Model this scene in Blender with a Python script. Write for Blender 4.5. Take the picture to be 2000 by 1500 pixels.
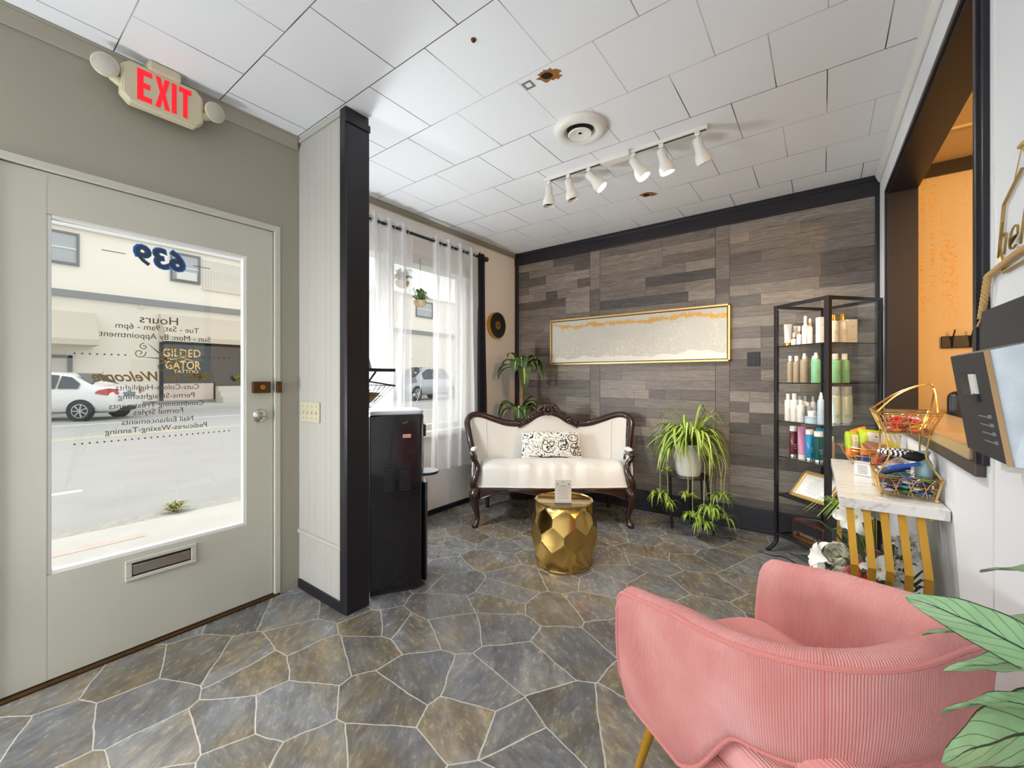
import bpy, bmesh, math, random
from mathutils import Vector, Matrix, noise as mnoise
for o in list(bpy.data.objects): bpy.data.objects.remove(o)
scn = bpy.context.scene
COL = scn.collection
rnd = random.Random(7)
PI = math.pi

# ---------------------------------------------------------------- camera
cd = bpy.data.cameras.new('camera')
cam = bpy.data.objects.new('camera', cd); COL.objects.link(cam)
cam.location = (0, 0, 1.21)
cam.rotation_euler = (math.radians(90), 0, math.radians(36.7))
cd.sensor_width = 36.0; cd.lens = 36.0 * 815 / 2000; cd.shift_y = -0.006
cd.clip_start = 0.02; cd.clip_end = 200
scn.camera = cam

# ---------------------------------------------------------------- world, lights, exposure
scn.view_settings.view_transform = 'Standard'
scn.view_settings.look = 'None'
scn.view_settings.gamma = 1.0
scn.view_settings.exposure = 0.19
scn.view_settings.use_curve_mapping = False
scn.cycles.transparent_max_bounces = 32
w = bpy.data.worlds.new('world'); scn.world = w; w.use_nodes = True
wn = w.node_tree.nodes; wl = w.node_tree.links
bg = wn['Background']
tc = wn.new('ShaderNodeTexCoord'); sp = wn.new('ShaderNodeSeparateXYZ'); cr = wn.new('ShaderNodeValToRGB')
wl.new(tc.outputs['Generated'], sp.inputs[0]); wl.new(sp.outputs['Z'], cr.inputs[0])
cr.color_ramp.elements[0].position = 0.0; cr.color_ramp.elements[0].color = (1.0, 0.995, 0.98, 1)
cr.color_ramp.elements[1].position = 0.6; cr.color_ramp.elements[1].color = (0.95, 0.98, 1.0, 1)
wl.new(cr.outputs[0], bg.inputs[0]); bg.inputs[1].default_value = 1.28

def light(name, kind, loc, energy, color=(1, 1, 1), rot=(0, 0, 0), **kw):
    l = bpy.data.lights.new(name, kind); l.energy = energy; l.color = color
    for k, v in kw.items(): setattr(l, k, v)
    o = bpy.data.objects.new(name, l); COL.objects.link(o); o.location = loc; o.rotation_euler = rot
    return o
# soft sun through thin overcast, coming over the buildings across the street
light('sun', 'SUN', (0, 0, 20), 2.3, (1, 0.97, 0.92), Vector((0.78, 0.17, -0.60)).to_track_quat('-Z', 'Y').to_euler(), angle=0.6)
# fill lights added out of view behind the camera to brighten the room
light('added_ceiling_fill', 'AREA', (-1.1, -1.5, 2.53), 30, (0.98, 0.99, 1.0), (0, 0, 0), shape='RECTANGLE', size=2.2, size_y=1.2)
light('added_ceiling_fill_rear', 'AREA', (-1.2, -3.7, 2.53), 34, (0.98, 0.99, 1.0), (0, 0, 0), shape='RECTANGLE', size=2.2, size_y=1.2)
FILL_POS = [(-2.28, -0.60, 0.85), (-2.22, -1.8, 1.0), (-1.2, -2.9, 1.15)]
for g in FILL_POS: light('rear_fill_light', 'POINT', g, 44, (0.94, 0.97, 1.0), shadow_soft_size=0.13)
light('corner_fill_light', 'POINT', (-2.50, 1.52, 1.12), 44, (0.92, 0.96, 1.0), shadow_soft_size=0.10)  # fill light added behind the post to mimic window light on the ceiling
# warm ceiling lamp of the treatment room behind the pass-through
light('warm_room_lamp', 'POINT', (1.7, 1.15, 2.15), 108, (1.0, 0.66, 0.30), shadow_soft_size=0.12)

# ---------------------------------------------------------------- helpers
def S(r, g, b):
    f = lambda c: ((c / 255) / 12.92) if c / 255 <= 0.04045 else (((c / 255) + 0.055) / 1.055) ** 2.4
    return (f(r), f(g), f(b), 1)

MATS = {}
def mat(name, col, rough=0.5, metal=0.0, vary=None, bump=None, spec=0.5, emit=None, coat=0.0, sheen=0.0, trans=0.0, alpha=1.0, sub=0.0):
    m = bpy.data.materials.new(name); m.use_nodes = True
    nt = m.node_tree; n = nt.nodes; l = nt.links; b = n['Principled BSDF']
    b.inputs['Base Color'].default_value = col
    b.inputs['Roughness'].default_value = rough; b.inputs['Metallic'].default_value = metal
    b.inputs['Specular IOR Level'].default_value = spec
    b.inputs['Coat Weight'].default_value = coat; b.inputs['Sheen Weight'].default_value = sheen
    b.inputs['Transmission Weight'].default_value = trans; b.inputs['Alpha'].default_value = alpha
    if emit: b.inputs['Emission Color'].default_value = emit[0]; b.inputs['Emission Strength'].default_value = emit[1]
    t = n.new('ShaderNodeTexCoord')
    if vary:                      # (scale, amount, detail)
        nz = n.new('ShaderNodeTexNoise'); nz.inputs['Scale'].default_value = vary[0]; nz.inputs['Detail'].default_value = vary[2] if len(vary) > 2 else 4
        l.new(t.outputs['Object'], nz.inputs['Vector'])
        mx = n.new('ShaderNodeMix'); mx.data_type = 'RGBA'
        k = vary[1]
        mx.inputs['A'].default_value = tuple(c * (1 - k) for c in col[:3]) + (1,)
        mx.inputs['B'].default_value = tuple(min(1, c * (1 + k)) for c in col[:3]) + (1,)
        l.new(nz.outputs['Fac'], mx.inputs['Factor']); l.new(mx.outputs['Result'], b.inputs['Base Color'])
    if bump:                      # (scale, strength, distance)
        nz = n.new('ShaderNodeTexNoise'); nz.inputs['Scale'].default_value = bump[0]; nz.inputs['Detail'].default_value = 5
        l.new(t.outputs['Object'], nz.inputs['Vector'])
        bp = n.new('ShaderNodeBump'); bp.inputs['Strength'].default_value = bump[1]; bp.inputs['Distance'].default_value = bump[2] if len(bump) > 2 else 0.01
        l.new(nz.outputs['Fac'], bp.inputs['Height']); l.new(bp.outputs[0], b.inputs['Normal'])
    MATS[name] = m
    return m

def nodes(m): return m.node_tree.nodes, m.node_tree.links, m.node_tree.nodes['Principled BSDF']

class MB:
    def __init__(s): s.v = []; s.f = []; s.mi = []; s.T = Matrix.Identity(4); s.k = 0; s.uv = {}; s.fc = []; s.col = 0.0
    def add(s, vs, fs, k=None):
        o = len(s.v)
        for p in vs: s.v.append(s.T @ Vector(p))
        for f in fs: s.f.append([i + o for i in f]); s.mi.append(s.k if k is None else k); s.fc.append(s.col)
        return o
    def box(s, x0, x1, y0, y1, z0, z1):
        s.add([(x0, y0, z0), (x1, y0, z0), (x1, y1, z0), (x0, y1, z0), (x0, y0, z1), (x1, y0, z1), (x1, y1, z1), (x0, y1, z1)],
              [(0, 3, 2, 1), (4, 5, 6, 7), (0, 1, 5, 4), (1, 2, 6, 5), (2, 3, 7, 6), (3, 0, 4, 7)])
        return s
    def hexa(s, p):               # eight corners, bottom ring then top ring
        s.add(p, [(0, 3, 2, 1), (4, 5, 6, 7), (0, 1, 5, 4), (1, 2, 6, 5), (2, 3, 7, 6), (3, 0, 4, 7)]); return s
    def tube(s, pts, r, n=8, closed=False, sq=None):
        pts = [Vector(p) for p in pts]; N = len(pts)
        rr = r if isinstance(r, (list, tuple)) else [r] * N
        tan = []
        for i in range(N):
            a = pts[(i - 1) % N] if (closed or i > 0) else pts[i]
            b = pts[(i + 1) % N] if (closed or i < N - 1) else pts[i]
            d = (b - a); tan.append(d.normalized() if d.length > 1e-9 else Vector((0, 0, 1)))
        up = Vector((0, 0, 1)) if abs(tan[0].z) < 0.9 else Vector((1, 0, 0))
        nx = tan[0].cross(up).normalized(); vs = []
        for i in range(N):
            nx = (nx - tan[i] * nx.dot(tan[i]));
            if nx.length < 1e-6: nx = tan[i].orthogonal()
            nx.normalize(); ny = tan[i].cross(nx)
            for j in range(n):
                a = 2 * PI * (j + (0.5 if sq else 0)) / n
                cx, cy = math.cos(a), math.sin(a)
                if sq: cx *= sq[0]; cy *= sq[1]
                vs.append(pts[i] + nx * (rr[i] * cx) + ny * (rr[i] * cy))
        fs = []
        M = N if closed else N - 1
        for i in range(M):
            for j in range(n):
                a = i * n + j; b = i * n + (j + 1) % n; c = ((i + 1) % N) * n + (j + 1) % n; d = ((i + 1) % N) * n + j
                fs.append((a, b, c, d))
        if not closed: fs.append(tuple(range(n))[::-1]); fs.append(tuple((N - 1) * n + j for j in range(n)))
        s.add(vs, fs); return s
    def cyl(s, p0, p1, r, n=16): return s.tube([p0, p1], r, n)
    def lathe(s, prof, n=24, c=(0, 0, 0), ks=None):
        vs = []; fs = []; c = Vector(c); P = len(prof)
        for r, z in prof:
            for j in range(n):
                a = 2 * PI * j / n; vs.append(c + Vector((max(r, 1e-4) * math.cos(a), max(r, 1e-4) * math.sin(a), z)))
        for i in range(P - 1):
            for j in range(n): fs.append((i * n + j, i * n + (j + 1) % n, (i + 1) * n + (j + 1) % n, (i + 1) * n + j))
        fs.append(tuple(range(n))[::-1]); fs.append(tuple((P - 1) * n + j for j in range(n)))
        s.add(vs, fs); return s
    def ell(s, c, r, nu=12, nv=8, rot=None):
        vs = []; fs = []; c = Vector(c); R = rot or Matrix.Identity(3)
        for i in range(nv + 1):
            t = PI * i / nv
            for j in range(nu):
                a = 2 * PI * j / nu; st = max(math.sin(t), 1e-3)
                vs.append(c + R @ Vector((r[0] * st * math.cos(a), r[1] * st * math.sin(a), r[2] * math.cos(t))))
        for i in range(nv):
            for j in range(nu): fs.append((i * nu + j, (i + 1) * nu + j, (i + 1) * nu + (j + 1) % nu, i * nu + (j + 1) % nu))
        s.add(vs, fs); return s
    def grid(s, fn, nu, nv, cu=False):
        vs = [fn(i / nu, j / nv) for i in range(nu + (0 if cu else 1)) for j in range(nv + 1)]
        W = nv + 1; U = nu if cu else nu + 1; fs = []
        for i in range(nu):
            for j in range(nv):
                a = i * W + j; b = ((i + 1) % U) * W + j; fs.append((a, b, b + 1, a + 1))
        s.add(vs, fs); return s
    def prism(s, poly, d0, d1, ax='z'):
        n = len(poly)
        def P(u, v, w): return {'z': (u, v, w), 'y': (u, w, v), 'x': (w, u, v)}[ax]
        vs = [P(u, v, d0) for u, v in poly] + [P(u, v, d1) for u, v in poly]
        fs = [tuple(range(n))[::-1], tuple(range(n, 2 * n))] + [(i, (i + 1) % n, n + (i + 1) % n, n + i) for i in range(n)]
        s.add(vs, fs); return s
    def leaf(s, pts, wd, fold=0.25, up=(0, 0, 1), th=0.0):
        pts = [Vector(p) for p in pts]; N = len(pts); vs = []; fs = []; up = Vector(up)
        for i in range(N):
            t = (pts[min(i + 1, N - 1)] - pts[max(i - 1, 0)]).normalized()
            sd = t.cross(up)
            if sd.length < 0.15: sd = t.cross(Vector((math.cos(i), 0.3, 0.1)).normalized()) if i == 0 else last
            sd.normalize(); last = sd
            nn = sd.cross(t).normalized()
            vs += [pts[i] - sd * wd[i] + nn * (wd[i] * fold), pts[i], pts[i] + sd * wd[i] + nn * (wd[i] * fold)]
        for i in range(N - 1):
            a = i * 3; fs += [(a, a + 1, a + 4, a + 3), (a + 1, a + 2, a + 5, a + 4)]
        s.add(vs, fs); return s
    def build(s, name, m, parent=None, smooth=40, bevel=0, seg=2, loc=None, rot=None, subd=0, solid=0):
        me = bpy.data.meshes.new(name)
        me.from_pydata([tuple(v) for v in s.v], [], s.f)
        ms = m if isinstance(m, (list, tuple)) else [m]
        for q in ms: me.materials.append(q)
        if len(ms) > 1: me.polygons.foreach_set('material_index', s.mi)
        bm = bmesh.new(); bm.from_mesh(me); bmesh.ops.recalc_face_normals(bm, faces=bm.faces); bm.to_mesh(me); bm.free()
        if any(s.fc):
            at = me.attributes.new('tone', 'FLOAT', 'FACE'); at.data.foreach_set('value', s.fc)
        if smooth:
            me.polygons.foreach_set('use_smooth', [True] * len(me.polygons)); me.set_sharp_from_angle(angle=math.radians(smooth))
        o = bpy.data.objects.new(name, me); COL.objects.link(o)
        if parent: o.parent = parent
        if loc: o.location = loc
        if rot is not None: o.rotation_euler = rot if isinstance(rot, (tuple, list)) else (0, 0, rot)
        if bevel:
            b = o.modifiers.new('bevel', 'BEVEL'); b.width = bevel; b.segments = seg; b.limit_method = 'ANGLE'
        if solid:
            b = o.modifiers.new('solid', 'SOLIDIFY'); b.thickness = solid; b.offset = 0
        if subd:
            b = o.modifiers.new('sub', 'SUBSURF'); b.levels = subd; b.render_levels = subd
        return o

def Bx(name, m, x0, x1, y0, y1, z0, z1, parent=None, **k): return MB().box(x0, x1, y0, y1, z0, z1).build(name, m, parent, **k)

def tag(o, label=None, cat=None, group=None, kind=None):
    if label: o['label'] = label
    if cat: o['category'] = cat
    if group: o['group'] = group
    if kind: o['kind'] = kind
    return o
def thing(name, label, cat, loc=(0, 0, 0), rz=0, group=None, rot=None):
    o = bpy.data.objects.new(name, None); COL.objects.link(o); o.empty_display_size = 0.05
    o.location = loc; o.rotation_euler = rot if rot else (0, 0, rz)
    return tag(o, label, cat, group)
def struct(o): o['kind'] = 'structure'; return o
def dup(root, loc=None, rz=None, label=None, group=None, rot=None, scale=None):
    r = root.copy(); COL.objects.link(r)
    if loc is not None: r.location = loc
    if rz is not None: r.rotation_euler = (0, 0, rz)
    if rot is not None: r.rotation_euler = rot
    if scale is not None: r.scale = (scale,) * 3 if not isinstance(scale, tuple) else scale
    if label: r['label'] = label
    if group: r['group'] = group
    for ch in list(root.children):
        c = ch.copy(); COL.objects.link(c); c.parent = r
        for g in list(ch.children):
            d = g.copy(); COL.objects.link(d); d.parent = c
    return r

def text_mesh(name, body, size, m, parent=None, depth=0.0004, shear=0.0, align='CENTER', M=None, offset=0.0, width=None, space=1.0, mirror=False):
    cu = bpy.data.curves.new(name, 'FONT'); cu.body = body; cu.size = size; cu.extrude = depth; cu.shear = shear
    cu.align_x = align; cu.align_y = 'CENTER'; cu.offset = offset; cu.space_character = space; cu.resolution_u = 3
    to = bpy.data.objects.new(name + '_t', cu); COL.objects.link(to)
    bpy.context.view_layer.update()
    dg = bpy.context.evaluated_depsgraph_get()
    me = bpy.data.meshes.new_from_object(to.evaluated_get(dg))
    bpy.data.objects.remove(to)
    me.name = name
    if width:
        xs = [v.co.x for v in me.vertices]; wd = max(xs) - min(xs); c = (max(xs) + min(xs)) / 2
        for v in me.vertices: v.co.x = (v.co.x - c) * width / wd
    if mirror:
        for v in me.vertices: v.co.x = -v.co.x
    if M: me.transform(M)
    me.materials.clear(); me.materials.append(m)
    o = bpy.data.objects.new(name, me); COL.objects.link(o)
    if parent: o.parent = parent
    return o
def basis(xa, ya, za, o):
    return Matrix(((xa[0], ya[0], za[0], o[0]), (xa[1], ya[1], za[1], o[1]), (xa[2], ya[2], za[2], o[2]), (0, 0, 0, 1)))

def glass_mat(name, tint=(1, 1, 1, 1), refl=0.08, rough=0.0):
    m = bpy.data.materials.new(name); m.use_nodes = True; n = m.node_tree.nodes; l = m.node_tree.links
    n.remove(n['Principled BSDF']); out = n['Material Output']
    tr = n.new('ShaderNodeBsdfTransparent'); tr.inputs[0].default_value = tint
    gl = n.new('ShaderNodeBsdfGlossy'); gl.inputs['Roughness'].default_value = rough
    # reflection by viewing angle (Schlick), the same from either side of the pane
    lw = n.new('ShaderNodeLayerWeight'); lw.inputs[0].default_value = 0.5
    pw = n.new('ShaderNodeMath'); pw.operation = 'POWER'; l.new(lw.outputs['Facing'], pw.inputs[0]); pw.inputs[1].default_value = 5
    mu = n.new('ShaderNodeMath'); mu.operation = 'MULTIPLY_ADD'; l.new(pw.outputs[0], mu.inputs[0]); mu.inputs[1].default_value = 0.9; mu.inputs[2].default_value = refl / 2
    mx = n.new('ShaderNodeMixShader'); l.new(mu.outputs[0], mx.inputs[0]); l.new(tr.outputs[0], mx.inputs[1]); l.new(gl.outputs[0], mx.inputs[2])
    l.new(mx.outputs[0], out.inputs[0]); MATS[name] = m; return m
# ---------------------------------------------------------------- materials
def nmath(n, l, op, a, b=None, c=None):
    q = n.new('ShaderNodeMath'); q.operation = op
    for i, x in enumerate((a, b, c)):
        if x is None: continue
        if isinstance(x, (int, float)): q.inputs[i].default_value = x
        else: l.new(x, q.inputs[i])
    return q.outputs[0]
def nmix(n, l, f, a, b):
    q = n.new('ShaderNodeMix'); q.data_type = 'RGBA'
    for nm, x in (('Factor', f), ('A', a), ('B', b)):
        if isinstance(x, (int, float)): q.inputs[nm].default_value = x
        elif isinstance(x, tuple): q.inputs[nm].default_value = x
        else: l.new(x, q.inputs[nm])
    return q.outputs['Result']
def nnoise(n, l, vec, scale, detail=4, rough=0.55, dist=0.0):
    q = n.new('ShaderNodeTexNoise'); q.inputs['Scale'].default_value = scale; q.inputs['Detail'].default_value = detail
    q.inputs['Roughness'].default_value = rough; q.inputs['Distortion'].default_value = dist
    l.new(vec, q.inputs['Vector']); return q
def nramp(n, l, fac, stops):
    q = n.new('ShaderNodeValToRGB'); l.new(fac, q.inputs[0]); e = q.color_ramp.elements
    while len(e) < len(stops): e.new(0.5)
    for i, (p, c) in enumerate(stops): e[i].position = p; e[i].color = c
    return q.outputs[0]
def nmap(n, l, vec, scale=(1, 1, 1), rot=(0, 0, 0), loc=(0, 0, 0)):
    q = n.new('ShaderNodeMapping'); q.inputs['Scale'].default_value = scale; q.inputs['Rotation'].default_value = rot; q.inputs['Location'].default_value = loc
    l.new(vec, q.inputs[0]); return q.outputs[0]
def nbump(n, l, h, strength=0.3, dist=0.01):
    q = n.new('ShaderNodeBump'); q.inputs['Strength'].default_value = strength; q.inputs['Distance'].default_value = dist
    l.new(h, q.inputs['Height']); return q.outputs[0]

def floor_mat():
    m = mat('slate_vinyl', S(110, 110, 108), 0.3); n, l, b = nodes(m)
    t = n.new('ShaderNodeTexCoord').outputs['Object']
    wz = nnoise(n, l, t, 2.2, 3); 
    vm = n.new('ShaderNodeVectorMath'); vm.operation = 'MULTIPLY_ADD'; l.new(wz.outputs['Color'], vm.inputs[0]); vm.inputs[1].default_value = (0.07, 0.07, 0); l.new(t, vm.inputs[2])
    vec = nmap(n, l, vm.outputs[0], (1.0, 1.22, 1), (0, 0, 0.5))
    ve = n.new('ShaderNodeTexVoronoi'); ve.voronoi_dimensions = '2D'; ve.feature = 'DISTANCE_TO_EDGE'; ve.inputs['Scale'].default_value = 3.7; l.new(vec, ve.inputs['Vector'])
    vc = n.new('ShaderNodeTexVoronoi'); vc.voronoi_dimensions = '2D'; vc.feature = 'F1'; vc.inputs['Scale'].default_value = 3.7; l.new(vec, vc.inputs['Vector'])
    jit = nnoise(n, l, t, 45, 3)
    d = nmath(n, l, 'ADD', ve.outputs['Distance'], nmath(n, l, 'MULTIPLY', nmath(n, l, 'SUBTRACT', jit.outputs['Fac'], 0.5), 0.012))
    g = n.new('ShaderNodeMapRange'); l.new(d, g.inputs[0]); g.inputs[1].default_value = 0.0075; g.inputs[2].default_value = 0.0135; g.inputs[3].default_value = 1; g.inputs[4].default_value = 0
    sx = n.new('ShaderNodeSeparateColor'); l.new(vc.outputs['Color'], sx.inputs[0])
    # slate grain runs in a direction of its own inside every stone
    off = n.new('ShaderNodeVectorMath'); off.operation = 'MULTIPLY_ADD'; l.new(vc.outputs['Color'], off.inputs[0]); off.inputs[1].default_value = (7, 7, 7); l.new(t, off.inputs[2])
    ro = n.new('ShaderNodeVectorRotate'); ro.rotation_type = 'Z_AXIS'; l.new(off.outputs[0], ro.inputs['Vector']); l.new(nmath(n, l, 'MULTIPLY', sx.outputs[0], 1.6), ro.inputs['Angle'])
    gv = nmap(n, l, ro.outputs[0], (1, 2.2, 1))
    n1 = nnoise(n, l, gv, 4.5, 9, 0.66, 0.35); n2 = nnoise(n, l, gv, 19, 10, 0.72, 0.3); n3 = nnoise(n, l, t, 1.4, 3)
    f = nmath(n, l, 'ADD', nmath(n, l, 'MULTIPLY', n1.outputs['Fac'], 0.55), nmath(n, l, 'MULTIPLY', n2.outputs['Fac'], 0.45))
    grey = nramp(n, l, f, [(0.28, S(72, 72, 75)), (0.43, S(98, 99, 102)), (0.52, S(118, 119, 121)), (0.62, S(140, 139, 136)), (0.76, S(174, 170, 160))])
    tan = nramp(n, l, f, [(0.28, S(70, 62, 52)), (0.43, S(98, 88, 72)), (0.52, S(120, 108, 86)), (0.62, S(146, 130, 102)), (0.76, S(184, 168, 136))])
    n4 = nnoise(n, l, off.outputs[0], 4.5, 4, 0.6, 0.5)
    k = n.new('ShaderNodeMapRange'); l.new(nmath(n, l, 'ADD', n4.outputs['Fac'], nmath(n, l, 'MULTIPLY', sx.outputs[1], 0.28)), k.inputs[0]); k.inputs[1].default_value = 0.50; k.inputs[2].default_value = 0.85
    colr = nmix(n, l, k.outputs[0], grey, tan)
    tone = n.new('ShaderNodeHueSaturation'); l.new(colr, tone.inputs['Color']); l.new(nmath(n, l, 'ADD', nmath(n, l, 'MULTIPLY', sx.outputs[2], 0.35), 0.76), tone.inputs['Value'])
    fin = nmix(n, l, g.outputs[0], tone.outputs[0], S(176, 172, 160))
    l.new(fin, b.inputs['Base Color'])
    l.new(nmath(n, l, 'ADD', nmath(n, l, 'MULTIPLY', n2.outputs['Fac'], 0.30), 0.10), b.inputs['Roughness'])
    h = nmath(n, l, 'SUBTRACT', nmath(n, l, 'MULTIPLY', f, 1.0), nmath(n, l, 'MULTIPLY', g.outputs[0], 0.25))
    l.new(nbump(n, l, h, 0.35, 0.006), b.inputs['Normal'])
    return m
def ceil_mat():
    m = mat('ceiling_tile', S(224, 225, 226), 0.7); n, l, b = nodes(m)
    t = n.new('ShaderNodeTexCoord').outputs['Object']
    P = 0.388
    v = nmap(n, l, t, (1, 1, 1), (0, 0, 0), (1.148 + 10 * P, -1.961 + 12 * P, 0))
    br = n.new('ShaderNodeTexBrick'); br.offset = 0.5; br.inputs['Scale'].default_value = 1; br.inputs['Brick Width'].default_value = P; br.inputs['Row Height'].default_value = P
    br.inputs['Mortar Size'].default_value = 0.0024; br.inputs['Mortar Smooth'].default_value = 0.25
    br.inputs['Color1'].default_value = S(228, 229, 231); br.inputs['Color2'].default_value = S(219, 220, 222); br.inputs['Mortar'].default_value = S(96, 92, 88)
    l.new(v, br.inputs['Vector'])
    # some joints are tight and painted over
    nz = nnoise(n, l, t, 1.3, 2)
    k = n.new('ShaderNodeMapRange'); l.new(nz.outputs['Fac'], k.inputs[0]); k.inputs[1].default_value = 0.38; k.inputs[2].default_value = 0.52; k.inputs[3].default_value = 0.35; k.inputs[4].default_value = 1
    fin = nmix(n, l, nmath(n, l, 'MULTIPLY', br.outputs['Fac'], k.outputs[0]), br.outputs['Color'], S(84, 80, 76))
    base = nmix(n, l, nmath(n, l, 'MULTIPLY', br.outputs['Fac'], k.outputs[0]), S(234, 237, 241), S(66, 62, 58))
    l.new(base, b.inputs['Base Color'])
    bn = nnoise(n, l, t, 160, 3)
    h = nmath(n, l, 'SUBTRACT', nmath(n, l, 'MULTIPLY', bn.outputs['Fac'], 0.25), br.outputs['Fac'])
    l.new(nbump(n, l, h, 0.25, 0.003), b.inputs['Normal'])
    return m
def plank_mat():
    m = mat('weathered_plank', S(100, 92, 84), 0.42); n, l, b = nodes(m)
    t = n.new('ShaderNodeTexCoord').outputs['Object']
    a = n.new('ShaderNodeAttribute'); a.attribute_name = 'tone'
    sh = n.new('ShaderNodeVectorMath'); sh.operation = 'ADD'; l.new(t, sh.inputs[0])
    cb = n.new('ShaderNodeCombineXYZ'); l.new(nmath(n, l, 'MULTIPLY', a.outputs['Fac'], 37), cb.inputs[0]); l.new(nmath(n, l, 'MULTIPLY', a.outputs['Fac'], 91), cb.inputs[2]); l.new(cb.outputs[0], sh.inputs[1])
    gv = nmap(n, l, sh.outputs[0], (1.5, 1, 16))
    g1 = nnoise(n, l, gv, 3.2, 8, 0.65, 1.4); g2 = nnoise(n, l, nmap(n, l, sh.outputs[0], (4, 1, 60)), 4, 6, 0.6, 0.6)
    f = nmath(n, l, 'ADD', nmath(n, l, 'MULTIPLY', g1.outputs['Fac'], 0.6), nmath(n, l, 'MULTIPLY', g2.outputs['Fac'], 0.4))
    pale = nramp(n, l, f, [(0.30, S(96, 88, 82)), (0.5, S(146, 137, 127)), (0.70, S(182, 174, 163))])
    dark = nramp(n, l, f, [(0.30, S(36, 32, 31)), (0.5, S(62, 57, 55)), (0.70, S(90, 84, 81))])
    brown = nramp(n, l, f, [(0.30, S(62, 53, 47)), (0.5, S(102, 90, 80)), (0.70, S(138, 125, 112))])
    w1 = n.new('ShaderNodeTexWhiteNoise'); w1.noise_dimensions = '1D'; l.new(nmath(n, l, 'MULTIPLY', a.outputs['Fac'], 913.7), w1.inputs['W'])
    s2 = n.new('ShaderNodeSeparateColor'); l.new(w1.outputs['Color'], s2.inputs[0])
    c1 = nmix(n, l, nmath(n, l, 'POWER', s2.outputs[0], 1.25), dark, pale)
    c2 = nmix(n, l, nmath(n, l, 'MULTIPLY', s2.outputs[1], 0.55), c1, brown)
    l.new(c2, b.inputs['Base Color'])
    l.new(nmath(n, l, 'ADD', nmath(n, l, 'MULTIPLY', g1.outputs['Fac'], 0.3), 0.25), b.inputs['Roughness'])
    l.new(nbump(n, l, f, 0.45, 0.004), b.inputs['Normal'])
    return m
def corduroy_mat():
    m = mat('pink_corduroy', S(220, 144, 140), 0.75, sheen=0.35); n, l, b = nodes(m)
    u = n.new('ShaderNodeUVMap').outputs['UV']; sp_ = n.new('ShaderNodeSeparateXYZ'); l.new(u, sp_.inputs[0])
    wv = nmath(n, l, 'SINE', nmath(n, l, 'MULTIPLY', sp_.outputs[0], 2 * PI / 0.0050))
    t = n.new('ShaderNodeTexCoord').outputs['Object']
    nz = nnoise(n, l, t, 3.2, 3); 
    c = nramp(n, l, nz.outputs['Fac'], [(0.35, S(204, 124, 120)), (0.52, S(220, 146, 141)), (0.68, S(232, 168, 164))])
    c2 = nmix(n, l, nmath(n, l, 'MULTIPLY_ADD', wv, -0.08, 0.08), c, S(176, 92, 92))
    l.new(c2, b.inputs['Base Color']); b.inputs['Sheen Tint'].default_value = S(255, 205, 200)
    l.new(nbump(n, l, wv, 0.55, 0.0016), b.inputs['Normal'])
    return m
def marble_mat():
    m = mat('white_marble', S(232, 230, 224), 0.25, coat=0.1); n, l, b = nodes(m)
    t = n.new('ShaderNodeTexCoord').outputs['Object']
    nz = nnoise(n, l, nmap(n, l, t, (1.6, 4.5, 2), (0, 0, 0.35)), 1.8, 6, 0.6, 1.6)
    v = nmath(n, l, 'ABSOLUTE', nmath(n, l, 'SUBTRACT', nz.outputs['Fac'], 0.5))
    l.new(nramp(n, l, v, [(0.0, S(186, 184, 178)), (0.006, S(220, 218, 212)), (0.04, S(236, 234, 229))]), b.inputs['Base Color'])
    return m
def sheer_mat():
    m = bpy.data.materials.new('sheer_voile'); m.use_nodes = True; n = m.node_tree.nodes; l = m.node_tree.links
    n.remove(n['Principled BSDF']); out = n['Material Output']
    tr = n.new('ShaderNodeBsdfTransparent'); tl = n.new('ShaderNodeBsdfTranslucent'); df = n.new('ShaderNodeBsdfDiffuse')
    tl.inputs[0].default_value = S(252, 252, 254); df.inputs[0].default_value = S(250, 250, 252)
    a = n.new('ShaderNodeMixShader'); a.inputs[0].default_value = 0.5; l.new(tl.outputs[0], a.inputs[1]); l.new(df.outputs[0], a.inputs[2])
    t = n.new('ShaderNodeTexCoord').outputs['Object']
    nz = nnoise(n, l, nmap(n, l, t, (1, 30, 2)), 6, 3)
    k = nmath(n, l, 'MULTIPLY_ADD', nz.outputs['Fac'], 0.22, 0.40)
    lw = n.new('ShaderNodeLayerWeight'); lw.inputs[0].default_value = 0.35
    k2 = nmath(n, l, 'MINIMUM', nmath(n, l, 'ADD', k, nmath(n, l, 'MULTIPLY', lw.outputs['Facing'], 0.35)), 0.97)
    b2 = n.new('ShaderNodeMixShader'); l.new(k2, b2.inputs[0]); l.new(tr.outputs[0], b2.inputs[1]); l.new(a.outputs[0], b2.inputs[2])
    l.new(b2.outputs[0], out.inputs[0]); return m
def leaf_mat(name, c1, c2, vein=None, rough=0.4):
    m = mat(name, c1, rough); n, l, b = nodes(m)
    t = n.new('ShaderNodeTexCoord').outputs['Object']; nz = nnoise(n, l, t, 14, 3)
    u = n.new('ShaderNodeUVMap')
    l.new(nmix(n, l, nz.outputs['Fac'], c1, c2), b.inputs['Base Color'])
    b.inputs['Subsurface Weight'].default_value = 0.0
    return m

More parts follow.
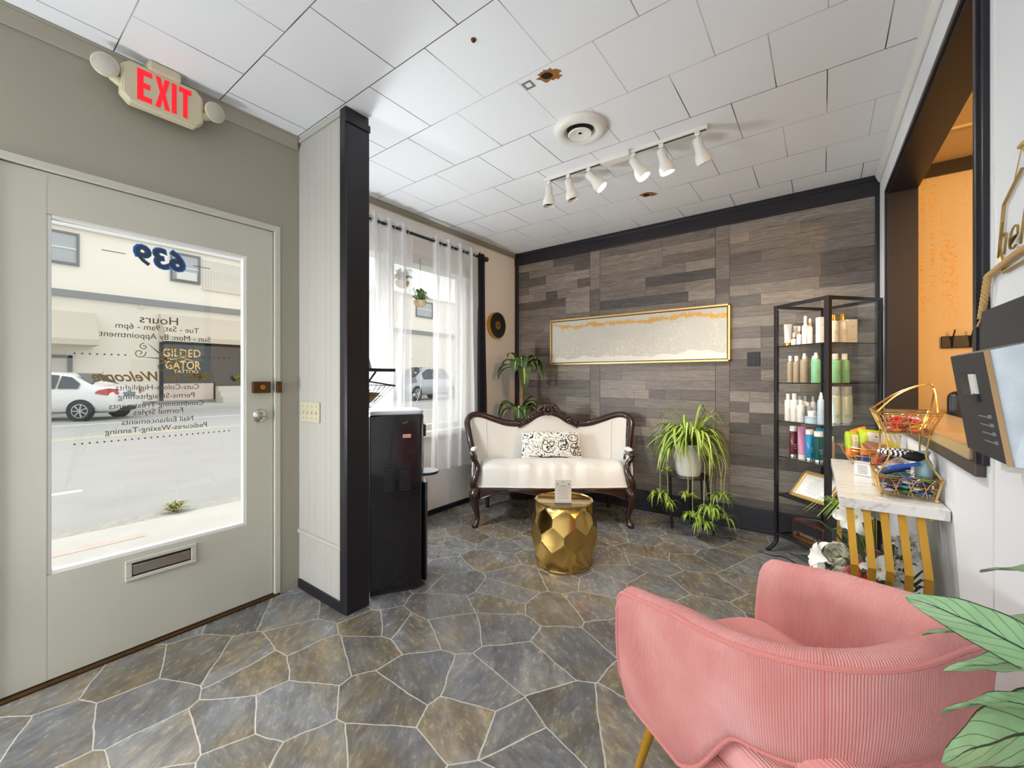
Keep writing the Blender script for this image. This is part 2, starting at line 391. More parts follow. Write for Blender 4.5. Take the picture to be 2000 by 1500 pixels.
FLOOR = floor_mat(); CEIL = ceil_mat(); PLANK = plank_mat(); CORD = corduroy_mat(); MARBLE = marble_mat(); SHEER = sheer_mat()
WALL_LIT = mat('wall_paint_lit', S(234, 229, 224), 0.75, vary=(1.2, 0.03), bump=(60, 0.12, 0.004))  # paler copy of the wall paint, brightening the dim window wall through its colour
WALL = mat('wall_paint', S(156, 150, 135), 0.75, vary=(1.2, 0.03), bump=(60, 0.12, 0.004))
WHITEW = mat('white_wall_paint', S(226, 229, 233), 0.6, vary=(1.0, 0.02), bump=(70, 0.06, 0.003))
PANEL = mat('white_panel_paint', S(180, 178, 170), 0.5, vary=(2, 0.02), bump=(40, 0.05, 0.003))
DOORP = mat('door_paint', S(188, 186, 171), 0.45, vary=(2.5, 0.10, 6), bump=(25, 0.10, 0.003))
TRIMW = mat('white_trim_paint', S(222, 221, 216), 0.4, bump=(30, 0.05, 0.002))
BLACKP = mat('black_trim_paint', S(26, 23, 30), 0.38, vary=(5, 0.15), bump=(30, 0.08, 0.003))
BLACKM = mat('black_metal', S(30, 29, 34), 0.35, spec=0.5)
BLACKG = mat('black_gloss_plastic', S(16, 15, 22), 0.18, coat=0.3)
BLACKV = mat('black_matte_plastic', S(26, 25, 30), 0.5)
GOLD = mat('brushed_gold', S(205, 160, 70), 0.28, metal=1.0)
GOLDP = mat('gold_paint_metal', S(196, 148, 48), 0.42, metal=0.55)
GOLDW = mat('gold_wire', S(232, 192, 120), 0.25, metal=0.85)
BRASS = mat('hammered_brass', S(204, 170, 98), 0.16, metal=1.0, bump=(9, 0.06, 0.01))
CHROME = mat('chrome', S(200, 198, 192), 0.15, metal=1.0)
DBRASS = mat('aged_brass', S(92, 66, 36), 0.35, metal=0.8, vary=(60, 0.4))
MAHOG = mat('dark_mahogany', S(44, 21, 15), 0.22, coat=0.35, vary=(9, 0.4, 6), bump=(14, 0.08, 0.004))
CREAM = mat('cream_cotton', S(214, 212, 206), 0.85, vary=(5, 0.03), bump=(7, 0.35, 0.02), sheen=0.2)
WHITEP = mat('white_plastic', S(226, 224, 216), 0.35)
IVORY = mat('ivory_plastic', S(196, 188, 162), 0.4)
NAVY = mat('navy_blackout_cloth', S(30, 28, 44), 0.85)
RED_E = mat('exit_red', S(120, 6, 10), 0.4, emit=((1.0, 0.005, 0.02, 1), 0.85))
LAMP_E = mat('lit_bulb', S(255, 250, 240), 0.4, emit=((1.0, 0.93, 0.82, 1), 7))
CLEARL = mat('clear_lens', S(225, 220, 205), 0.12, trans=0.35, bump=(60, 0.5, 0.004))
GLASS = glass_mat('window_glass', (0.97, 0.985, 0.98, 1), 0.08)
CGLASS = glass_mat('cabinet_glass', (0.985, 0.992, 0.988, 1), 0.07)
EDGEG = mat('glass_edge', S(20, 30, 28), 0.1)
ORANGE = mat('warm_plaster', S(222, 196, 150), 0.6)
WOODT = mat('tan_wood_ledge', S(176, 148, 110), 0.28, vary=(8, 0.2, 6), coat=0.2)
GALV = mat('galvanised_steel', S(165, 172, 178), 0.42, metal=0.7, vary=(14, 0.35, 6), bump=(16, 0.25, 0.006))
BLKWOOD = mat('black_stained_wood', S(52, 50, 52), 0.6, vary=(12, 0.25, 5))
ROPE = mat('jute_rope', S(190, 158, 100), 0.9, bump=(200, 0.6, 0.004))
PAPER = mat('white_paper', S(232, 232, 230), 0.7)
INK = mat('dark_ink', S(60, 56, 52), 0.7)
GREENL = leaf_mat('lime_variegated_leaf', S(96, 132, 36), S(170, 196, 84))
GREEND = leaf_mat('dark_corn_plant_leaf', S(34, 58, 22), S(74, 104, 44), rough=0.3)
GREENV = leaf_mat('pale_leaf_stripe', S(214, 224, 150), S(190, 206, 110))
POTW = mat('white_ceramic_pot', S(222, 222, 216), 0.4, bump=(28, 0.3, 0.01))
SOIL = mat('dark_soil', S(40, 30, 24), 0.95)
# ---------------------------------------------------------------- room shell
CZ = 2.595
XD, XW, YB = -2.44, -2.78, 3.80
TH = math.atan(0.017)
XR0 = 0.375
def R(x, y, z=0): return Vector((XR0 + math.cos(TH) * x - math.sin(TH) * y, math.sin(TH) * x + math.cos(TH) * y, z))
RM = Matrix.Translation((XR0, 0, 0)) @ Matrix.Rotation(TH, 4, 'Z')

struct(Bx('floor', FLOOR, -2.95, 0.42, -5.0, 3.95, -0.10, 0.0, smooth=0))
struct(Bx('ceiling', CEIL, -2.95, 0.40, -5.0, 3.95, CZ, CZ + 0.12, smooth=0))
# back wall: black framed field of weathered planks
struct(Bx('wall_back', BLACKP, -2.95, 3.4, YB + 0.012, YB + 0.15, 0.0, CZ, smooth=0))
m = MB(); zz = 0.17; H_ = 0.0853
strips = [-1.859, -1.754, -0.716, -0.613]
cols = [(-2.735, -1.861), (-1.752, -0.718), (-0.611, 0.288)]
r1 = random.Random(11)
z = 0.165
while z < 2.46:
    z1 = min(z + H_ - 0.0015, 2.462)
    for a, b_ in cols:
        x = a
        while x < b_ - 0.01:
            L = r1.choice([0.14, 0.22, 0.34, 0.45, 0.6, 0.8])
            x1 = x + L
            if b_ - x1 < 0.12: x1 = b_
            m.col = r1.random() * 0.98 + 0.01
            d = r1.choice([0.0, 0.0008, 0.0015])
            m.box(x, x1 - 0.0012, YB - 0.004 - d, YB + 0.011, z, z1)
            x = x1
    z += H_
for a, b_ in ((-1.859, -1.754), (-0.716, -0.613)):
    z = 0.165
    while z < 2.46:
        L = r1.choice([0.12, 0.2, 0.3]); m.col = 0.35 + 0.6 * r1.random(); m.box(a, b_, YB - 0.006, YB + 0.011, z, min(z + L - 0.001, 2.462)); z += L
struct(m.build('trim_1', PLANK, smooth=0))
m = MB(); m.box(-2.78, 0.315, YB - 0.025, YB + 0.011, 2.462, CZ); m.box(-2.78, 0.315, YB - 0.034, YB + 0.0, 2.56, CZ)
m.box(-2.78, -2.735, YB - 0.02, YB + 0.011, 0, 2.47); m.box(0.288, 0.325, YB - 0.02, YB + 0.011, 0, 2.47)
struct(m.build('trim_2', BLACKP, smooth=0, bevel=0.003))
m = MB(); m.box(-2.78, 0.31, YB - 0.022, YB + 0.011, 0, 0.18); m.box(-2.78, 0.31, YB - 0.034, YB, 0, 0.03)
struct(m.build('baseboard_back', BLACKP, smooth=0, bevel=0.003))

# window wall (left, recessed) with its opening
WY0, WY1, WZ0, WZ1 = 1.42, 3.03, 0.74, 2.27
m = MB()
m.box(XW - 0.16, XW, 1.26, WY0, 0, CZ); m.box(XW - 0.16, XW, WY1, YB + 0.02, 0, CZ)
m.box(XW - 0.16, XW, WY0, WY1, 0, WZ0); m.box(XW - 0.16, XW, WY0, WY1, WZ1, CZ)
struct(m.build('wall_left', WALL_LIT, smooth=0))
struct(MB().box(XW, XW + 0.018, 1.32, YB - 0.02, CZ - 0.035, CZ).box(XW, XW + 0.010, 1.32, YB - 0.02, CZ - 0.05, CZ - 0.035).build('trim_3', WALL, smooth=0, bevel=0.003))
struct(Bx('baseboard_left', BLACKP, XW, XW + 0.014, 1.32, YB - 0.02, 0, 0.045, smooth=0))
win = thing('window_1', None, None, (0, 0, 0)); struct(win)
m = MB()
m.box(XW - 0.15, XW + 0.004, WY0, WY0 + 0.05, WZ0, WZ1); m.box(XW - 0.15, XW + 0.004, WY1 - 0.05, WY1, WZ0, WZ1)
m.box(XW - 0.15, XW + 0.004, WY0, WY1, WZ1 - 0.085, WZ1)
m.box(XW - 0.13, XW - 0.06, 2.07, 2.17, WZ0, WZ1 - 0.08)
m.box(XW - 0.13, XW - 0.08, WY0, WY1, WZ0, WZ0 + 0.05)
for a, b_ in ((WY0 + 0.05, 2.07), (2.17, WY1 - 0.05)):
    m.box(XW - 0.12, XW - 0.08, a, a + 0.025, WZ0 + 0.04, WZ1 - 0.08); m.box(XW - 0.12, XW - 0.08, b_ - 0.025, b_, WZ0 + 0.04, WZ1 - 0.08)
m.build('window_frame', TRIMW, win, smooth=0, bevel=0.002)
Bx('window_sill', TRIMW, XW - 0.15, XW + 0.045, WY0 - 0.03, WY1 + 0.03, WZ0 - 0.045, WZ0 + 0.002, win, smooth=0, bevel=0.004)
Bx('window_pane', GLASS, XW - 0.103, XW - 0.099, WY0 + 0.04, 2.08, WZ0 + 0.04, WZ1 - 0.08, win, smooth=0)
Bx('window_pane', GLASS, XW - 0.103, XW - 0.099, 2.16, WY1 - 0.04, WZ0 + 0.04, WZ1 - 0.08, win, smooth=0)
# frosted round emblem on the glass (seen from behind)
FROST = mat('frosted_film', S(225, 228, 232), 0.8)
GREYF = mat('grey_film', S(150, 156, 168), 0.8)
m = MB(); Cx = XW - 0.097
m.tube([(Cx, 2.14 + 0.36 * math.cos(a), 1.19 + 0.385 * math.sin(a)) for a in [2 * PI * i / 64 for i in range(64)]], 0.003, 4, closed=True)
m.tube([(Cx, 2.14 + 0.25 * math.cos(a), 1.19 + 0.27 * math.sin(a)) for a in [2 * PI * i / 64 for i in range(64)]], 0.003, 4, closed=True)
for i in range(26):
    a = -2.6 + i * 0.2; cy, cz = 2.14 + 0.305 * math.cos(a), 1.19 + 0.33 * math.sin(a)
    if i % 3: m.ell((Cx, cy, cz), (0.001, 0.016, 0.007 + 0.006 * (i % 2)), 8, 6)
m.build('window_emblem', FROST, win)
m = MB()   # hair-dryer shape in the emblem
m.prism([(1.92, 1.20), (2.02, 1.27), (2.30, 1.25), (2.33, 1.20), (2.44, 1.22), (2.46, 1.17), (2.33, 1.15), (2.30, 1.11), (2.42, 1.06), (2.40, 1.02), (2.26, 1.07), (2.18, 1.10), (2.00, 1.10), (1.92, 1.15)], Cx - 0.001, Cx + 0.001, 'x')
m.build('window_emblem_shape', GREYF, win, smooth=0)

# door wall with doorway; the shop front goes on behind the camera with a second window
DX0, DX1, DZ1 = 0.085, 1.065, 2.02
W2 = (-2.9, -0.7, 0.6, 2.3)
m = MB(); a, b_ = XD - 0.15, XD
m.box(a, b_, DX1 + 0.03, 1.32, 0, CZ); m.box(a, b_, DX0 - 0.03, DX1 + 0.03, DZ1 + 0.03, CZ)
m.box(a, b_, W2[1], DX0 - 0.03, 0, CZ); m.box(a, b_, -5.0, W2[0], 0, CZ); m.box(a, b_, W2[0], W2[1], 0, W2[2]); m.box(a, b_, W2[0], W2[1], W2[3], CZ)
m.box(XW - 0.16, XD - 0.15, 1.24, 1.32, 0, CZ)
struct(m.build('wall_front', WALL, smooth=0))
w2 = thing('window_2', None, None); struct(w2)
m = MB(); 
m.box(a + .03, b_ + .01, W2[0], W2[0] + .06, W2[2], W2[3]).box(a + .03, b_ + .01, W2[1] - .06, W2[1], W2[2], W2[3]).box(a + .03, b_ + .01, W2[0], W2[1], W2[2], W2[2] + .06).box(a + .03, b_ + .01, W2[0], W2[1], W2[3] - .06, W2[3])
m.build('window_frame', TRIMW, w2, smooth=0, bevel=.002)
Bx('window_pane', GLASS, a + .06, a + .064, W2[0] + .05, W2[1] - .05, W2[2] + .05, W2[3] - .05, w2, smooth=0)
m = MB(); m.box(XD, XD + 0.03, -5, 1.195, CZ - 0.012, CZ); m.hexa([(XD, -5, CZ - 0.072), (XD + 0.012, -5, CZ - 0.072), (XD + 0.012, 1.19, CZ - 0.072), (XD, 1.19, CZ - 0.072), (XD, -5, CZ - 0.012), (XD + 0.026, -5, CZ - 0.012), (XD + 0.026, 1.19, CZ - 0.012), (XD, 1.19, CZ - 0.012)])
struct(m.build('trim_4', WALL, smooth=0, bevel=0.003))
# door frame and casing
m = MB()
m.box(XD - 0.15, XD + 0.006, DX1 + 0.004, DX1 + 0.034, 0, DZ1 + 0.034); m.box(XD - 0.15, XD + 0.006, DX0 - 0.034, DX0 - 0.004, 0, DZ1 + 0.034); m.box(XD - 0.15, XD + 0.006, DX0 - 0.004, DX1 + 0.004, DZ1 + 0.004, DZ1 + 0.034)
m.box(XD - 0.12, XD - 0.062, DX1 - 0.01, DX1 + 0.02, 0, DZ1 + 0.02); m.box(XD - 0.12, XD - 0.062, DX0 - 0.02, DX0 + 0.01, 0, DZ1 + 0.02); m.box(XD - 0.12, XD - 0.062, DX0 + 0.01, DX1 - 0.01, DZ1 - 0.01, DZ1 + 0.02)
struct(m.build('trim_5', DOORP, smooth=0, bevel=0.003))
struct(MB().box(XD - 0.15, XD + 0.012, DX0 - 0.03, DX1 + 0.03, 0.0, 0.012).build('trim_6', DBRASS, smooth=0, bevel=0.003))
# the door
door = thing('door_1', None, None); struct(door)
dx0, dx1 = XD - 0.055, XD - 0.012
GY0, GY1, GZ0, GZ1 = 0.222, 0.932, 0.43, 1.858
m = MB()
m.box(dx0, dx1, DX0, GY0, 0.016, DZ1); m.box(dx0, dx1, GY1, DX1, 0.016, DZ1)
m.box(dx0, dx1 - 0.0006, GY0, GY1, 0.016, GZ0); m.box(dx0, dx1 - 0.0006, GY0, GY1, GZ1, DZ1)
m.build('door_panel', DOORP, door, smooth=0)
m = MB()
for q in ((GY0 - 0.004, GY0 + 0.014, GZ0, GZ1), (GY1 - 0.014, GY1 + 0.004, GZ0, GZ1), (GY0 + 0.014, GY1 - 0.014, GZ0 - 0.004, GZ0 + 0.014), (GY0 + 0.014, GY1 - 0.014, GZ1 - 0.014, GZ1 + 0.004)):
    m.box(dx0 + 0.004, dx1 - 0.004, q[0], q[1], q[2], q[3])
m.build('glass_stop', TRIMW, door, smooth=0, bevel=0.003)
Bx('door_glass', GLASS, XD - 0.036, XD - 0.032, GY0 + 0.005, GY1 - 0.005, GZ0 + 0.005, GZ1 - 0.005, door, smooth=0)
TXX = XD - 0.0305
GOLDINK = mat('gold_lettering', S(120, 96, 50), 0.5); DKINK = mat('dark_lettering', S(78, 66, 48), 0.6)
BLUEI = mat('blue_lettering', S(20, 96, 190), 0.4); NAVYI = mat('slate_lettering', S(46, 60, 70), 0.5)
def dtext(body, y0, y1, z, size, m_=DKINK, shear=0.0, nm='door_lettering', off=0.0, dx=0.0):
    M = basis((0, 1, 0), (0, 0, 1), (1, 0, 0), (TXX + dx, (y0 + y1) / 2, z))
    return text_mesh(nm, body, size, m_, door, 0.0003, shear, M=M, width=(y1 - y0), mirror=True, offset=off)
dtext('Hours', 0.505, 0.645, 1.476, 0.052)
dtext('Tue - Sat: 9am - 6pm', 0.425, 0.728, 1.440, 0.036)
dtext('Sun - Mon: By Appointment', 0.374, 0.776, 1.400, 0.036)
dtext('Walk-ins Welcome', 0.350, 0.788, 1.214, 0.062, GOLDINK, 0.45, off=0.0012)
dtext('Cuts-Colors-Highlights', 0.425, 0.728, 1.166, 0.034)
dtext('Perms-Straightening', 0.433, 0.710, 1.126, 0.034)
dtext('Conditioning Treatments', 0.404, 0.748, 1.086, 0.034)
dtext('Formal Styles', 0.484, 0.664, 1.054, 0.034)
dtext('Nail Enhancements', 0.445, 0.704, 1.013, 0.034)
dtext('Pedicures-Waxing-Tanning', 0.392, 0.761, 0.976, 0.034)
dtext('639', 0.482, 0.676, 1.760, 0.125, BLUEI, 0.15, 'door_number', 0.007, -0.0006)
dtext('639', 0.490, 0.668, 1.760, 0.118, NAVYI, 0.15, 'door_number', 0.0025, 0.0008)
m = MB(); m.box(TXX, TXX + .0005, 0.381, 0.457, 1.756, 1.759).box(TXX, TXX + .0005, 0.704, 0.776, 1.757, 1.760); m.build('number_dash', INK, door, smooth=0)
m = MB()
for i in range(26):
    y = 0.301 + i * 0.0223
    m.ell((TXX, y, 0.936), (0.0005, 0.0035, 0.0035), 8, 6)
    if not (0.46 < y < 0.70): m.ell((TXX, y, 1.311), (0.0005, 0.0035, 0.0035), 8, 6)
m.build('dotted_line', DKINK, door)
# scissors with scrolls
m = MB(); X_ = TXX + 0.0004
def sc(pts, r): m.tube([(X_, p[0], p[1]) for p in pts], r, 5)
m.prism([(0.500, 1.306), (0.600, 1.302), (0.615, 1.296), (0.600, 1.294)], X_ - .0004, X_ + .0004, 'x')
m.prism([(0.528, 1.372), (0.600, 1.306), (0.610, 1.290), (0.592, 1.300)], X_ - .0004, X_ + .0004, 'x')
sc([(0.605 + 0.02 * t, 1.298 - 0.016 * t) for t in (0, 1)], 0.004); sc([(0.606, 1.298), (0.595, 1.28)], 0.004)
for cy, cz in ((0.590, 1.262), (0.642, 1.268)): sc([(cy + 0.020 * math.cos(a), cz + 0.017 * math.sin(a)) for a in [2 * PI * i / 18 for i in range(19)]], 0.0026)
def spiral(cy, cz, r, turns, a0, sg=1): sc([(cy + r * (1 - t * .85) * math.cos(a0 + sg * 2 * PI * turns * t), cz + r * (1 - t * .85) * math.sin(a0 + sg * 2 * PI * turns * t)) for t in [i / 22 for i in range(23)]], 0.0022)
spiral(0.505, 1.322, 0.022, 1.3, 0.3, -1); spiral(0.520, 1.352, 0.016, 1.2, 1.5); spiral(0.625, 1.345, 0.024, 1.3, 2.6); spiral(0.660, 1.330, 0.020, 1.2, 0.5, -1); spiral(0.645, 1.305, 0.016, 1.1, 3.5)
m.build('scissors_emblem', GOLDINK, door)
# mail slot
m = MB(); 
for q in ((0.452, 0.712, 0.395, 0.412), (0.452, 0.712, 0.318, 0.335), (0.452, 0.475, 0.335, 0.395), (0.690, 0.712, 0.335, 0.395)): m.box(dx1, dx1 + 0.008, q[0], q[1], q[2] - .005, q[3] - .005)
ms = m.build('mail_slot_plate', DOORP, door, smooth=0, bevel=0.003)
m = MB(); m.box(dx1 - 0.001, dx1 + 0.001, 0.475, 0.690, 0.33, 0.39); m.build('mail_slot_recess', BLACKM, ms, smooth=0)
m = MB(); m.hexa([(dx1, .478, .338), (dx1 + .004, .478, .338), (dx1 + .004, .687, .338), (dx1, .687, .338), (dx1, .478, .382), (dx1 + .002, .478, .376), (dx1 + .002, .687, .376), (dx1, .687, .382)]); m.build('mail_slot_flap', CHROME, ms, smooth=0)
# locks
m = MB(); m.box(dx1, dx1 + 0.024, 0.957, 1.045, 1.128, 1.190); lk = m.build('rim_lock', DBRASS, door, smooth=0, bevel=0.004)
MB().tube([(dx1 + .024, 1.0, 1.16), (dx1 + .034, 1.0, 1.16)], 0.014, 16).build('lock_button', BRASS, lk)
m = MB(); m.box(XD + 0.006, XD + 0.026, 1.072, 1.098, 1.128, 1.19); struct(m.build('trim_7', DBRASS, smooth=0, bevel=0.003))
m = MB(); m.T = Matrix.Translation((dx1, 0.997, 1.005)) @ Matrix.Rotation(PI / 2, 4, 'Y'); m.lathe([(0.036, 0), (0.036, 0.006), (0.030, 0.012), (0.020, 0.016), (0.018, 0.02), (0.0, 0.021)], 24)
kn = m.build('deadbolt_plate', CHROME, door)
m = MB(); m.tube([(dx1 + 0.022, 0.985, 1.006), (dx1 + 0.032, 0.985, 1.006), (dx1 + 0.034, 1.022, 1.0)], 0.006, 10); m.build('thumb_turn', CHROME, kn)
for zz in (0.25, 1.05, 1.8): MB().cyl((XD - 0.004, DX0 - 0.003, zz - 0.045), (XD - 0.004, DX0 - 0.003, zz + 0.045), 0.007, 10).build('hinge', DBRASS, door)

# stub wall with panelling, black end post
SY0, SY1 = 1.205, 1.318
m = MB(); m.box(XD - 0.34, -1.985, SY0, SY1, 0, CZ)
struct(m.build('wall_stub', PANEL, smooth=0))
m = MB(); x = XD + 0.002
while x < -1.99:
    x1 = min(x + rnd.choice([0.07, 0.11, 0.05]), -1.987); m.box(x, x1 - 0.0009, SY0 - 0.0012, SY0 + 0.002, 0.335, CZ - 0.05); m.box(x, x1 - 0.0009, SY0 - 0.0012, SY0 + 0.002, 0.03, 0.318); x = x1
struct(m.build('trim_8', PANEL, smooth=0))
m = MB(); m.box(XD, -1.985, SY0 - 0.012, SY0, 0.315, 0.337); m.box(XD, -1.985, SY0 - 0.012, SY0, CZ - 0.03, CZ)
struct(m.build('trim_9', PANEL, smooth=0, bevel=0.004))
struct(Bx('baseboard_stub', BLACKP, XD + 0.01, -1.985, SY0 - 0.014, SY0, 0, 0.052, smooth=0, bevel=0.003))
m = MB(); m.box(-1.998, -1.944, 1.193, 1.330, 0, CZ); m.box(-1.946, -1.936, 1.195, 1.328, 0, CZ - 0.085); m.box(-1.944, -1.932, 1.19, 1.333, CZ - 0.083, CZ - 0.045)
struct(m.build('trim_10', BLACKP, smooth=0, bevel=0.004))
# rear wall of the salon behind the camera
struct(Bx('wall_rear', WHITEW, -2.6, 0.5, -5.1, -4.98, 0, CZ, smooth=0))

# right wall with the pass-through, in its own slightly turned frame
OY0, OY1, OZ0, OZ1, WT = 1.655, 3.335, 0.98, 2.315, 0.11
m = MB(); m.T = RM
m.box(0, WT, OY1, 3.82, 0, CZ); m.box(0, WT, -5, OY0, 0, CZ); m.box(0, WT, OY0, OY1, 0, OZ0); m.box(0, WT, OY0, OY1, OZ1, CZ)
struct(m.build('wall_right', WHITEW, smooth=0))
m = MB(); m.T = RM
m.box(-0.028, 0, -5, 3.755, CZ - 0.018, CZ); m.hexa([(-0.010, -5, CZ - 0.06), (0, -5, CZ - 0.06), (0, 3.755, CZ - 0.06), (-0.010, 3.755, CZ - 0.06), (-0.026, -5, CZ - 0.018), (0, -5, CZ - 0.018), (0, 3.755, CZ - 0.018), (-0.026, 3.755, CZ - 0.018)])
struct(m.build('trim_11', TRIMW, smooth=0, bevel=0.003))
m = MB(); m.T = RM
def frame(x0, x1, a, b, c, d, wd, bottom=False):
    m.box(x0, x1, a - wd, a, c - 0.0, d + wd); m.box(x0, x1, b, b + wd, c, d + wd); m.box(x0, x1, a, b, d, d + wd)
frame(-0.014, 0.0, OY0, OY1, OZ0, OZ1, 0.045)
frame(-0.022, -0.010, OY0 + 0.0, OY1 - 0.0, OZ0, OZ1, 0.022)
# linings
m.box(-0.012, WT + 0.012, OY1 - 0.012, OY1 + 0.001, OZ0, OZ1); m.box(-0.012, WT + 0.012, OY0 - 0.001, OY0 + 0.012, OZ0, OZ1); m.box(-0.012, WT + 0.012, OY0, OY1, OZ1 - 0.012, OZ1 + 0.001)
struct(m.build('trim_12', BLACKP, smooth=0, bevel=0.002))
m = MB(); m.T = RM; m.box(-0.03, WT + 0.08, OY0 + .013, OY1 - .013, OZ0 + 0.004, OZ0 + 0.045)
struct(m.build('trim_17', WOODT, smooth=0, bevel=0.006))
m = MB(); m.T = RM; m.box(-0.022, 0, OY0 - .02, OY1 + .02, OZ0 - 0.035, OZ0 + 0.003)
struct(m.build('trim_13', mat('brown_ledge_edge', S(70, 62, 58), 0.4), smooth=0, bevel=0.003))
m = MB(); m.T = RM; m.box(-0.012, 0, -5, 3.76, 0, 0.08); struct(m.build('baseboard_right', BLACKP, smooth=0, bevel=0.003))
# narrow joint strip on the near pier
m = MB(); m.T = RM; m.box(-0.003, 0, 1.575, 1.582, 0, CZ - .06); struct(m.build('trim_14', TRIMW, smooth=0))

# room behind the pass-through
def light_dots():  # orange dotted streaks of lamp light painted into the wall colour
    m_ = mat('warm_wall_light_dots', S(224, 190, 130), 0.55); n, l, b = nodes(m_)
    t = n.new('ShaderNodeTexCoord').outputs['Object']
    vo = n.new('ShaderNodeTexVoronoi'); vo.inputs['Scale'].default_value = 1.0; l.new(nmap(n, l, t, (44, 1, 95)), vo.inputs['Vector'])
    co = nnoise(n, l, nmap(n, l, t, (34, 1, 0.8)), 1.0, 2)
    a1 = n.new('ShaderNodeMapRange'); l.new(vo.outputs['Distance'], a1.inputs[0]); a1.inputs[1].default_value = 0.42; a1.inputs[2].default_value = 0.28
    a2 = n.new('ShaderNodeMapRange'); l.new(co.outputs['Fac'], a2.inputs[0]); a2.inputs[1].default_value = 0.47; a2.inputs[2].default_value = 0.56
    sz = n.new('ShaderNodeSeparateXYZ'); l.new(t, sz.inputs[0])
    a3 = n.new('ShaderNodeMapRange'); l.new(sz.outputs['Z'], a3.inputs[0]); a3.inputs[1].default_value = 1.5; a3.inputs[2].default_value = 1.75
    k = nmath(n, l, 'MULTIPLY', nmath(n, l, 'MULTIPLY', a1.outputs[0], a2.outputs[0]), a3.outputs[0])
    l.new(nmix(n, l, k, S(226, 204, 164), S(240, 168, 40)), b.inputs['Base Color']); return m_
LIGHTDOT = light_dots()
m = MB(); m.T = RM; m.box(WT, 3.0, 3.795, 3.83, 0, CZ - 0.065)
struct(m.build('wall_side_room', LIGHTDOT, smooth=0))
m = MB(); m.T = RM; m.box(WT, 3.0, 3.78, 3.812, CZ - 0.085, CZ - .003); m.box(WT, 0.175, 3.77, 3.80, 0, CZ - .08); m.box(WT, 3.0, 3.782, 3.81, 0, 0.12)
struct(m.build('trim_15', mat('brown_black_paint', S(44, 32, 22), 0.45), smooth=0, bevel=0.003))
m = MB(); m.T = RM; m.box(2.9, 3.0, -0.5, 3.83, 0, CZ); m.box(WT, 3.0, -0.6, -0.5, 0, CZ)
struct(m.build('wall_side_room_far', ORANGE, smooth=0))
m = MB(); m.T = RM; m.box(WT - 0.0, 3.05, -0.6, 3.85, -0.1, -0.001); struct(m.build('floor_side_room', FLOOR, smooth=0))
m = MB(); m.T = RM; m.box(WT, 3.05, -0.6, 3.85, CZ, CZ + 0.1); struct(m.build('ceiling_side_room', ORANGE, smooth=0))
m = MB(); m.T = RM; m.box(WT, 2.9, 3.30, 3.315, CZ - .012, CZ); m.box(WT, 2.9, 2.6, 2.612, CZ - .006, CZ); struct(m.build('trim_16', ORANGE, smooth=0))
# ---------------------------------------------------------------- outside: street and buildings
GZ = -0.10
struct(Bx('sidewalk', mat('concrete_walk', S(196, 192, 184), 0.9, vary=(3, 0.12, 8), bump=(30, 0.4, 0.01)), -4.95, -2.6, -30, 40, GZ - 0.2, GZ + 0.01, smooth=0))
KERB = mat('gravelly_kerb', S(176, 172, 162), 0.95, vary=(18, 0.3, 8), bump=(40, 0.8, 0.02))
struct(Bx('kerb_strip', KERB, -5.2, -4.95, -30, 40, GZ - 0.2, GZ + 0.004, smooth=0))
struct(Bx('street', mat('asphalt', S(168, 166, 162), 0.95, vary=(1.5, 0.10, 8), bump=(60, 0.4, 0.01)), -21.5, -5.2, -40, 60, GZ - 0.2, GZ, smooth=0))
struct(Bx('far_sidewalk', MATS['concrete_walk'], -24.2, -21.5, -40, 60, GZ - 0.2, GZ + 0.12, smooth=0))
struct(Bx('red_kerb_paint', mat('faded_red_kerb', S(204, 184, 174), 0.9, vary=(6, 0.2, 6)), -4.58, -4.46, 0.2, 0.95, GZ, GZ + 0.013, smooth=0))
LINE = mat('road_paint', S(238, 238, 232), 0.8); LINEY = mat('yellow_road_paint', S(206, 196, 160), 0.8)
for i in range(-2, 5): tag(Bx('lane_mark', LINE, -6.96, -6.84, 0.9 + i * 4.0 - 1.2, 0.9 + i * 4.0, GZ, GZ + 0.004, smooth=0), 'short white lane dash on the grey street', 'road marking', 'white lane dashes')
tag(MB().box(-13.1, -13.0, -40, 60, GZ, GZ + 0.004).box(-12.85, -12.75, -40, 60, GZ, GZ + 0.004).build('centre_line', LINEY, smooth=0), 'faded yellow double line along the middle of the street', 'road marking')
tag(Bx('parking_line', LINE, -16.6, -16.5, -40, 60, GZ, GZ + 0.004, smooth=0), 'white edge line in front of the parked car', 'road marking')

FX = -24.2
STUC = mat('cream_stucco', S(246, 238, 224), 0.9, vary=(0.7, 0.04), bump=(8, 0.1, 0.02))
STUC2 = mat('beige_stucco', S(234, 226, 212), 0.9, vary=(0.8, 0.05))
BAND = mat('grey_band_paint', S(140, 142, 144), 0.7)
AWN = mat('taupe_awning', S(206, 196, 178), 0.8)
DGLS = mat('dark_shop_glass', S(42, 50, 52), 0.08, spec=0.8)
TRG = mat('grey_window_trim', S(120, 120, 124), 0.6)
WGL = mat('pale_window_glass', S(176, 180, 182), 0.3)
CORR = mat('corrugated_siding', S(222, 216, 204), 0.6)
bld = thing('building', 'cream two-storey building across the street with grey band and awnings', 'building', (0, 0, 0))
m = MB(); m.box(FX - 6, FX, -16, 46, GZ, 4.55); m.build('lower_wall', STUC2, bld, smooth=0)
m = MB(); m.box(FX - 6, FX, -16, 46, 4.55, 7.28); m.build('upper_wall', STUC, bld, smooth=0)
m = MB(); m.box(FX - 0.2, FX + 0.12, -16, 46, 4.45, 4.72); m.build('band', BAND, bld, smooth=0)
m = MB(); m.box(FX - 6, FX + 0.16, -16, 46, 7.22, 7.32); m.build('parapet_cap', TRIMW, bld, smooth=0)
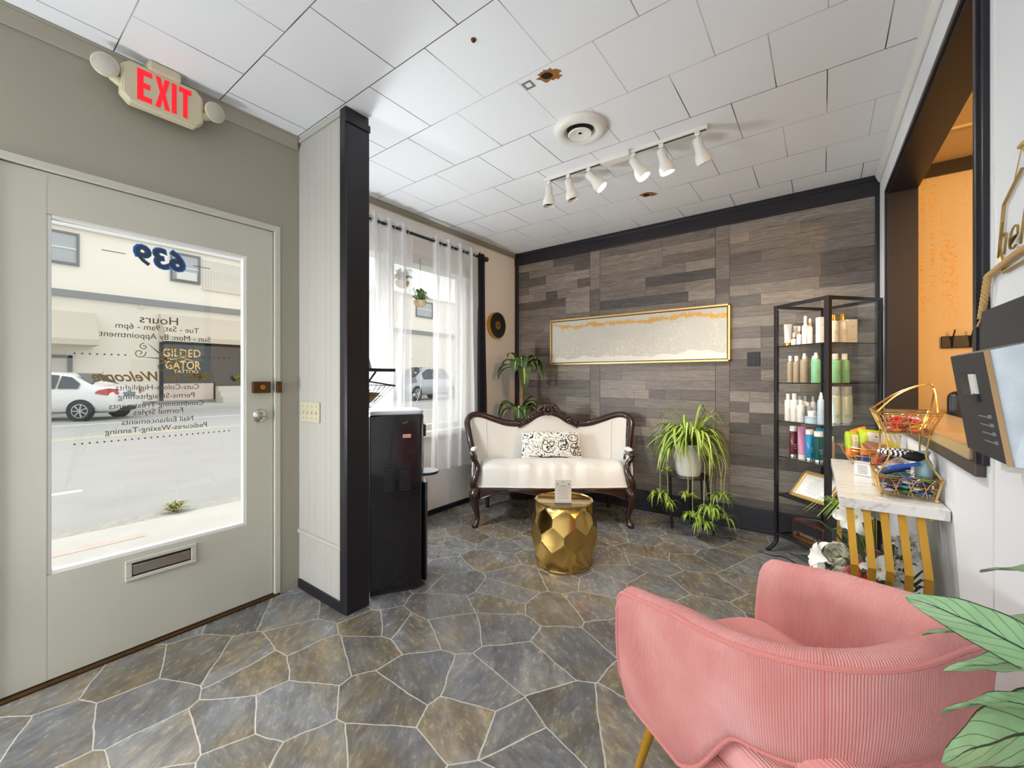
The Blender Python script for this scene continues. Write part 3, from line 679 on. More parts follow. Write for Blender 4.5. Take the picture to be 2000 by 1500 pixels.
def upwin(y0, y1, z0, z1, ac=False):
    f = MB(); 
    f.box(FX - .05, FX + .10, y0, y1, z0 - .1, z0); f.box(FX - .05, FX + .08, y0, y1, z1, z1 + .08); f.box(FX - .05, FX + .08, y0 - .08, y0, z0 - .1, z1 + .08); f.box(FX - .05, FX + .08, y1, y1 + .08, z0 - .1, z1 + .08)
    w_ = f.build('window_frame', TRG, bld, smooth=0)
    Bx('window_pane', WGL, FX - .02, FX + .03, y0, y1, z0, z1, w_, smooth=0)
    Bx('sash_rail', TRIMW, FX + .02, FX + .06, y0, y1, (z0 + z1) / 2 - .03, (z0 + z1) / 2 + .03, w_, smooth=0)
    if ac: Bx('air_conditioner', TRIMW, FX + .0, FX + .25, y0 + .12, y1 - .12, z0, z0 + .38, w_, smooth=0, bevel=.02)
upwin(1.6, 3.0, 5.82, 6.95)
upwin(6.1, 7.1, 5.80, 6.98, True)
for q in (12.2, 16.2, 20.6, 25.5, 30): upwin(q, q + 1.5, 5.85, 6.9)
upwin(-3.2, -1.8, 5.82, 6.95); 
m = MB()
for i in range(26): m.box(FX, FX + 0.035, 7.28 + i * 0.12, 7.28 + i * 0.12 + 0.07, 5.62, 6.95)
m.box(FX, FX + 0.02, 7.26, 10.4, 5.60, 6.97); m.box(FX, FX + 0.1, 7.24, 10.4, 5.5, 5.6); m.build('corrugated_siding', CORR, bld, smooth=0)
def awning(y0, y1, z0, z1, dep, nm='awning'):
    f = MB(); f.hexa([(FX, y0, z0), (FX + dep, y0, z0), (FX + dep, y1, z0), (FX, y1, z0), (FX, y0, z1), (FX + 0.25, y0 + 0.0, z1), (FX + 0.25, y1, z1), (FX, y1, z1)])
    f.box(FX + dep - .02, FX + dep + .01, y0, y1, z0 - .22, z0 + .01); f.box(FX, FX + dep, y1 - .01, y1, z0 - .22, z0); f.box(FX, FX + dep, y0, y0 + .01, z0 - .22, z0)
    return f.build(nm, AWN, bld, smooth=0)
awning(-3.0, 3.5, 2.72, 3.85, 1.1); awning(5.6, 13.8, 3.05, 4.1, 1.1)
# garage door and dark base under the left awning
m = MB(); m.box(FX, FX + .06, -2.8, 2.75, GZ, 2.0); m.build('roller_door', mat('pale_roller_door', S(206, 200, 190), 0.6), bld, smooth=0)
m = MB(); m.box(FX, FX + .12, 2.75, 2.88, GZ, 2.1); m.box(FX, FX + .12, -2.9, 2.88, 2.0, 2.12); m.build('door_frame', TRG, bld, smooth=0)
# tattoo shop front
m = MB(); m.box(FX, FX + 0.06, 5.72, 9.75, 0.62, 3.0); m.build('shop_window', DGLS, bld, smooth=0)
for q in ((5.62, 5.75, GZ, 3.0), (7.7, 7.78, GZ, 1.0), (8.9, 8.95, .9, 3.0)): Bx('shop_frame', MATS.get('dark_green_frame') or mat('dark_green_frame', S(34, 44, 44), 0.4), FX, FX + 0.12, q[0], q[1], q[2], q[3], bld, smooth=0)
m = MB(); m.box(FX, FX + 0.10, 5.75, 7.7, GZ, 0.95); m.build('shop_bulkhead', mat('pinkish_render', S(222, 204, 192), 0.9), bld, smooth=0)
m = MB(); m.box(FX, FX + 1.1, 7.78, 13, GZ, 0.30).box(FX, FX + .8, 7.78, 13, .30, .55).box(FX, FX + .5, 7.78, 13, .55, .8); m.build('shop_steps', mat('pale_steps', S(212, 208, 198), 0.9), bld, smooth=0)
SIGNG = mat('gilded_sign_letters', S(226, 190, 120), 0.4, emit=((0.9, 0.65, 0.3, 1), 0.25))
def sgn(body, y, z, size, wd, sh=0): text_mesh('shop_sign', body, size, SIGNG, bld, 0.01, sh, M=basis((0, 1, 0), (0, 0, 1), (1, 0, 0), (FX + 0.085, y, z)), width=wd, offset=0.012 * size)
sgn('GILDED', 6.45, 2.35, 0.52, 1.45); sgn('GATOR', 6.5, 1.78, 0.52, 1.35); sgn('TATTOO', 6.6, 1.50, 0.22, 0.95)
m = MB(); m.tube([(FX + .085, 5.95 + t * .1, 2.03 + 0.05 * math.sin(t * 1.1)) for t in range(12)], 0.018, 5); m.tube([(FX + .085, 5.9 + .12 * t, 2.12 - .04 * math.sin(t)) for t in range(7)], 0.014, 5); m.build('sign_flourish', SIGNG, bld)
rr = random.Random(3)
for (y, z) in ((8.7, 1.0), (7.2, 1.1)):
    m = MB()
    for i in range(24): m.leaf([(FX + .3, y, z), (FX + .35, y + rr.uniform(-.2, .2), z + rr.uniform(.1, .3)), (FX + .4, y + rr.uniform(-.35, .35), z + rr.uniform(.1, .4))], [.01, .04, .0], .2)
    m.build('shop_plant', GREENL, bld, smooth=0)
m = MB(); m.box(FX, FX + .14, -16, 46, GZ, 0.16); m.build('plinth', BAND, bld, smooth=0)
m = MB(); m.lathe([(0, 0), (.05, .02), (.08, .1), (.02, .14)], 12, (FX + .12, 5.0, 4.25)); m.build('wall_lamp', TRIMW, bld)
# weed at the kerb
m = MB(); rr = random.Random(5)
for i in range(70):
    a = rr.uniform(0, 2 * PI); L = rr.uniform(.05, .16); h = rr.uniform(.03, .10)
    m.leaf([(-5.08, 1.30, GZ), (-5.08 + math.cos(a) * L * .5, 1.30 + math.sin(a) * L * .5, GZ + h), (-5.08 + math.cos(a) * L, 1.30 + math.sin(a) * L, GZ + h * .9)], [.004, .010, .0], .2)
tag(m.build('weed', mat('dry_weed', S(150, 148, 80), 0.8), smooth=0), 'small yellow green weed growing from the kerb crack', 'weed')

# ---------------------------------------------------------------- parked cars
CARP = mat('white_car_paint', S(226, 226, 224), 0.15, coat=0.8); CARS = mat('silver_car_paint', S(170, 178, 186), 0.2, metal=0.4, coat=0.6)
TYRE = mat('tyre_rubber', S(34, 34, 36), 0.8); CARG = mat('car_glass', S(48, 54, 58), 0.05, spec=0.8); TAILR = mat('red_tail_lamp', S(180, 30, 34), 0.15, coat=0.6); RIM = mat('silver_wheel', S(190, 190, 190), 0.3, metal=0.7)
def car(paint, label, loc, rz, nm='car'):
    t = thing(nm, label, 'car', loc, rz)
    # x forward from rear bumper (0) to nose (4.45); half width 0.85
    st = [  # x, z low, z belt, half belt, z roof, half roof
        (0.00, .42, .66, .70, .70, .60), (0.04, .30, .80, .79, .98, .66), (0.14, .24, .90, .83, 1.04, .70), (0.45, .22, .93, .85, 1.06, .70), (0.62, .22, .94, .85, 1.10, .64),
        (0.85, .22, .95, .86, 1.25, .62), (1.15, .22, .95, .86, 1.42, .60), (1.6, .22, .94, .87, 1.49, .60), (2.2, .22, .92, .87, 1.51, .60), (2.7, .22, .91, .87, 1.48, .60),
        (3.1, .22, .92, .86, 1.30, .60), (3.45, .22, .93, .85, 1.06, .62), (3.7, .22, .90, .84, .98, .62), (4.1, .24, .82, .80, .88, .60), (4.38, .28, .70, .72, .74, .55), (4.45, .36, .60, .62, .62, .5)]
    def sect(q):
        x, z0, zb, hb, zr, hr = q
        half = [(hb * .55, z0), (hb * .93, z0 + .04), (hb * 1.0, z0 + (zb - z0) * .35), (hb * 1.01, z0 + (zb - z0) * .7), (hb * .97, zb), (hr + (hb * .93 - hr) * .45, zb + (zr - zb) * .5), (hr, zb + (zr - zb) * .92), (hr * .6, zr), (0, zr + .02)]
        return [Vector((x, y, z)) for y, z in half] + [Vector((x, -y, z)) for y, z in half[-2::-1]]
    S_ = [sect(q) for q in st]; n = len(S_[0])
    b = MB(); b.add([p for s_ in S_ for p in s_], [(i * n + j, i * n + j + 1, (i + 1) * n + j + 1, (i + 1) * n + j) for i in range(len(S_) - 1) for j in range(n - 1)] + [tuple(range(n)), tuple((len(S_) - 1) * n + j for j in range(n))][::1])
    b.build('body', paint, t, smooth=60, subd=1)
    def P(x, side, f):   # point on the greenhouse side, f=0 belt .. 1 roof
        for i in range(len(st) - 1):
            if st[i][0] <= x <= st[i + 1][0]:
                k = (x - st[i][0]) / (st[i + 1][0] - st[i][0]); q = [a_ + (c_ - a_) * k for a_, c_ in zip(st[i], st[i + 1])]; break
        x, z0, zb, hb, zr, hr = q
        y = hb * .97 + (hr - hb * .97) * (f * .9) + .012; return Vector((x, side * y, zb + .02 + (zr - zb) * f * .86))
    for side in (1, -1):
        g = MB()
        for x0, x1, f0, f1 in ((0.86, 1.36, .62, .93), (1.42, 2.18, .95, .95), (2.26, 3.0, .95, .80)):
            g.add([P(x0, side, .05), P((x0 + x1) / 2, side, .05), P(x1, side, .05), P(x1, side, f1), P((x0 + x1) / 2, side, max(f0, f1)), P(x0, side, f0)], [(0, 1, 2, 3, 4, 5)])
        g.build('side_window', CARG, t, smooth=0)
    g = MB(); g.add([(.66, -.60, 1.07), (.66, .60, 1.07), (1.13, .50, 1.42), (1.13, -.50, 1.42)], [(0, 1, 2, 3)]); g.T = Matrix.Identity(4); 
    for v in g.v: v += Vector((-.03, 0, .035))
    g.build('rear_window', CARG, t, smooth=0)
    g = MB(); g.add([(3.5, -.60, 1.05), (3.5, .60, 1.05), (2.78, .50, 1.46), (2.78, -.50, 1.46)], [(0, 1, 2, 3)])
    for v in g.v: v += Vector((.05, 0, .035))
    g.build('windscreen', CARG, t, smooth=0)
    for side in (1, -1):
        g = MB(); g.hexa([(-.02, side * .52, .80), (.12, side * .84, .78), (.42, side * .868, .84), (.2, side * .6, .82), (.0, side * .55, .96), (.10, side * .80, .99), (.34, side * .855, .93), (.2, side * .6, .97)]); g.build('tail_lamp', TAILR, t, smooth=0)
    g = MB(); g.box(-.02, .03, -.26, .26, .72, .86); g.build('number_plate', mat('plate_' + nm, S(120, 128, 132), 0.4) if 'plate_' + nm not in MATS else MATS['plate_' + nm], t, smooth=0, bevel=.005)
    for x in (.78, 3.55):
        for side in (1, -1):
            g = MB(); g.T = Matrix.Translation((x, side * .80, .31)) @ Matrix.Rotation(PI / 2 * -side, 4, 'X')
            g.lathe([(.20, -.10), (.29, -.09), (.31, -.04), (.31, .05), (.29, .08), (.21, .085)], 28); w_ = g.build('wheel', TYRE, t)
            g = MB(); g.T = Matrix.Translation((x, side * .80, .31)) @ Matrix.Rotation(PI / 2 * -side, 4, 'X')
            g.lathe([(.21, .05), (.21, .088), (.19, .09), (.185, .07), (.05, .075), (.04, .09), (0, .092)], 28)
            for k in range(7):
                a = 2 * PI * k / 7; g.tube([(0.04 * math.cos(a), .04 * math.sin(a), .082), (.19 * math.cos(a), .19 * math.sin(a), .082)], .022, 6)
            g.build('hubcap', RIM, w_)
            g = MB(); g.T = Matrix.Translation((x, side * .79, .31)) @ Matrix.Rotation(PI / 2 * -side, 4, 'X'); g.lathe([(.345, .03), (.35, .072), (.0, .0725)], 28); g.build('wheel_arch', TYRE, t)
    g = MB(); g.tube([(1.9, .875, .84), (2.05, .885, .845)], .018, 8); g.build('door_handle', paint, t)
    g = MB(); g.tube([(.9, 0, 1.33), (.7, 0, 1.50)], .008, 6); g.build('aerial', BLACKM, t)
    return t
# rear wheel nearest us stands at (-17.9, 2.3); nose points away to the left
def car_at(paint, label, wx, wy, heading, nm='car'):
    hx, hy = math.cos(heading), math.sin(heading)
    lx, ly = -hy, hx                       # left side of the car
    side = -1 if (-ly * 0 + lx) < 0 else 1  # side that faces +X
    ox = wx - hx * .78 - lx * side * .85; oy = wy - hy * .78 - ly * side * .85
    return car(paint, label, (ox, oy, GZ), heading, nm)
car_at(CARP, 'white sedan parked across the street, rear turned to the door glass', -17.9, 2.3, math.radians(230))

suv = car(CARS, 'tall pale silver car seen through the gap between the sheer curtains', (-19.6, 19.4, GZ), math.radians(-88), 'car'); suv.scale = (1.0, 1.05, 1.3)
# ---------------------------------------------------------------- ceiling things
t = thing('exit_sign', 'beige emergency exit sign with red letters and two lamps above the door', 'exit sign', (-2.375, 0.566, 2.47))
BEIGE = mat('aged_beige_plastic', S(206, 196, 166), 0.42, vary=(6, 0.06))
m = MB(); p = []
hw, hh, c_ = 0.146, 0.088, 0.03
m.prism([(-hw, -hh + c_), (-hw + c_, -hh), (hw - c_, -hh), (hw, -hh + c_), (hw, hh - c_), (hw - c_, hh), (-hw + c_, hh), (-hw, hh - c_)], -0.022, 0.022, 'x'); m.build('housing', BEIGE, t, bevel=0.006)
m = MB(); m.prism([(-hw + .008, -hh + c_), (-hw + c_, -hh + .008), (hw - c_, -hh + .008), (hw - .008, -hh + c_), (hw - .008, hh - c_), (hw - c_, hh - .008), (-hw + c_, hh - .008), (-hw + .008, hh - c_)], 0.020, 0.026, 'x'); m.build('face_plate', BEIGE, t, bevel=0.003)
LT = {'E': [(0, 0), (1, 0), (1, .17), (.42, .17), (.42, .42), (.88, .42), (.88, .59), (.42, .59), (.42, .83), (1, .83), (1, 1), (0, 1)], 'I': [(.0, 0), (1, 0), (1, 1), (0, 1)],
      'X': [(0, 0), (.36, 0), (.53, .33), (.68, 0), (1.05, 0), (.72, .51), (1.03, 1), (.68, 1), (.52, .69), (.38, 1), (.02, 1), (.33, .51)], 'T': [(.33, 0), (.70, 0), (.70, .83), (1.03, .83), (1.03, 1), (0, 1), (0, .83), (.33, .83)]}
for ch, y0, w_ in (('E', -.094, .050), ('X', -.034, .050), ('I', .024, .018), ('T', .050, .046)):
    m = MB(); m.prism([(y0 + u * w_, -.067 + v * .134) for u, v in LT[ch]], .0255, .0275, 'x'); m.build('exit_letter', RED_E, t, smooth=0)
m = MB(); m.box(-0.03, 0.035, -0.06, 0.06, hh - .01, 0.125); m.build('ceiling_canopy', BEIGE, t, smooth=0, bevel=0.012)
for sy in (-1, 1):
    m = MB(); m.tube([(0.0, sy * 0.135, -0.02), (0.005, sy * 0.165, -0.008), (0.012, sy * 0.185, 0.01)], 0.018, 10); br = m.build('lamp_bracket', BEIGE, t)
    m = MB(); m.T = Matrix.Translation((0.01, sy * 0.190, 0.022)) @ Matrix.Rotation(math.radians(98), 4, 'Y') @ Matrix.Rotation(math.radians(-10 * sy), 4, 'X')
    m.lathe([(0.014, -0.03), (0.030, -0.018), (0.042, 0.0), (0.045, 0.014), (0.041, 0.018)], 24); lh = m.build('lamp_head', BEIGE, t)
    m2 = MB(); m2.T = m.T; m2.lathe([(0.039, 0.012), (0.038, 0.020), (0.022, 0.026), (0.0, 0.028)], 24); m2.build('lamp_lens', CLEARL, lh)
# light switch
t = thing('light_switch', 'ivory four-gang light switch plate on the panelled stub wall', 'light switch', (-2.304, SY0 - 0.003, 1.018))
m = MB(); m.box(-0.100, 0.100, -0.006, 0.0, -0.057, 0.057); m.build('plate', IVORY, t, smooth=0, bevel=0.003)
for i in range(4):
    x = -0.070 + i * 0.0465
    m = MB(); m.box(x - 0.006, x + 0.006, -0.0075, -0.005, -0.013, 0.013); q = m.build('toggle', IVORY, t, smooth=0); 
    MB().hexa([(x - .004, -.014, -.010), (x + .004, -.014, -.010), (x + .004, -.007, -.006), (x - .004, -.007, -.006), (x - .004, -.014, -.004), (x + .004, -.014, -.004), (x + .004, -.007, .006), (x - .004, -.007, .006)]).build('toggle_lever', IVORY, q, smooth=0)
    m = MB(); m.ell((x, -.0065, .033), (.003, .0012, .003), 8, 6).ell((x, -.0065, -.033), (.003, .0012, .003), 8, 6); m.build('screw', DBRASS, t)

# round ceiling vent
t = thing('ceiling_vent', 'round white ceiling air diffuser with a dished centre', 'vent', (-1.08, 2.08, CZ))
VW = mat('vent_enamel', S(226, 224, 216), 0.35)
MB().lathe([(0.144, 0.0), (0.146, -0.008), (0.138, -0.024), (0.118, -0.034), (0.095, -0.032), (0.078, -0.018), (0.072, -0.004)], 48).build('flange', VW, t)
MB().lathe([(0.085, -0.0035), (0.084, -0.006), (0.0, -0.006)], 40).build('throat', BLACKV, t)
MB().lathe([(0.060, -0.030), (0.066, -0.036), (0.060, -0.040), (0.035, -0.032), (0.0, -0.026)], 40).build('dish', VW, t)
MB().cyl((0, 0, -0.03), (0, 0, -0.004), 0.010, 10).build('stem', VW, t)

# track lights
def track(x0, x1, label):
    t = thing('light_track', label, 'light track', ((x0 + x1) / 2, 2.475, CZ)); h = (x1 - x0) / 2
    m = MB(); m.box(-h, h, -0.018, 0.018, -0.020, 0); m.build('rail', WHITEP, t, smooth=0, bevel=0.003)
    m = MB(); m.box(-h + .01, h - .01, -0.006, 0.006, -0.0215, -0.0195); m.build('slot', BLACKV, t, smooth=0)
    m = MB(); m.box(h - .012 if x0 < -1.2 else -h - .0, h + .004 if x0 < -1.2 else -h + .014, -.021, .021, -.028, 0); m.build('end_cap', WHITEP, t, smooth=0, bevel=.003)
track(-1.555, -1.09, 'left half of the white ceiling light track, nearer the curtains'); track(-0.985, -0.505, 'right half of the white ceiling light track, nearer the pass-through')
tag(MB().box(-1.13, -0.94, 2.44, 2.51, CZ - 0.035, CZ).build('track_feed_box', WHITEP, smooth=0, bevel=0.004), 'white feed box joining the two ceiling light tracks', 'junction box')
heads = [(-1.525, 0, 0, 0, 'leftmost white track spotlight, hanging straight down'), (-1.372, 14, 35, 0, 'white track spotlight second from the left, tilted slightly to the wall'),
         (-1.222, 42, 18, 1, 'lit white track spotlight third from the left, tilted strongly right'), (-0.925, 30, 15, 1, 'lit white track spotlight left of centre on the right-hand track'),
         (-0.757, 18, 40, 1, 'white track spotlight in the middle of the right-hand track'), (-0.560, 26, 60, 0, 'rightmost white track spotlight with a dark unlit mouth')]
for x, tilt, az, lit, lab in heads:
    t = thing('track_spotlight', lab, 'spotlight', (x, 2.475, CZ - 0.02))
    m = MB(); m.box(-0.014, 0.014, -0.010, 0.010, -0.022, 0.0); m.build('adapter', WHITEP, t, smooth=0, bevel=0.003)
    m = MB(); m.tube([(0, 0, -0.02), (0, 0, -0.040), (0.018, 0, -0.052)], 0.006, 8); m.build('stem', WHITEP, t)
    A = Matrix.Translation((0, 0, -0.045)) @ Matrix.Rotation(math.radians(az), 4, 'Z') @ Matrix.Rotation(math.radians(-tilt), 4, 'Y') @ Matrix.Translation((0, 0, 0.012))
    m = MB(); m.T = A; m.lathe([(0.0, 0.002), (0.020, 0.0), (0.025, -0.006), (0.026, -0.060), (0.030, -0.075), (0.040, -0.098), (0.042, -0.108), (0.042, -0.138), (0.039, -0.140), (0.036, -0.120)], 28); b_ = m.build('shade', WHITEP, t)
    m = MB(); m.T = A; m.lathe([(0.036, -0.118), (0.036, -0.122), (0.0, -0.120)], 24); m.build('bulb', LAMP_E if lit else BLACKV, t)
    d = (A.to_3x3() @ Vector((0, 0, -1))).normalized(); p = Vector(t.location) + A @ Vector((0, 0, -0.15))
    if lit or True:
        l = bpy.data.lights.new('track_spot', 'SPOT'); l.energy = (30 if x > -1 else 22) if lit else (16 if x > -1 else 9); l.color = (1.0, 0.93, 0.84); l.spot_size = math.radians(125); l.spot_blend = 0.8; l.shadow_soft_size = 0.03
        o = bpy.data.objects.new('track_spot', l); COL.objects.link(o); o.location = p; o.rotation_euler = d.to_track_quat('-Z', 'Y').to_euler()
# damage in the ceiling tiles
RUST = mat('torn_tile_brown', S(150, 98, 44), 0.9, vary=(60, 0.4)); HOLE = mat('dark_hole', S(18, 10, 8), 1.0)
def torn(name, cx, cy, r, label, seed, hole=True, sq=1.0, col=RUST):
    q = random.Random(seed); m = MB(); n = 26
    m.prism([(r * (0.65 + 0.5 * q.random()) * math.cos(2 * PI * i / n) * sq, r * (0.65 + .5 * q.random()) * math.sin(2 * PI * i / n) * 0.7) for i in range(n)], -0.0015, 0.001)
    t = thing(name, label, 'ceiling damage', (cx, cy, CZ), 0.5); m.build('torn_edge', col, t, smooth=0)
    if hole: m = MB(); m.prism([(r * 0.42 * (0.85 + .3 * q.random()) * math.cos(2 * PI * i / 12) - .01, r * .34 * math.sin(2 * PI * i / 12)) for i in range(12)], -0.0022, 0.0); m.build('hole', HOLE, t, smooth=0)
torn('ceiling_hole', -1.006, 1.632, 0.062, 'ragged brown hole torn in the white ceiling tile', 1)
torn('ceiling_hole', -1.062, 3.141, 0.055, 'small torn brown slit in the ceiling beyond the track lights', 2, True, 1.3)
t = thing('ceiling_patch', 'small grey square patch of old glue on the ceiling beside the hole', 'ceiling damage', (-1.117, 1.629, CZ), 0.0)
m = MB(); m.box(-.026, .026, -.026, .026, -.0012, .001); m.build('glue_patch', mat('grey_glue', S(130, 126, 122), 0.9, vary=(80, 0.5)), t, smooth=0); m = MB(); m.box(-.012, .016, -.014, .012, -.002, 0); m.build('bare_tile', CEIL, t, smooth=0)
m = MB(); m.T = Matrix.Translation((-1.147, 1.275, CZ)); m.lathe([(.011, 0), (.010, -.006), (.004, -.012), (0, -.013)], 10); tag(m.build('ceiling_hook', DBRASS), 'tiny old hook screwed into the ceiling tile', 'hook')
# stands for the added fill lights, all out of view
for g in FILL_POS[:0]: pass
def fill_lamp(x, y, z, label, grp=None):
    t = thing('fill_lamp', label, 'floor lamp', (x, y, 0), 0, grp)
    MB().lathe([(0, 0), (.11, 0), (.11, .012), (.02, .022)], 28).build('base', BLACKM, t); MB().cyl((0, 0, .01), (0, 0, z - .12), .008, 10).build('pole', BLACKM, t); MB().lathe([(.01, z - .14), (.05, z - .125), (.055, z - .115)], 24).build('lamp_cup', BLACKM, t)
for g in FILL_POS: fill_lamp(g[0], g[1], g[2], 'added fill light on a slim black stand behind the camera', 'added fill lights in the rear salon')
fill_lamp(-2.50, 1.52, 1.12, 'added fill light on a slim stand hidden between water cooler and front window')

# ---------------------------------------------------------------- painting, clock, curtain
t = thing('painting', 'long narrow white and gold abstract painting in a thin gold frame', 'painting', (-1.452, YB - 0.008, 1.578), 0)
W_, H2 = 0.850, 0.234
m = MB()
for q in ((-W_, W_, H2 - .016, H2), (-W_, W_, -H2, -H2 + .016), (-W_, -W_ + .016, -H2, H2), (W_ - .016, W_, -H2, H2)): m.box(q[0], q[1], -0.040, 0.0, q[2], q[3])
m.build('frame', mat('pale_gold_frame', S(226, 186, 118), 0.3, metal=0.6), t, smooth=0, bevel=0.002)
m = MB(); m.box(-W_ + .014, W_ - .014, -.016, 0, -H2 + .014, H2 - .014); m.build('shadow_gap', BLACKV, t, smooth=0)
def paint_mat():
    m_ = mat('abstract_canvas', S(214, 212, 204), 0.7); n, l, b = nodes(m_)
    t_ = n.new('ShaderNodeTexCoord').outputs['Object']; s_ = n.new('ShaderNodeSeparateXYZ'); l.new(t_, s_.inputs[0])
    base = nnoise(n, l, nmap(n, l, t_, (2.2, 1, 3)), 1.5, 5); st = nnoise(n, l, nmap(n, l, t_, (120, 1, 2)), 1, 3)
    c = nmix(n, l, base.outputs['Fac'], S(186, 186, 180), S(212, 211, 205))
    c = nmix(n, l, nmath(n, l, 'MULTIPLY', st.outputs['Fac'], 0.45), c, S(166, 166, 158))
    # pale hill along the bottom
    hn = nnoise(n, l, nmap(n, l, t_, (2.6, 0, 0)), 1, 2)
    hz = nmath(n, l, 'LESS_THAN', s_.outputs['Z'], nmath(n, l, 'MULTIPLY_ADD', hn.outputs['Fac'], 0.22, -0.27))
    c = nmix(n, l, nmath(n, l, 'MULTIPLY', hz, 0.6), c, S(236, 236, 234))
    # gold leaf band along the top
    wv = nnoise(n, l, nmap(n, l, t_, (3.0, 0, 0)), 1, 3)
    zc = nmath(n, l, 'MULTIPLY_ADD', wv.outputs['Fac'], 0.16, 0.075)
    dz = nmath(n, l, 'ABSOLUTE', nmath(n, l, 'SUBTRACT', s_.outputs['Z'], zc))
    fl = nnoise(n, l, t_, 38, 5, 0.7, 1.5); k = n.new('ShaderNodeMapRange'); l.new(dz, k.inputs[0]); k.inputs[1].default_value = 0.0; k.inputs[2].default_value = 0.055; k.inputs[3].default_value = 0.20; k.inputs[4].default_value = -0.22
    pt = nnoise(n, l, nmap(n, l, t_, (7, 0, 0)), 1, 2)
    gm = nmath(n, l, 'GREATER_THAN', nmath(n, l, 'ADD', nmath(n, l, 'MULTIPLY_ADD', pt.outputs['Fac'], 0.5, -0.25), nmath(n, l, 'ADD', fl.outputs['Fac'], k.outputs[0])), 0.575)
    # scattered flecks
    f2 = nnoise(n, l, t_, 120, 2, 0.5); lowz = n.new('ShaderNodeMapRange'); l.new(s_.outputs['Z'], lowz.inputs[0]); lowz.inputs[1].default_value = -0.2; lowz.inputs[2].default_value = 0.15; lowz.inputs[3].default_value = 0.08; lowz.inputs[4].default_value = -0.02
    big = nnoise(n, l, t_, 4, 2)
    fm = nmath(n, l, 'GREATER_THAN', nmath(n, l, 'ADD', f2.outputs['Fac'], nmath(n, l, 'ADD', lowz.outputs[0], nmath(n, l, 'MULTIPLY_ADD', big.outputs['Fac'], 0.2, -0.12))), 0.66)
    gold = nmix(n, l, fl.outputs['Fac'], S(166, 118, 46), S(236, 200, 120))
    c = nmix(n, l, gm, c, gold); c = nmix(n, l, fm, c, S(238, 226, 190)); l.new(c, b.inputs['Base Color']); l.new(nmath(n, l, 'MULTIPLY', gm, 0.6), b.inputs['Metallic'])
    l.new(nbump(n, l, nmath(n, l, 'ADD', st.outputs['Fac'], gm), 0.3, 0.003), b.inputs['Normal']); return m_
m = MB(); m.box(-W_ + .024, W_ - .024, -0.030, -0.010, -H2 + .024, H2 - .024); m.build('canvas', paint_mat(), t, smooth=0)

t = thing('wall_clock', 'round black wall clock with a gold rim and gold centre by the window', 'clock', (XW + 0.001, 3.425, 1.762))
A = Matrix.Rotation(PI / 2, 4, 'Y')
m = MB(); m.T = A; m.lathe([(0.134, 0), (0.136, 0.002), (0.136, 0.044), (0.131, 0.046), (0.128, 0.040)], 56); m.build('rim', GOLD, t)
m = MB(); m.T = A; m.lathe([(0.130, 0.0385), (0.130, 0.043), (0.0, 0.0435)], 48); m.build('face', BLACKV, t)
m = MB(); m.T = A; m.lathe([(0.044, 0.043), (0.043, 0.0455), (0.0, 0.046)], 36); m.build('centre_disc', GOLD, t)
m = MB(); m.T = A; m.box(-.004, .003, -.02, .036, .046, .048).box(-.03, .012, -.002, .002, .048, .050); m.build('hands', DBRASS, t, smooth=0)

RZ = 2.385; RXX = XW + 0.10
t = thing('curtain_rod', 'black curtain rod with ball finial above the window', 'curtain rod', (RXX, 2.3, RZ))
MB().cyl((0, -0.92, 0), (0, 0.845, 0), 0.0125, 14).build('pole', BLACKM, t)
m = MB(); m.ell((0, 0.868, 0), (.026, .026, .026), 16, 10).cyl((0, .84, 0), (0, .852, 0), .018, 14); m.build('finial', BLACKM, t)
for y in (-0.9, 0.80): MB().tube([(0, y, 0), (-0.05, y, 0), (-0.1, y, -0.0)], 0.007, 8).build('bracket', BLACKM, t)
def curtain(y0, y1, zt, zb, folds, mt, label, seed, amp=0.042, x0=RXX, name='curtain', ring=True, flare=0.0):
    t = thing(name, label, 'curtain', (x0, (y0 + y1) / 2, 0)); q = random.Random(seed); hw = (y1 - y0) / 2
    ph = q.random() * .6; fr = [1 + .25 * q.uniform(-1, 1) for _ in range(12)]
    def fn(u, v):
        z = zt + (zb - zt) * v; s_ = u * folds * 2 * PI
        a = amp * (0.95 + 0.25 * math.sin(3 * u + seed)) * (1 + .15 * math.sin(5 * v + seed))
        x = a * math.sin(s_ + 0.25 * math.sin(v * 4 + u * 9 + seed) * v)
        y = -hw + 2 * hw * u + flare * v * (u - .5) + .012 * math.sin(2 * s_ + 1) + 0.012 * math.sin(v * 6 + u * 13 + seed) * v
        return (x, y, z + (.004 * math.sin(s_) if v == 0 else 0) + (.012 * math.sin(u * 7 + seed) if v == 1 else 0))
    m = MB(); m.grid(fn, folds * 22, 40); c = m.build('cloth', mt, t, smooth=180)
    m = MB()
    m.grid(lambda u, v: Vector(fn(u, v * 0.045)) + Vector((0.002, 0, 0)), folds * 22, 2); m.build('heading', mt, t, smooth=180)
    if ring:
        for k in range(folds * 2):
            u = (k) / (folds * 2) + .0; p = fn(u, 0.03 / 2); 
            y = p[1]; MB().tube([(0.026 * math.cos(a) * .35, y + (0.004 if k % 2 else -.004), RZ + .024 * math.sin(a)) for a in [2 * PI * i / 18 for i in range(18)]] if False else [(0.024 * math.sin(a), y + 0.010 * math.sin(a), RZ + 0.024 * math.cos(a)) for a in [2 * PI * i / 18 for i in range(18)]], 0.0028, 6, closed=True).build('grommet', CHROME, t)
    return t
curtain(1.56, 2.235, 2.432, 0.36, 5, SHEER, 'sheer white curtain on the left half of the window, partly behind the water cooler', 2, flare=-.05)
curtain(2.455, 3.03, 2.432, 0.40, 4, SHEER, 'sheer white curtain on the right half of the window, beside the dark drape', 5, flare=.04)
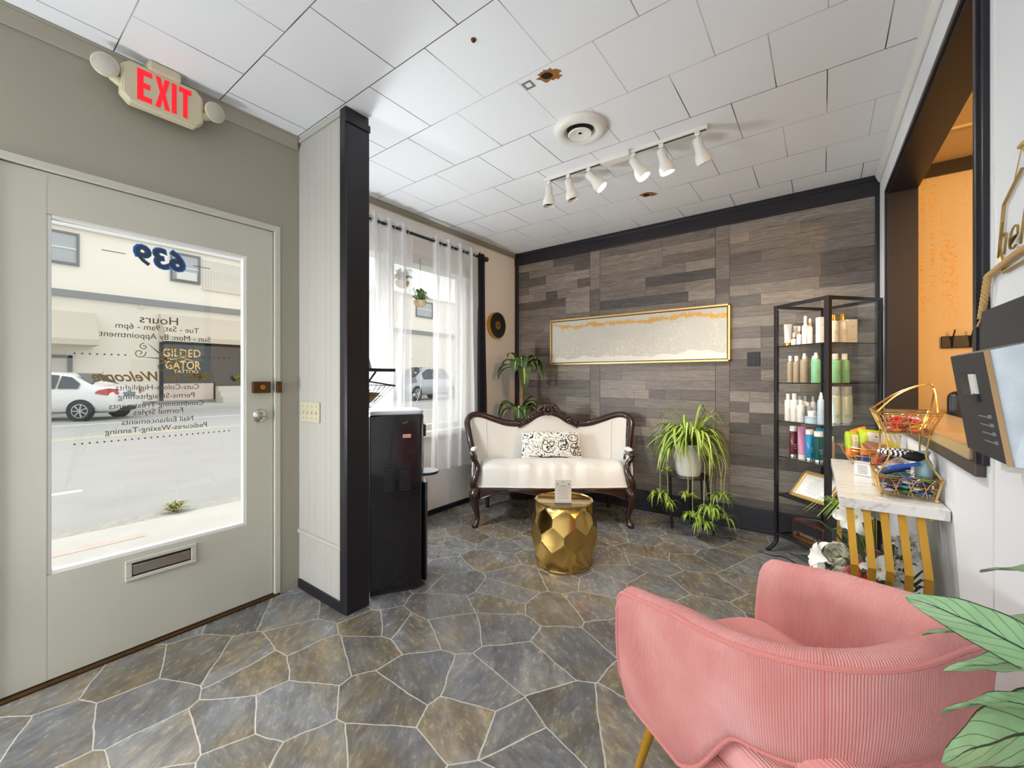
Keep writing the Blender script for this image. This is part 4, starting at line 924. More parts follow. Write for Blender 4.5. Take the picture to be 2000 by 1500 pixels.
curtain(3.045, 3.135, 2.425, 0.30, 2, NAVY, 'narrow dark navy drape at the right end of the curtain rod', 3, amp=.03, ring=False, flare=.06)

# hanging planters in the window
def hang_planter(x, y, z, zt, label, leafm, seed):
    t = thing('hanging_planter', label, 'hanging plant', (x, y, z)); q = random.Random(seed)
    MB().lathe([(0.0, -.04), (.025, -.038), (.045, -.024), (.054, -.005), (.056, .014), (.051, .014), (.048, .0)], 28).build('pot', mat('tan_clay_%d' % seed, S(196, 174, 140), .7), t)
    MB().lathe([(.05, .006), (.0, .010)], 20).build('soil', SOIL, t)
    for a in (0.3, 2.4, 4.5): MB().tube([(  .053 * math.cos(a), .053 * math.sin(a), .012), (0.004 * math.cos(a), .004 * math.sin(a), (zt - z) * .8)], .0012, 5).build('cord', CHROME, t)
    MB().tube([(0, 0, (zt - z) * .8), (0, 0.004, (zt - z) * .93), (0, -.012, (zt - z) * .96), (0, .004, zt - z), (0, 0.0, zt - z + .02)], .0022, 6).build('hook', DBRASS, t)
    m = MB()
    for i in range(46):
        a = q.uniform(0, 2 * PI); L = q.uniform(.05, .13); h = q.uniform(.02, .10)
        m.leaf([(.02 * math.cos(a), .02 * math.sin(a), .01), (L * .5 * math.cos(a), L * .5 * math.sin(a), .02 + h), (L * math.cos(a), L * math.sin(a), .02 + h * .6)], [.003, .009, .0], .2)
    m.build('foliage', leafm, t, smooth=0)
GREENM = leaf_mat('mid_green_leaf', S(60, 96, 40), S(110, 150, 70))
hang_planter(XW + .035, 2.375, 1.85, 2.205, 'small tan hanging planter with green sprigs between the sheer curtains', GREENM, 4)
hang_planter(XW + .035, 2.19, 1.98, 2.205, 'hanging planter with pale foliage behind the left sheer curtain', GREENM, 9)
# ---------------------------------------------------------------- settee
def lerp_path(P, u):
    n = len(P) - 1; u = max(0, min(0.99999, u)) * n; i = int(u); k = u - i
    return Vector(P[i]).lerp(Vector(P[i + 1]), k)
def smooth_path(P, n, closed=False):
    # Catmull-Rom through the points
    P = [Vector(p) for p in P]; N = len(P); out = []
    M = N if closed else N - 1
    for i in range(M):
        g = lambda k: P[k % N] if closed else P[max(0, min(N - 1, k))]
        p0, p1, p2, p3 = g(i - 1), g(i), g(i + 1), g(i + 2)
        for j in range(n):
            t = j / n; out.append(0.5 * ((2 * p1) + (-p0 + p2) * t + (2 * p0 - 5 * p1 + 4 * p2 - p3) * t * t + (-p0 + 3 * p1 - 3 * p2 + p3) * t ** 3))
    if not closed: out.append(P[-1])
    return out
t = thing('settee', 'cream upholstered antique settee with carved dark wooden frame', 'sofa', (-1.775, 2.935, 0), math.radians(36.3))
railR = [(.655, .205, .50), (.69, .24, .62), (.72, .29, .74), (.735, .335, .825), (.70, .385, .868), (.62, .425, .868), (.50, .455, .825), (.39, .47, .790), (.28, .48, .782), (.19, .485, .81), (.10, .485, .865), (0, .485, .89)]
rail = [(-x, y, z) for x, y, z in railR] + railR[-2::-1]
rp = smooth_path(rail, 6)
m = MB(); n_ = len(rp)
m.tube(rp, [0.026 + 0.006 * math.sin(PI * i / (n_ - 1)) for i in range(n_)], 12)
m.build('back_rail', MAHOG, t)
m = MB(); m.tube([p + Vector((0, -0.022, -.004)) for p in rp], 0.008, 8); m.build('rail_moulding', MAHOG, t)
# crest carving
m = MB(); q = random.Random(4)
for i in range(11):
    a = PI * (i + .5) / 11; m.ell((0.088 * math.cos(a), .452, .900 + .056 * math.sin(a)), (.022, .018, .024), 10, 6, Matrix.Rotation(a, 3, 'Y'))
for i in range(8): a = 2 * PI * i / 8; m.ell((.036 * math.cos(a), .438, .912 + .034 * math.sin(a)), (.018, .016, .018), 10, 6)
m.ell((0, .436, .912), (.016, .016, .016), 12, 8)
for sx in (-1, 1):
    for k in range(9):
        u = k / 8; x = sx * (.09 + .17 * u); z = .905 - .115 * u + .008 * math.sin(6 * u)
        m.ell((x, .455, z), (.036 - .012 * u, .018, .017), 10, 6, Matrix.Rotation(sx * (.6 + .5 * math.sin(k * 2.1)), 3, 'Y'))
        m.ell((x + sx * .006, .447, z - .028), (.016, .016, .014), 8, 6)
    for k in range(14):
        u = k / 13; m.ell((sx * (.03 + .22 * u) + q.uniform(-.01, .01), .448 + q.uniform(-.008, .008), .935 - .13 * u + q.uniform(-.02, .012)), (q.uniform(.010, .022), .014, q.uniform(.008, .016)), 10, 6, Matrix.Rotation(q.uniform(0, 3), 3, 'Y'))
    m.tube([(sx * (.05 + .03 * math.cos(a) * (1 - a / 12)), .447, .945 + .022 * math.sin(a) * (1 - a / 12)) for a in [i * .5 for i in range(18)]], .007, 6)
    m.tube([(sx * (.255 + .028 * math.cos(a) * (1 - a / 10)), .450, .790 + .024 * math.sin(a) * (1 - a / 10)) for a in [i * .5 for i in range(16)]], .007, 6)
m.build('crest_carving', MAHOG, t, smooth=60)
# upholstered back, bowed forward at the wings
def rz_at(x):
    best = min(rp, key=lambda p: abs(p.x - x) + (0 if p.z > .6 else 9)); return best
xs = sorted([(p.x, p.y, p.z) for p in rp if p.z > .80 or abs(p.x) < .6], key=lambda p: p[0])
def top_at(x):
    for a_, b_ in zip(xs, xs[1:]):
        if a_[0] <= x <= b_[0] and b_[0] > a_[0]: k = (x - a_[0]) / (b_[0] - a_[0]); return (a_[1] + (b_[1] - a_[1]) * k, a_[2] + (b_[2] - a_[2]) * k)
    return (xs[0][1], xs[0][2]) if x < 0 else (xs[-1][1], xs[-1][2])
def backf(off):
    def fn(u, v):
        s_ = (u * 2 - 1); X = .705 * (abs(s_) ** .96) * (1 if s_ > 0 else -1)
        yt, zt = top_at(max(-.70, min(.70, X)))
        zb = .34
        z = zb + (zt - 0.006 - zb) * v
        w_ = abs(s_)
        xx = X * (1 - (.075 * (1 - v)) * w_ ** 2)
        yy = (yt - 0.005) * v ** .5 + (.44 - .27 * w_ ** 3.0) * (1 - v ** .5)
        puff = .030 * math.sin(PI * min(1, v * 1.02)) * (1 - w_ ** 6)
        return (xx, yy - puff + off + .003 * math.sin(u * 60) * (1 - v), z)
    return fn
m = MB(); m.grid(backf(-.008), 64, 20); m.grid(backf(.035), 64, 20); m.build('back_upholstery', CREAM, t, smooth=180)
for sx in (-1, 1):
    m = MB(); m.tube([Vector(backf(-.010)(.5 + sx * .405, v)) for v in [i / 14 for i in range(15)]], .0035, 6); m.build('piping', CREAM, t)
# seat
def seatf(u, v):
    a = u * 2 - 1; 
    x = a * (.615 + .03 * v); front = -.005 - .025 * math.cos(a * PI / 2) + .0
    y = front + (.46 - front) * v - (.14 * abs(a) ** 5) * v
    edge = min(1, (1 - abs(a)) * 14) * min(1, v * 9 + .0)
    z = .315 + (.135 + .05 * math.sin(PI * min(1, v * .9 + .1))) * edge ** .5 + .015 * v
    z += .010 * math.sin(a * 14 + 3 * v) * edge * max(0, 1 - v * 2.0) + .010 * math.sin(a * 5 + 1) * v
    fold = (math.sin(a * 23 + 4 * math.sin(a * 4)) ** 3) * math.exp(-((v - .14) / .12) ** 2); y -= .010 * fold; z += .005 * fold
    return (x, y, z)
m = MB(); m.grid(seatf, 60, 28); m.grid(lambda u, v: (seatf(u, v)[0], seatf(u, v)[1], .30), 30, 8); m.build('seat_cushion', CREAM, t, smooth=180)
m = MB(); m.tube([Vector(seatf(u, 0)) + Vector((0, -.004, .004)) for u in [i / 30 for i in range(31)]], .006, 6); m.build('seat_piping', CREAM, t)
# apron
def apr(u):
    a = u * 2 - 1; return a * .625, -.012 - .028 * math.cos(a * PI / 2)
m = MB(); N_ = 48; vs = []; fs = []
for i in range(N_ + 1):
    x, y = apr(i / N_); a = abs(i / N_ * 2 - 1)
    zb = .262 - .022 * math.cos(a * PI * 2.0) * (1 if a < .75 else 1) - (.0 if a < .8 else (a - .8) * .12)
    vs += [(x, y - .012, .312), (x, y - .016, (zb + .312) / 2), (x, y - .008, zb), (x, y + .022, zb), (x, y + .022, .312)]
for i in range(N_):
    for j in range(5): fs.append((i * 5 + j, i * 5 + (j + 1) % 5, (i + 1) * 5 + (j + 1) % 5, (i + 1) * 5 + j))
m.add(vs, fs); m.tube([Vector((apr(i / N_)[0], apr(i / N_)[1] - .016, .262 - .022 * math.cos(abs(i / N_ * 2 - 1) * PI * 2) + .006 - (0 if abs(i / N_ * 2 - 1) < .8 else (abs(i / N_ * 2 - 1) - .8) * .12))) for i in range(N_ + 1)], .006, 6)
m.box(-.60, .60, .40, .43, .24, .32); m.build('seat_rail', MAHOG, t)
for sx in (-1, 1):
    m = MB(); m.tube([(sx * .615, .0, .29), (sx * .60, .42, .29)], .022, 8); m.build('side_rail', MAHOG, t)
    # arm: scrolled support then arm rest
    P = [(sx * .632, -.005, .30), (sx * .645, -.02, .345), (sx * .628, -.012, .40), (sx * .612, .015, .45), (sx * .622, .03, .50), (sx * .648, .02, .545), (sx * .66, .035, .575), (sx * .662, .09, .585), (sx * .66, .15, .565), (sx * .655, .205, .53)]
    pp = smooth_path(P, 6); m = MB(); m.tube(pp, [.034 - .012 * math.sin(PI * i / (len(pp) - 1)) if i < 40 else .024 for i in range(len(pp))], 10)
    m.ell((sx * .652, .018, .572), (.024, .026, .022), 12, 8); m.build('arm', MAHOG, t)
    m = MB(); m.ell((sx * .652, .115, .605), (.030, .075, .020), 14, 8); m.build('arm_pad', CREAM, t)
    m = MB(); m.grid(lambda u, v: (sx * (.645 + .012 * math.sin(PI * v)), .02 + .22 * u, .33 + (.22 + .02 * u) * v), 8, 8); m.build('arm_upholstery', CREAM, t, smooth=180, solid=.012)
    # cabriole front leg and raked back leg
    P = [(sx * .62, -.005, .30), (sx * .638, -.03, .255), (sx * .636, -.035, .20), (sx * .622, -.02, .13), (sx * .612, -.012, .075), (sx * .618, -.025, .035), (sx * .630, -.042, .012), (sx * .632, -.046, .0)]
    pp = smooth_path(P, 5); K = [.042, .046, .034, .025, .019, .020, .026, .022]; 
    rr_ = [K[min(7, int(i / 5))] + (K[min(7, int(i / 5) + 1)] - K[min(7, int(i / 5))]) * ((i % 5) / 5) for i in range(len(pp))]
    m = MB(); m.tube(pp, rr_, 12); m.ell((sx * .636, -.052, .245), (.018, .012, .024), 10, 8); m.build('leg', MAHOG, t)
    m = MB(); m.tube([(sx * .55, .42, .29), (sx * .56, .45, .15), (sx * .565, .49, .0)], [.026, .021, .018], 10); m.build('leg', MAHOG, t)

# lumbar pillow with line-drawn faces
def squig():
    m_ = mat('line_drawing_cloth', S(232, 230, 224), 0.85); n, l, b = nodes(m_)
    t_ = n.new('ShaderNodeTexCoord').outputs['Object']
    a = nnoise(n, l, t_, 9, 1.5, 0.5, 1.8); c = nmath(n, l, 'FRACT', nmath(n, l, 'MULTIPLY', a.outputs['Fac'], 7.0))
    k = nmath(n, l, 'ABSOLUTE', nmath(n, l, 'SUBTRACT', c, 0.5)); wn_ = nnoise(n, l, t_, 20, 1)
    g = nmath(n, l, 'LESS_THAN', k, nmath(n, l, 'MULTIPLY_ADD', wn_.outputs['Fac'], 0.16, 0.03))
    sp_ = n.new('ShaderNodeSeparateXYZ'); l.new(t_, sp_.inputs[0]); fr = nmath(n, l, 'LESS_THAN', sp_.outputs['Y'], 0.0)
    l.new(nmix(n, l, nmath(n, l, 'MULTIPLY', g, fr), S(232, 230, 224), S(26, 26, 30)), b.inputs['Base Color']); return m_
ct, st_ = math.cos(math.radians(36.3)), math.sin(math.radians(36.3))
def settee_pt(x, y, z): return (-1.775 + ct * x - st_ * y, 2.935 + st_ * x + ct * y, z)
t = thing('lumbar_pillow', 'white lumbar pillow printed with black line-drawn faces', 'pillow', settee_pt(.015, .292, .614), 0, None, (math.radians(-20), 0, math.radians(37)))
def pil(u, v):
    a = u * 2 - 1; b_ = v * 2 - 1; th = .052 * max(0, (1 - abs(a) ** 3.2)) ** .6 * max(0, (1 - abs(b_) ** 3)) ** .6
    return a * .262 * (1 - .05 * (b_ ** 2) * 0 - .03 * (1 - abs(b_)) ** 2 * abs(a)), -th, b_ * .122 * (1 - .06 * (1 - abs(a)) * 0)
m = MB(); m.grid(pil, 40, 22); m.grid(lambda u, v: (pil(u, v)[0], -pil(u, v)[1], pil(u, v)[2]), 40, 22); m.build('cover', squig(), t, smooth=180)
m = MB()
def onp(x, z): p = pil((x / .262 + 1) / 2, (z / .122 + 1) / 2); return (x, p[1] - .002, z)
def stroke(pts, r=.0030): m.tube([onp(*p) for p in pts], r, 5)
def ring(cx, cz, rx, rz, r=.0030, a0=0, a1=2 * PI): stroke([(cx + rx * math.cos(a0 + (a1 - a0) * i / 20), cz + rz * math.sin(a0 + (a1 - a0) * i / 20)) for i in range(21)], r)
ring(-.055, .012, .021, .020, .0028); ring(.0, .002, .021, .020, .0028); stroke([(-.034, .014), (-.02, .010)]); ring(-.03, -.03, .055, .045, .0025, PI, 2 * PI); ring(-.03, -.032, .018, .010); ring(.10, -.01, .045, .045, .0025); ring(.10, -.022, .022, .009); stroke([(.08, .018), (.095, .028), (.11, .015)])
ring(.20, -.045, .038, .052, .0028); ring(.20, -.075, .014, .007); ring(.185, -.03, .010, .007); ring(.218, -.03, .010, .007); stroke([(.20, -.03), (.205, -.055), (.196, -.058)]); ring(.19, .055, .045, .032, .003); stroke([(-.2, -.10), (-.08, -.112), (.05, -.108), (.14, -.114)], .0035)
m.build('line_drawing', mat('black_print', S(22, 22, 26), .8), t)

# ---------------------------------------------------------------- hammered brass drum stool
SCX, SCY = -1.370, 2.409
t = thing('drum_table', 'round hammered gold drum table with honeycomb facets', 'side table', (SCX, SCY, 0), 0)
def prof(z):
    k = z / .41; return .182 + .038 * math.sin(PI * min(1, max(0, k))) ** .8
NA = 9; ROWP = .1045; CW_ = 2 * PI / NA
def barrel(u, v):
    z = .004 + .402 * v; a = u * 2 * PI; r0 = prof(z); best = 9
    for row in range(-1, 6):
        zc = .002 + row * ROWP; off = (row % 2) * .5
        k = round(a / CW_ - off) + off; da = (a - k * CW_) * r0; dz = (z - zc) * 1.0
        # hexagonal distance, pointy top
        dx, dy = abs(da), abs(dz); h = max(dx, dx * .5 + dy * .9)
        if h < best: best = h; bx, by = da, dz
    d2 = bx * bx + by * by
    dep = 1.75 * d2 - .0125
    edge = min(1, (v) * 14, (1 - v) * 14)
    r = r0 + dep * edge - (1 - edge) * .004
    return (r * math.cos(a), r * math.sin(a), z)
m = MB(); m.grid(barrel, 216, 90, cu=True); m.build('drum', BRASS, t, smooth=24)
m = MB(); m.lathe([(.186, .398), (.190, .404), (.190, .410), (.184, .412), (.180, .407), (.176, .404), (.0, .404)], 64); m.build('top', BRASS, t)
m = MB(); m.lathe([(.180, 0), (.184, .004), (.182, .012), (.176, .014)], 64); m.build('base_ring', BRASS, t)
# card stand on it
t = thing('sign_card', 'small white printed card standing upright on the gold drum table', 'sign', (SCX + .015, SCY - .035, .4045), math.radians(34))
m = MB(); m.box(-.053, .053, -.004, .004, 0, .142); m.build('card', mat('pearl_card', S(206, 204, 198), .35), t, smooth=0); m = MB(); m.box(-.053, .053, -.03, .03, 0, .003); m.build('foot', mat('clear_acrylic', S(220, 222, 218), .1, trans=.6), t, smooth=0)
m = MB(); GR = mat('grey_print', S(128, 124, 120), .7)
m.box(-.046, .046, -.0048, -.0038, .096, .0975); 
for i, wd in enumerate((.030, .036, .026, .036, .020, .034, .030)): m.box(-wd, wd, -.0048, -.0038, .084 - i * .0105, .0855 - i * .0105)
m.box(-.022, .022, -.0048, -.0038, .104, .107); m.tube([(.008 * math.cos(a), -.0045, .128 + .006 * math.sin(a)) for a in [i * .6 for i in range(12)]], .0008, 4)
for sx in (-1, 1): m.ell((sx * .036, -.004, .115), (.006, .001, .006), 10, 6)
m.build('printed_lines', GR, t, smooth=0)

# ---------------------------------------------------------------- corn plant in the corner
t = thing('corn_plant', 'tall corn plant with arching dark green leaves in the corner behind the settee', 'potted plant', (-2.47, 3.47, 0))
MB().lathe([(.0, 0), (.115, 0), (.135, .05), (.15, .26), (.155, .28), (.14, .28), (.135, .25)], 32).build('pot', mat('dark_pot', S(50, 44, 42), .5), t)
MB().lathe([(.138, .245), (.0, .25)], 24).build('soil', SOIL, t)
BARK = mat('ringed_bark', S(130, 106, 78), .8, vary=(30, .3))
MB().tube([(0, 0, .24), (.005, .0, .7), (.0, .01, 1.1), (.005, 0, 1.30)], [.026, .024, .022, .02], 12).build('trunk', BARK, t)
MB().tube([(-.05, .03, .24), (-.055, .02, .6), (-.05, .02, .86)], [.022, .020, .018], 12).build('trunk', BARK, t)
def strap(m, base, az, L, rise, droop, wd, n=9, m2=None):
    L *= 1.12; wd *= 1.18
    pts = []; ws = []
    for i in range(n):
        k = i / (n - 1); r = L * (k - .22 * k ** 3) * (1 - .25 * k * droop); z = rise * math.sin(min(1.0, k * 1.25) * PI / 2) * (1 - k * .1) - droop * L * .95 * max(0, k - .32) ** 1.6
        pts.append((base[0] + r * math.cos(az), base[1] + r * math.sin(az), base[2] + z)); ws.append(wd * (math.sin(PI * (k * .86 + .10)) ** .8) if i < n - 1 else .001)
    m.leaf(pts, ws, .28)
    if m2 is not None: m2.tube([Vector(p) + Vector((0, 0, .0015)) for p in pts[:-1]], [max(.0008, w_ * .10) for w_ in ws[:-1]], 5)
# camera-side directions: right vector (0.80,0.60), left opposite, toward camera (0.6,-0.8)
m = MB(); mv = MB()
for az, L, rise, dr, wd in ((216, .30, .16, .9, .042), (205, .36, .10, .9, .045), (225, .32, .05, .75, .042), (240, .20, .22, .6, .040), (-53, .22, .20, 1.9, .062), (-40, .26, .08, 1.8, .060), (20, .26, .20, .9, .055), (36, .34, .16, 1.35, .055), (30, .40, .18, 1.5, .048), (50, .30, .15, .7, .050), (10, .24, .12, .9, .05), (90, .2, .2, .6, .05), (-80, .24, .16, 1.2, .055)):
    strap(m, (0, 0, 1.28), math.radians(az), L, rise, dr, wd, 10, mv)
cr_ = m.build('leaf_crown', GREEND, t, smooth=180); mv.build('leaf_midribs', GREENV, cr_)
m = MB(); mv = MB()
for az, L, rise, dr, wd in ((210, .32, .13, 1.0, .048), (225, .26, .14, .5, .045), (235, .28, .05, .9, .05), (-58, .20, .10, 1.7, .070), (25, .30, .10, 1.0, .05), (10, .26, .15, .6, .048), (40, .24, .20, .7, .045), (-30, .22, .06, 1.0, .05), (90, .2, .12, .8, .05)):
    strap(m, (-.03, .01, .86), math.radians(az), L, rise, dr, wd, 10, mv)
cr_ = m.build('leaf_crown', GREEND, t, smooth=180); mv.build('leaf_midribs', GREENV, cr_)

# ---------------------------------------------------------------- spider plant on its stand
PX, PY = -.860, 3.50
t = thing('plant_stand', 'black metal plant stand with round ring top under the spider plant', 'plant stand', (PX, PY, 0), 0)
LEGS = [(-.128, -.045), (.188, -.012), (-.03, .17), (.02, -.155)]
m = MB(); m.lathe([(.0, .430), (.150, .430), (.155, .436), (.150, .442), (.0, .440)], 40); m.build('top', BLACKM, t)
for i, (x, y) in enumerate([(-.118, .046 - .09), (.183, -.006), (-.02, .15), (.075, .12)]):
    r_ = math.hypot(x, y); tx, ty = x / r_ * .14, y / r_ * .14
    m = MB(); m.tube([(tx, ty, .436), (x, y, .012), (x, y, .0)], .007, 8); m.tube([(tx * .93, ty * .93, .436), (x + .006, y + .012, .008)], .006, 8); m.build('leg', BLACKM, t)
t = thing('spider_plant', 'lime green spider plant spilling out of a white textured pot', 'potted plant', (PX, PY, .442))
MB().lathe([(.0, 0), (.085, 0), (.092, .02), (.112, .235), (.116, .250), (.108, .250), (.102, .22)], 40).build('pot', POTW, t)
MB().lathe([(.103, .225), (.0, .23)], 24).build('soil', SOIL, t)
def tuft(m, base, n, L0, L1, q, wd=.009, rise=.16, mv=None):
    for i in range(n):
        az = q.uniform(0, 2 * PI); L = q.uniform(L0, L1); ri = q.uniform(.5, 1.2) * rise; dr = q.uniform(.35, 1.35)
        pts = []; ws = []; N = 9; tw = q.uniform(-.5, .5)
        for k in range(N):
            s_ = k / (N - 1); r = L * (s_ ** .9) * (1 - .35 * dr * s_ * .7); z = ri * math.sin(min(1, s_ * 1.5) * PI / 2) - dr * L * 1.15 * max(0, s_ - .25) ** 1.7
            a_ = az + tw * s_; p = Vector((base[0] + r * math.cos(a_), base[1] + r * math.sin(a_), base[2] + z)); pts.append(p); ws.append(wd * (1 - s_ ** 2.2) * (.45 + .8 * min(1, s_ * 2.5)) + .0006)
        wy = max((PY + p.y) for p in pts)
        if wy > YB - .03:
            for p in pts:
                if p.y > base[1]: p.y = base[1] + (p.y - base[1]) * max(.1, (YB - .04 - PY - base[1])) / (wy - PY - base[1])
        m.leaf(pts, ws, .35)
        if mv is not None and i % 2 == 0: mv.leaf([p + Vector((0, 0, .001)) for p in pts], [w_ * .32 for w_ in ws], .35)
q = random.Random(21); m = MB(); mv = MB()
tuft(m, (0, 0, .235), 150, .20, .46, q, .0095, .17, mv); tuft(m, (-.03, -.02, .23), 60, .16, .38, q, .009, .06, mv); tuft(m, (.02, 0, .24), 26, .22, .42, q, .008, .30, mv)
f = m.build('foliage', GREENL, t, smooth=180); mv.build('leaf_stripes', GREENV, f, smooth=180)
for (x, y, z, n_, L) in ((-.20, -.07, -.19, 34, .15), (-.13, -.10, -.24, 22, .13), (-.13, -.12, .02, 12, .09), (.24, -.02, -.14, 30, .15), (.19, -.12, -.22, 34, .16), (.07, -.16, -.29, 36, .16), (.15, -.16, -.33, 26, .14), (.04, -.17, -.14, 12, .10), (.26, -.03, -.30, 18, .16)):
    m = MB(); s0 = Vector((x * .5, y * .55, .24)); mid = Vector((x * 1.02, y * 1.02, .14))
    tuft(m, (x, y, z), n_, L * .5, L, q, .0065, .05); mm = MB(); mm.tube(smooth_path([s0, mid, Vector((x, y, (z + .14) / 2)), Vector((x, y, z))], 5), .0016, 5)
    pl_ = m.build('plantlet', GREENL, t, smooth=180); mm.build('runner', GREENV, pl_)

# ---------------------------------------------------------------- pink barrel chair
t = thing('barrel_chair', 'pink corduroy barrel armchair on slim gold legs', 'armchair', (-.304, 1.378, 0), math.radians(-124.3))
HWc, DEP, NE = .300, .608, 2.7
def plan(s_, inset=0.0):
    # s_ 0..1 round the U; straight side, corner, back
    hw = HWc - inset; L1 = .24; dp = DEP - inset
    b_ = dp - L1; per = L1 * 2 + 1.0; 
    k = s_ * (L1 * 2 + .98)
    if k < L1: return Vector((hw, k, 0))
    if k > L1 + .98: return Vector((-hw, L1 * 2 + .98 - k, 0))
    a = (k - L1) / .98 * PI; c, d = math.cos(a), math.sin(a)
    return Vector((hw * abs(c) ** (2 / NE) * (1 if c > 0 else -1), L1 + b_ * abs(d) ** (2 / NE), 0))
def ztop(s_):
    w_ = min(s_, 1 - s_) * 2; return .615 + .0675 * w_ ** 1.35 + .0675 * (math.sin(min(1, w_ / .80) * PI / 2)) ** 1.15
def zbot(s_):
    w_ = min(s_, 1 - s_) * 2
    if w_ < .30: return .295
    k = min(1, (w_ - .30) / .15); k = k * k * (3 - 2 * k); return .295 + (.478 - .295) * k + .075 * max(0, min(1, (w_ - .42) / .45))
TH_ = .075
EN = [0, .0012, .0035, .007, .011, .016]
US = EN + [.022 + (1 - .044) * i / 98 for i in range(99)] + [1 - e for e in EN[::-1]]
# arc length for corduroy ribs
arc = [0]; 
for i in range(110): arc.append(arc[-1] + (plan(US[i + 1]) - plan(US[i])).length)
def sect_chair(i):
    s_ = US[i]; po = plan(s_); 
    tn = (plan(min(1, s_ + .004)) - plan(max(0, s_ - .004))).normalized(); nin = Vector((-tn.y, tn.x, 0))
    zt, zb = ztop(s_), zbot(s_); w_ = min(s_, 1 - s_) * 2
    e = max(0, min(1, w_ / .046)); rd = math.sqrt(max(0, 1 - (1 - e) ** 2))   # rounded nose at the arm fronts
    zt2 = zt - .045 * (1 - rd); zb2 = zb + .05 * (1 - rd); lean = .018
    P = []
    def pt(off, z, bul=0): h = (z - zb) / max(.05, zt - zb); return po + nin * (off + lean * (1 - h)) + Vector((0, 0, z)) - nin * bul
    th = TH_ * (.62 + .38 * rd)
    H = zt2 - zb2
    for k, (off, f) in enumerate(((.012, 0), (.003, .04), (0, .12), (-.004, .35), (-.004, .6), (0, .85), (.0, .94))): P.append(pt(off, zb2 + H * f))
    P.append(pt(.004, zt2 - .010)); P.append(pt(.016, zt2 + .002)); P.append(pt(th * .45, zt2 + .006)); P.append(pt(th * .8, zt2 - .004)); P.append(pt(th, zt2 - .022)); 
    for f in (.75, .5, .25, .1): P.append(pt(th + .012 * math.sin(PI * f), zb2 + H * f))
    P.append(pt(th * .8, zb2 + .0)); P.append(pt(th * .4, zb2 - .004))
    return P
SE = [sect_chair(i) for i in range(111)]; NP = len(SE[0])
me = bpy.data.meshes.new('shell'); vs = [tuple(p) for s_ in SE for p in s_]
fs = [(i * NP + j, i * NP + (j + 1) % NP, (i + 1) * NP + (j + 1) % NP, (i + 1) * NP + j) for i in range(110) for j in range(NP)]
fs += [tuple(range(NP)), tuple(110 * NP + j for j in range(NP))[::-1]]
me.from_pydata(vs, [], fs); uvl = me.uv_layers.new(name='UVMap')
for p in me.polygons:
    for li in p.loop_indices:
        vi = me.loops[li].vertex_index; i = vi // NP; uvl.data[li].uv = (arc[i], me.vertices[vi].co.z)
me.materials.append(CORD); me.polygons.foreach_set('use_smooth', [True] * len(me.polygons))
bm = bmesh.new(); bm.from_mesh(me); bmesh.ops.recalc_face_normals(bm, faces=bm.faces); bm.to_mesh(me); bm.free()
me.set_sharp_from_angle(angle=math.radians(60))
o = bpy.data.objects.new('shell', me); COL.objects.link(o); o.parent = t
PIPE = mat('pink_piping', S(208, 124, 118), .7, sheen=.3)
m = MB(); top = [SE[i][7] + Vector((0, 0, .002)) for i in range(111)]; frontA = [SE[0][k] for k in (1, 2, 3, 4, 5, 6)]; frontB = [SE[110][k] for k in (6, 5, 4, 3, 2, 1)]
m.tube(frontA + top + frontB, .0048, 6); m.build('piping', PIPE, t)
m = MB(); m.tube([SE[i][0] + Vector((0, 0, -.002)) for i in range(111)], .0055, 6); m.build('piping', PIPE, t)
def uvbox(o_, axis=0):
    me_ = o_.data; ul = me_.uv_layers.new(name='UVMap')
    for p in me_.polygons:
        for li in p.loop_indices: c = me_.vertices[me_.loops[li].vertex_index].co; ul.data[li].uv = (c[axis], c.z)
for i in (0.335, .665):
    k = min(range(111), key=lambda q_: abs(US[q_] - i)); m = MB(); m.tube([SE[k][j] + (SE[k][j] - plan(US[k], .1)).normalized() * .0 for j in range(0, 12)], .0016, 5); m.build('seam', PIPE, t)
# seat block and cushion
def super_pts(hw, y0, y1, n, e):
    out = []
    for i in range(n):
        a = 2 * PI * i / n; c, d = math.cos(a), math.sin(a); out.append((hw * abs(c) ** (2 / e) * (1 if c > 0 else -1), (y0 + y1) / 2 + (y1 - y0) / 2 * abs(d) ** (2 / e) * (1 if d > 0 else -1)))
    return out
def pad(nm, hw, y0, y1, z0, z1, rd, parent, crown=0.0, e=4.5, axis=0):
    m = MB(); n = 56; rings = []
    for k in range(5): a = PI / 2 * k / 4; rings.append((rd * (1 - math.sin(a)), z0 + rd * (1 - math.cos(a))))
    for k in range(5): a = PI / 2 * k / 4; rings.append((rd * (1 - math.cos(a)), z1 - rd * (1 - math.sin(a))))
    for k in (1, 2, 3, 4, 5): rings.append((rd + (min(hw, (y1 - y0) / 2) - rd) * k / 5 * .999, z1 + crown * (1 - (1 - k / 5) ** 2)))
    vs = []; fs = []
    for ins, z in rings:
        for x, y in super_pts(hw - min(ins, hw * .98), y0 + min(ins, (y1 - y0) / 2 * .98), y1 - min(ins, (y1 - y0) / 2 * .98), n, e): vs.append((x, y, z))
    for i in range(len(rings) - 1):
        for j in range(n): fs.append((i * n + j, i * n + (j + 1) % n, (i + 1) * n + (j + 1) % n, (i + 1) * n + j))
    fs.append(tuple(range(n))[::-1]); fs.append(tuple((len(rings) - 1) * n + j for j in range(n)))
    m.add(vs, fs); o_ = m.build(nm, CORD, parent, smooth=60); uvbox(o_, axis); return o_
pad('seat_base', .245, .0, .575, .27, .37, .03, t)
pad('seat_cushion', .242, -.02, .545, .365, .452, .03, t, .012)
pad('lower_back', .236, .45, .590, .30, .56, .05, t, 0)
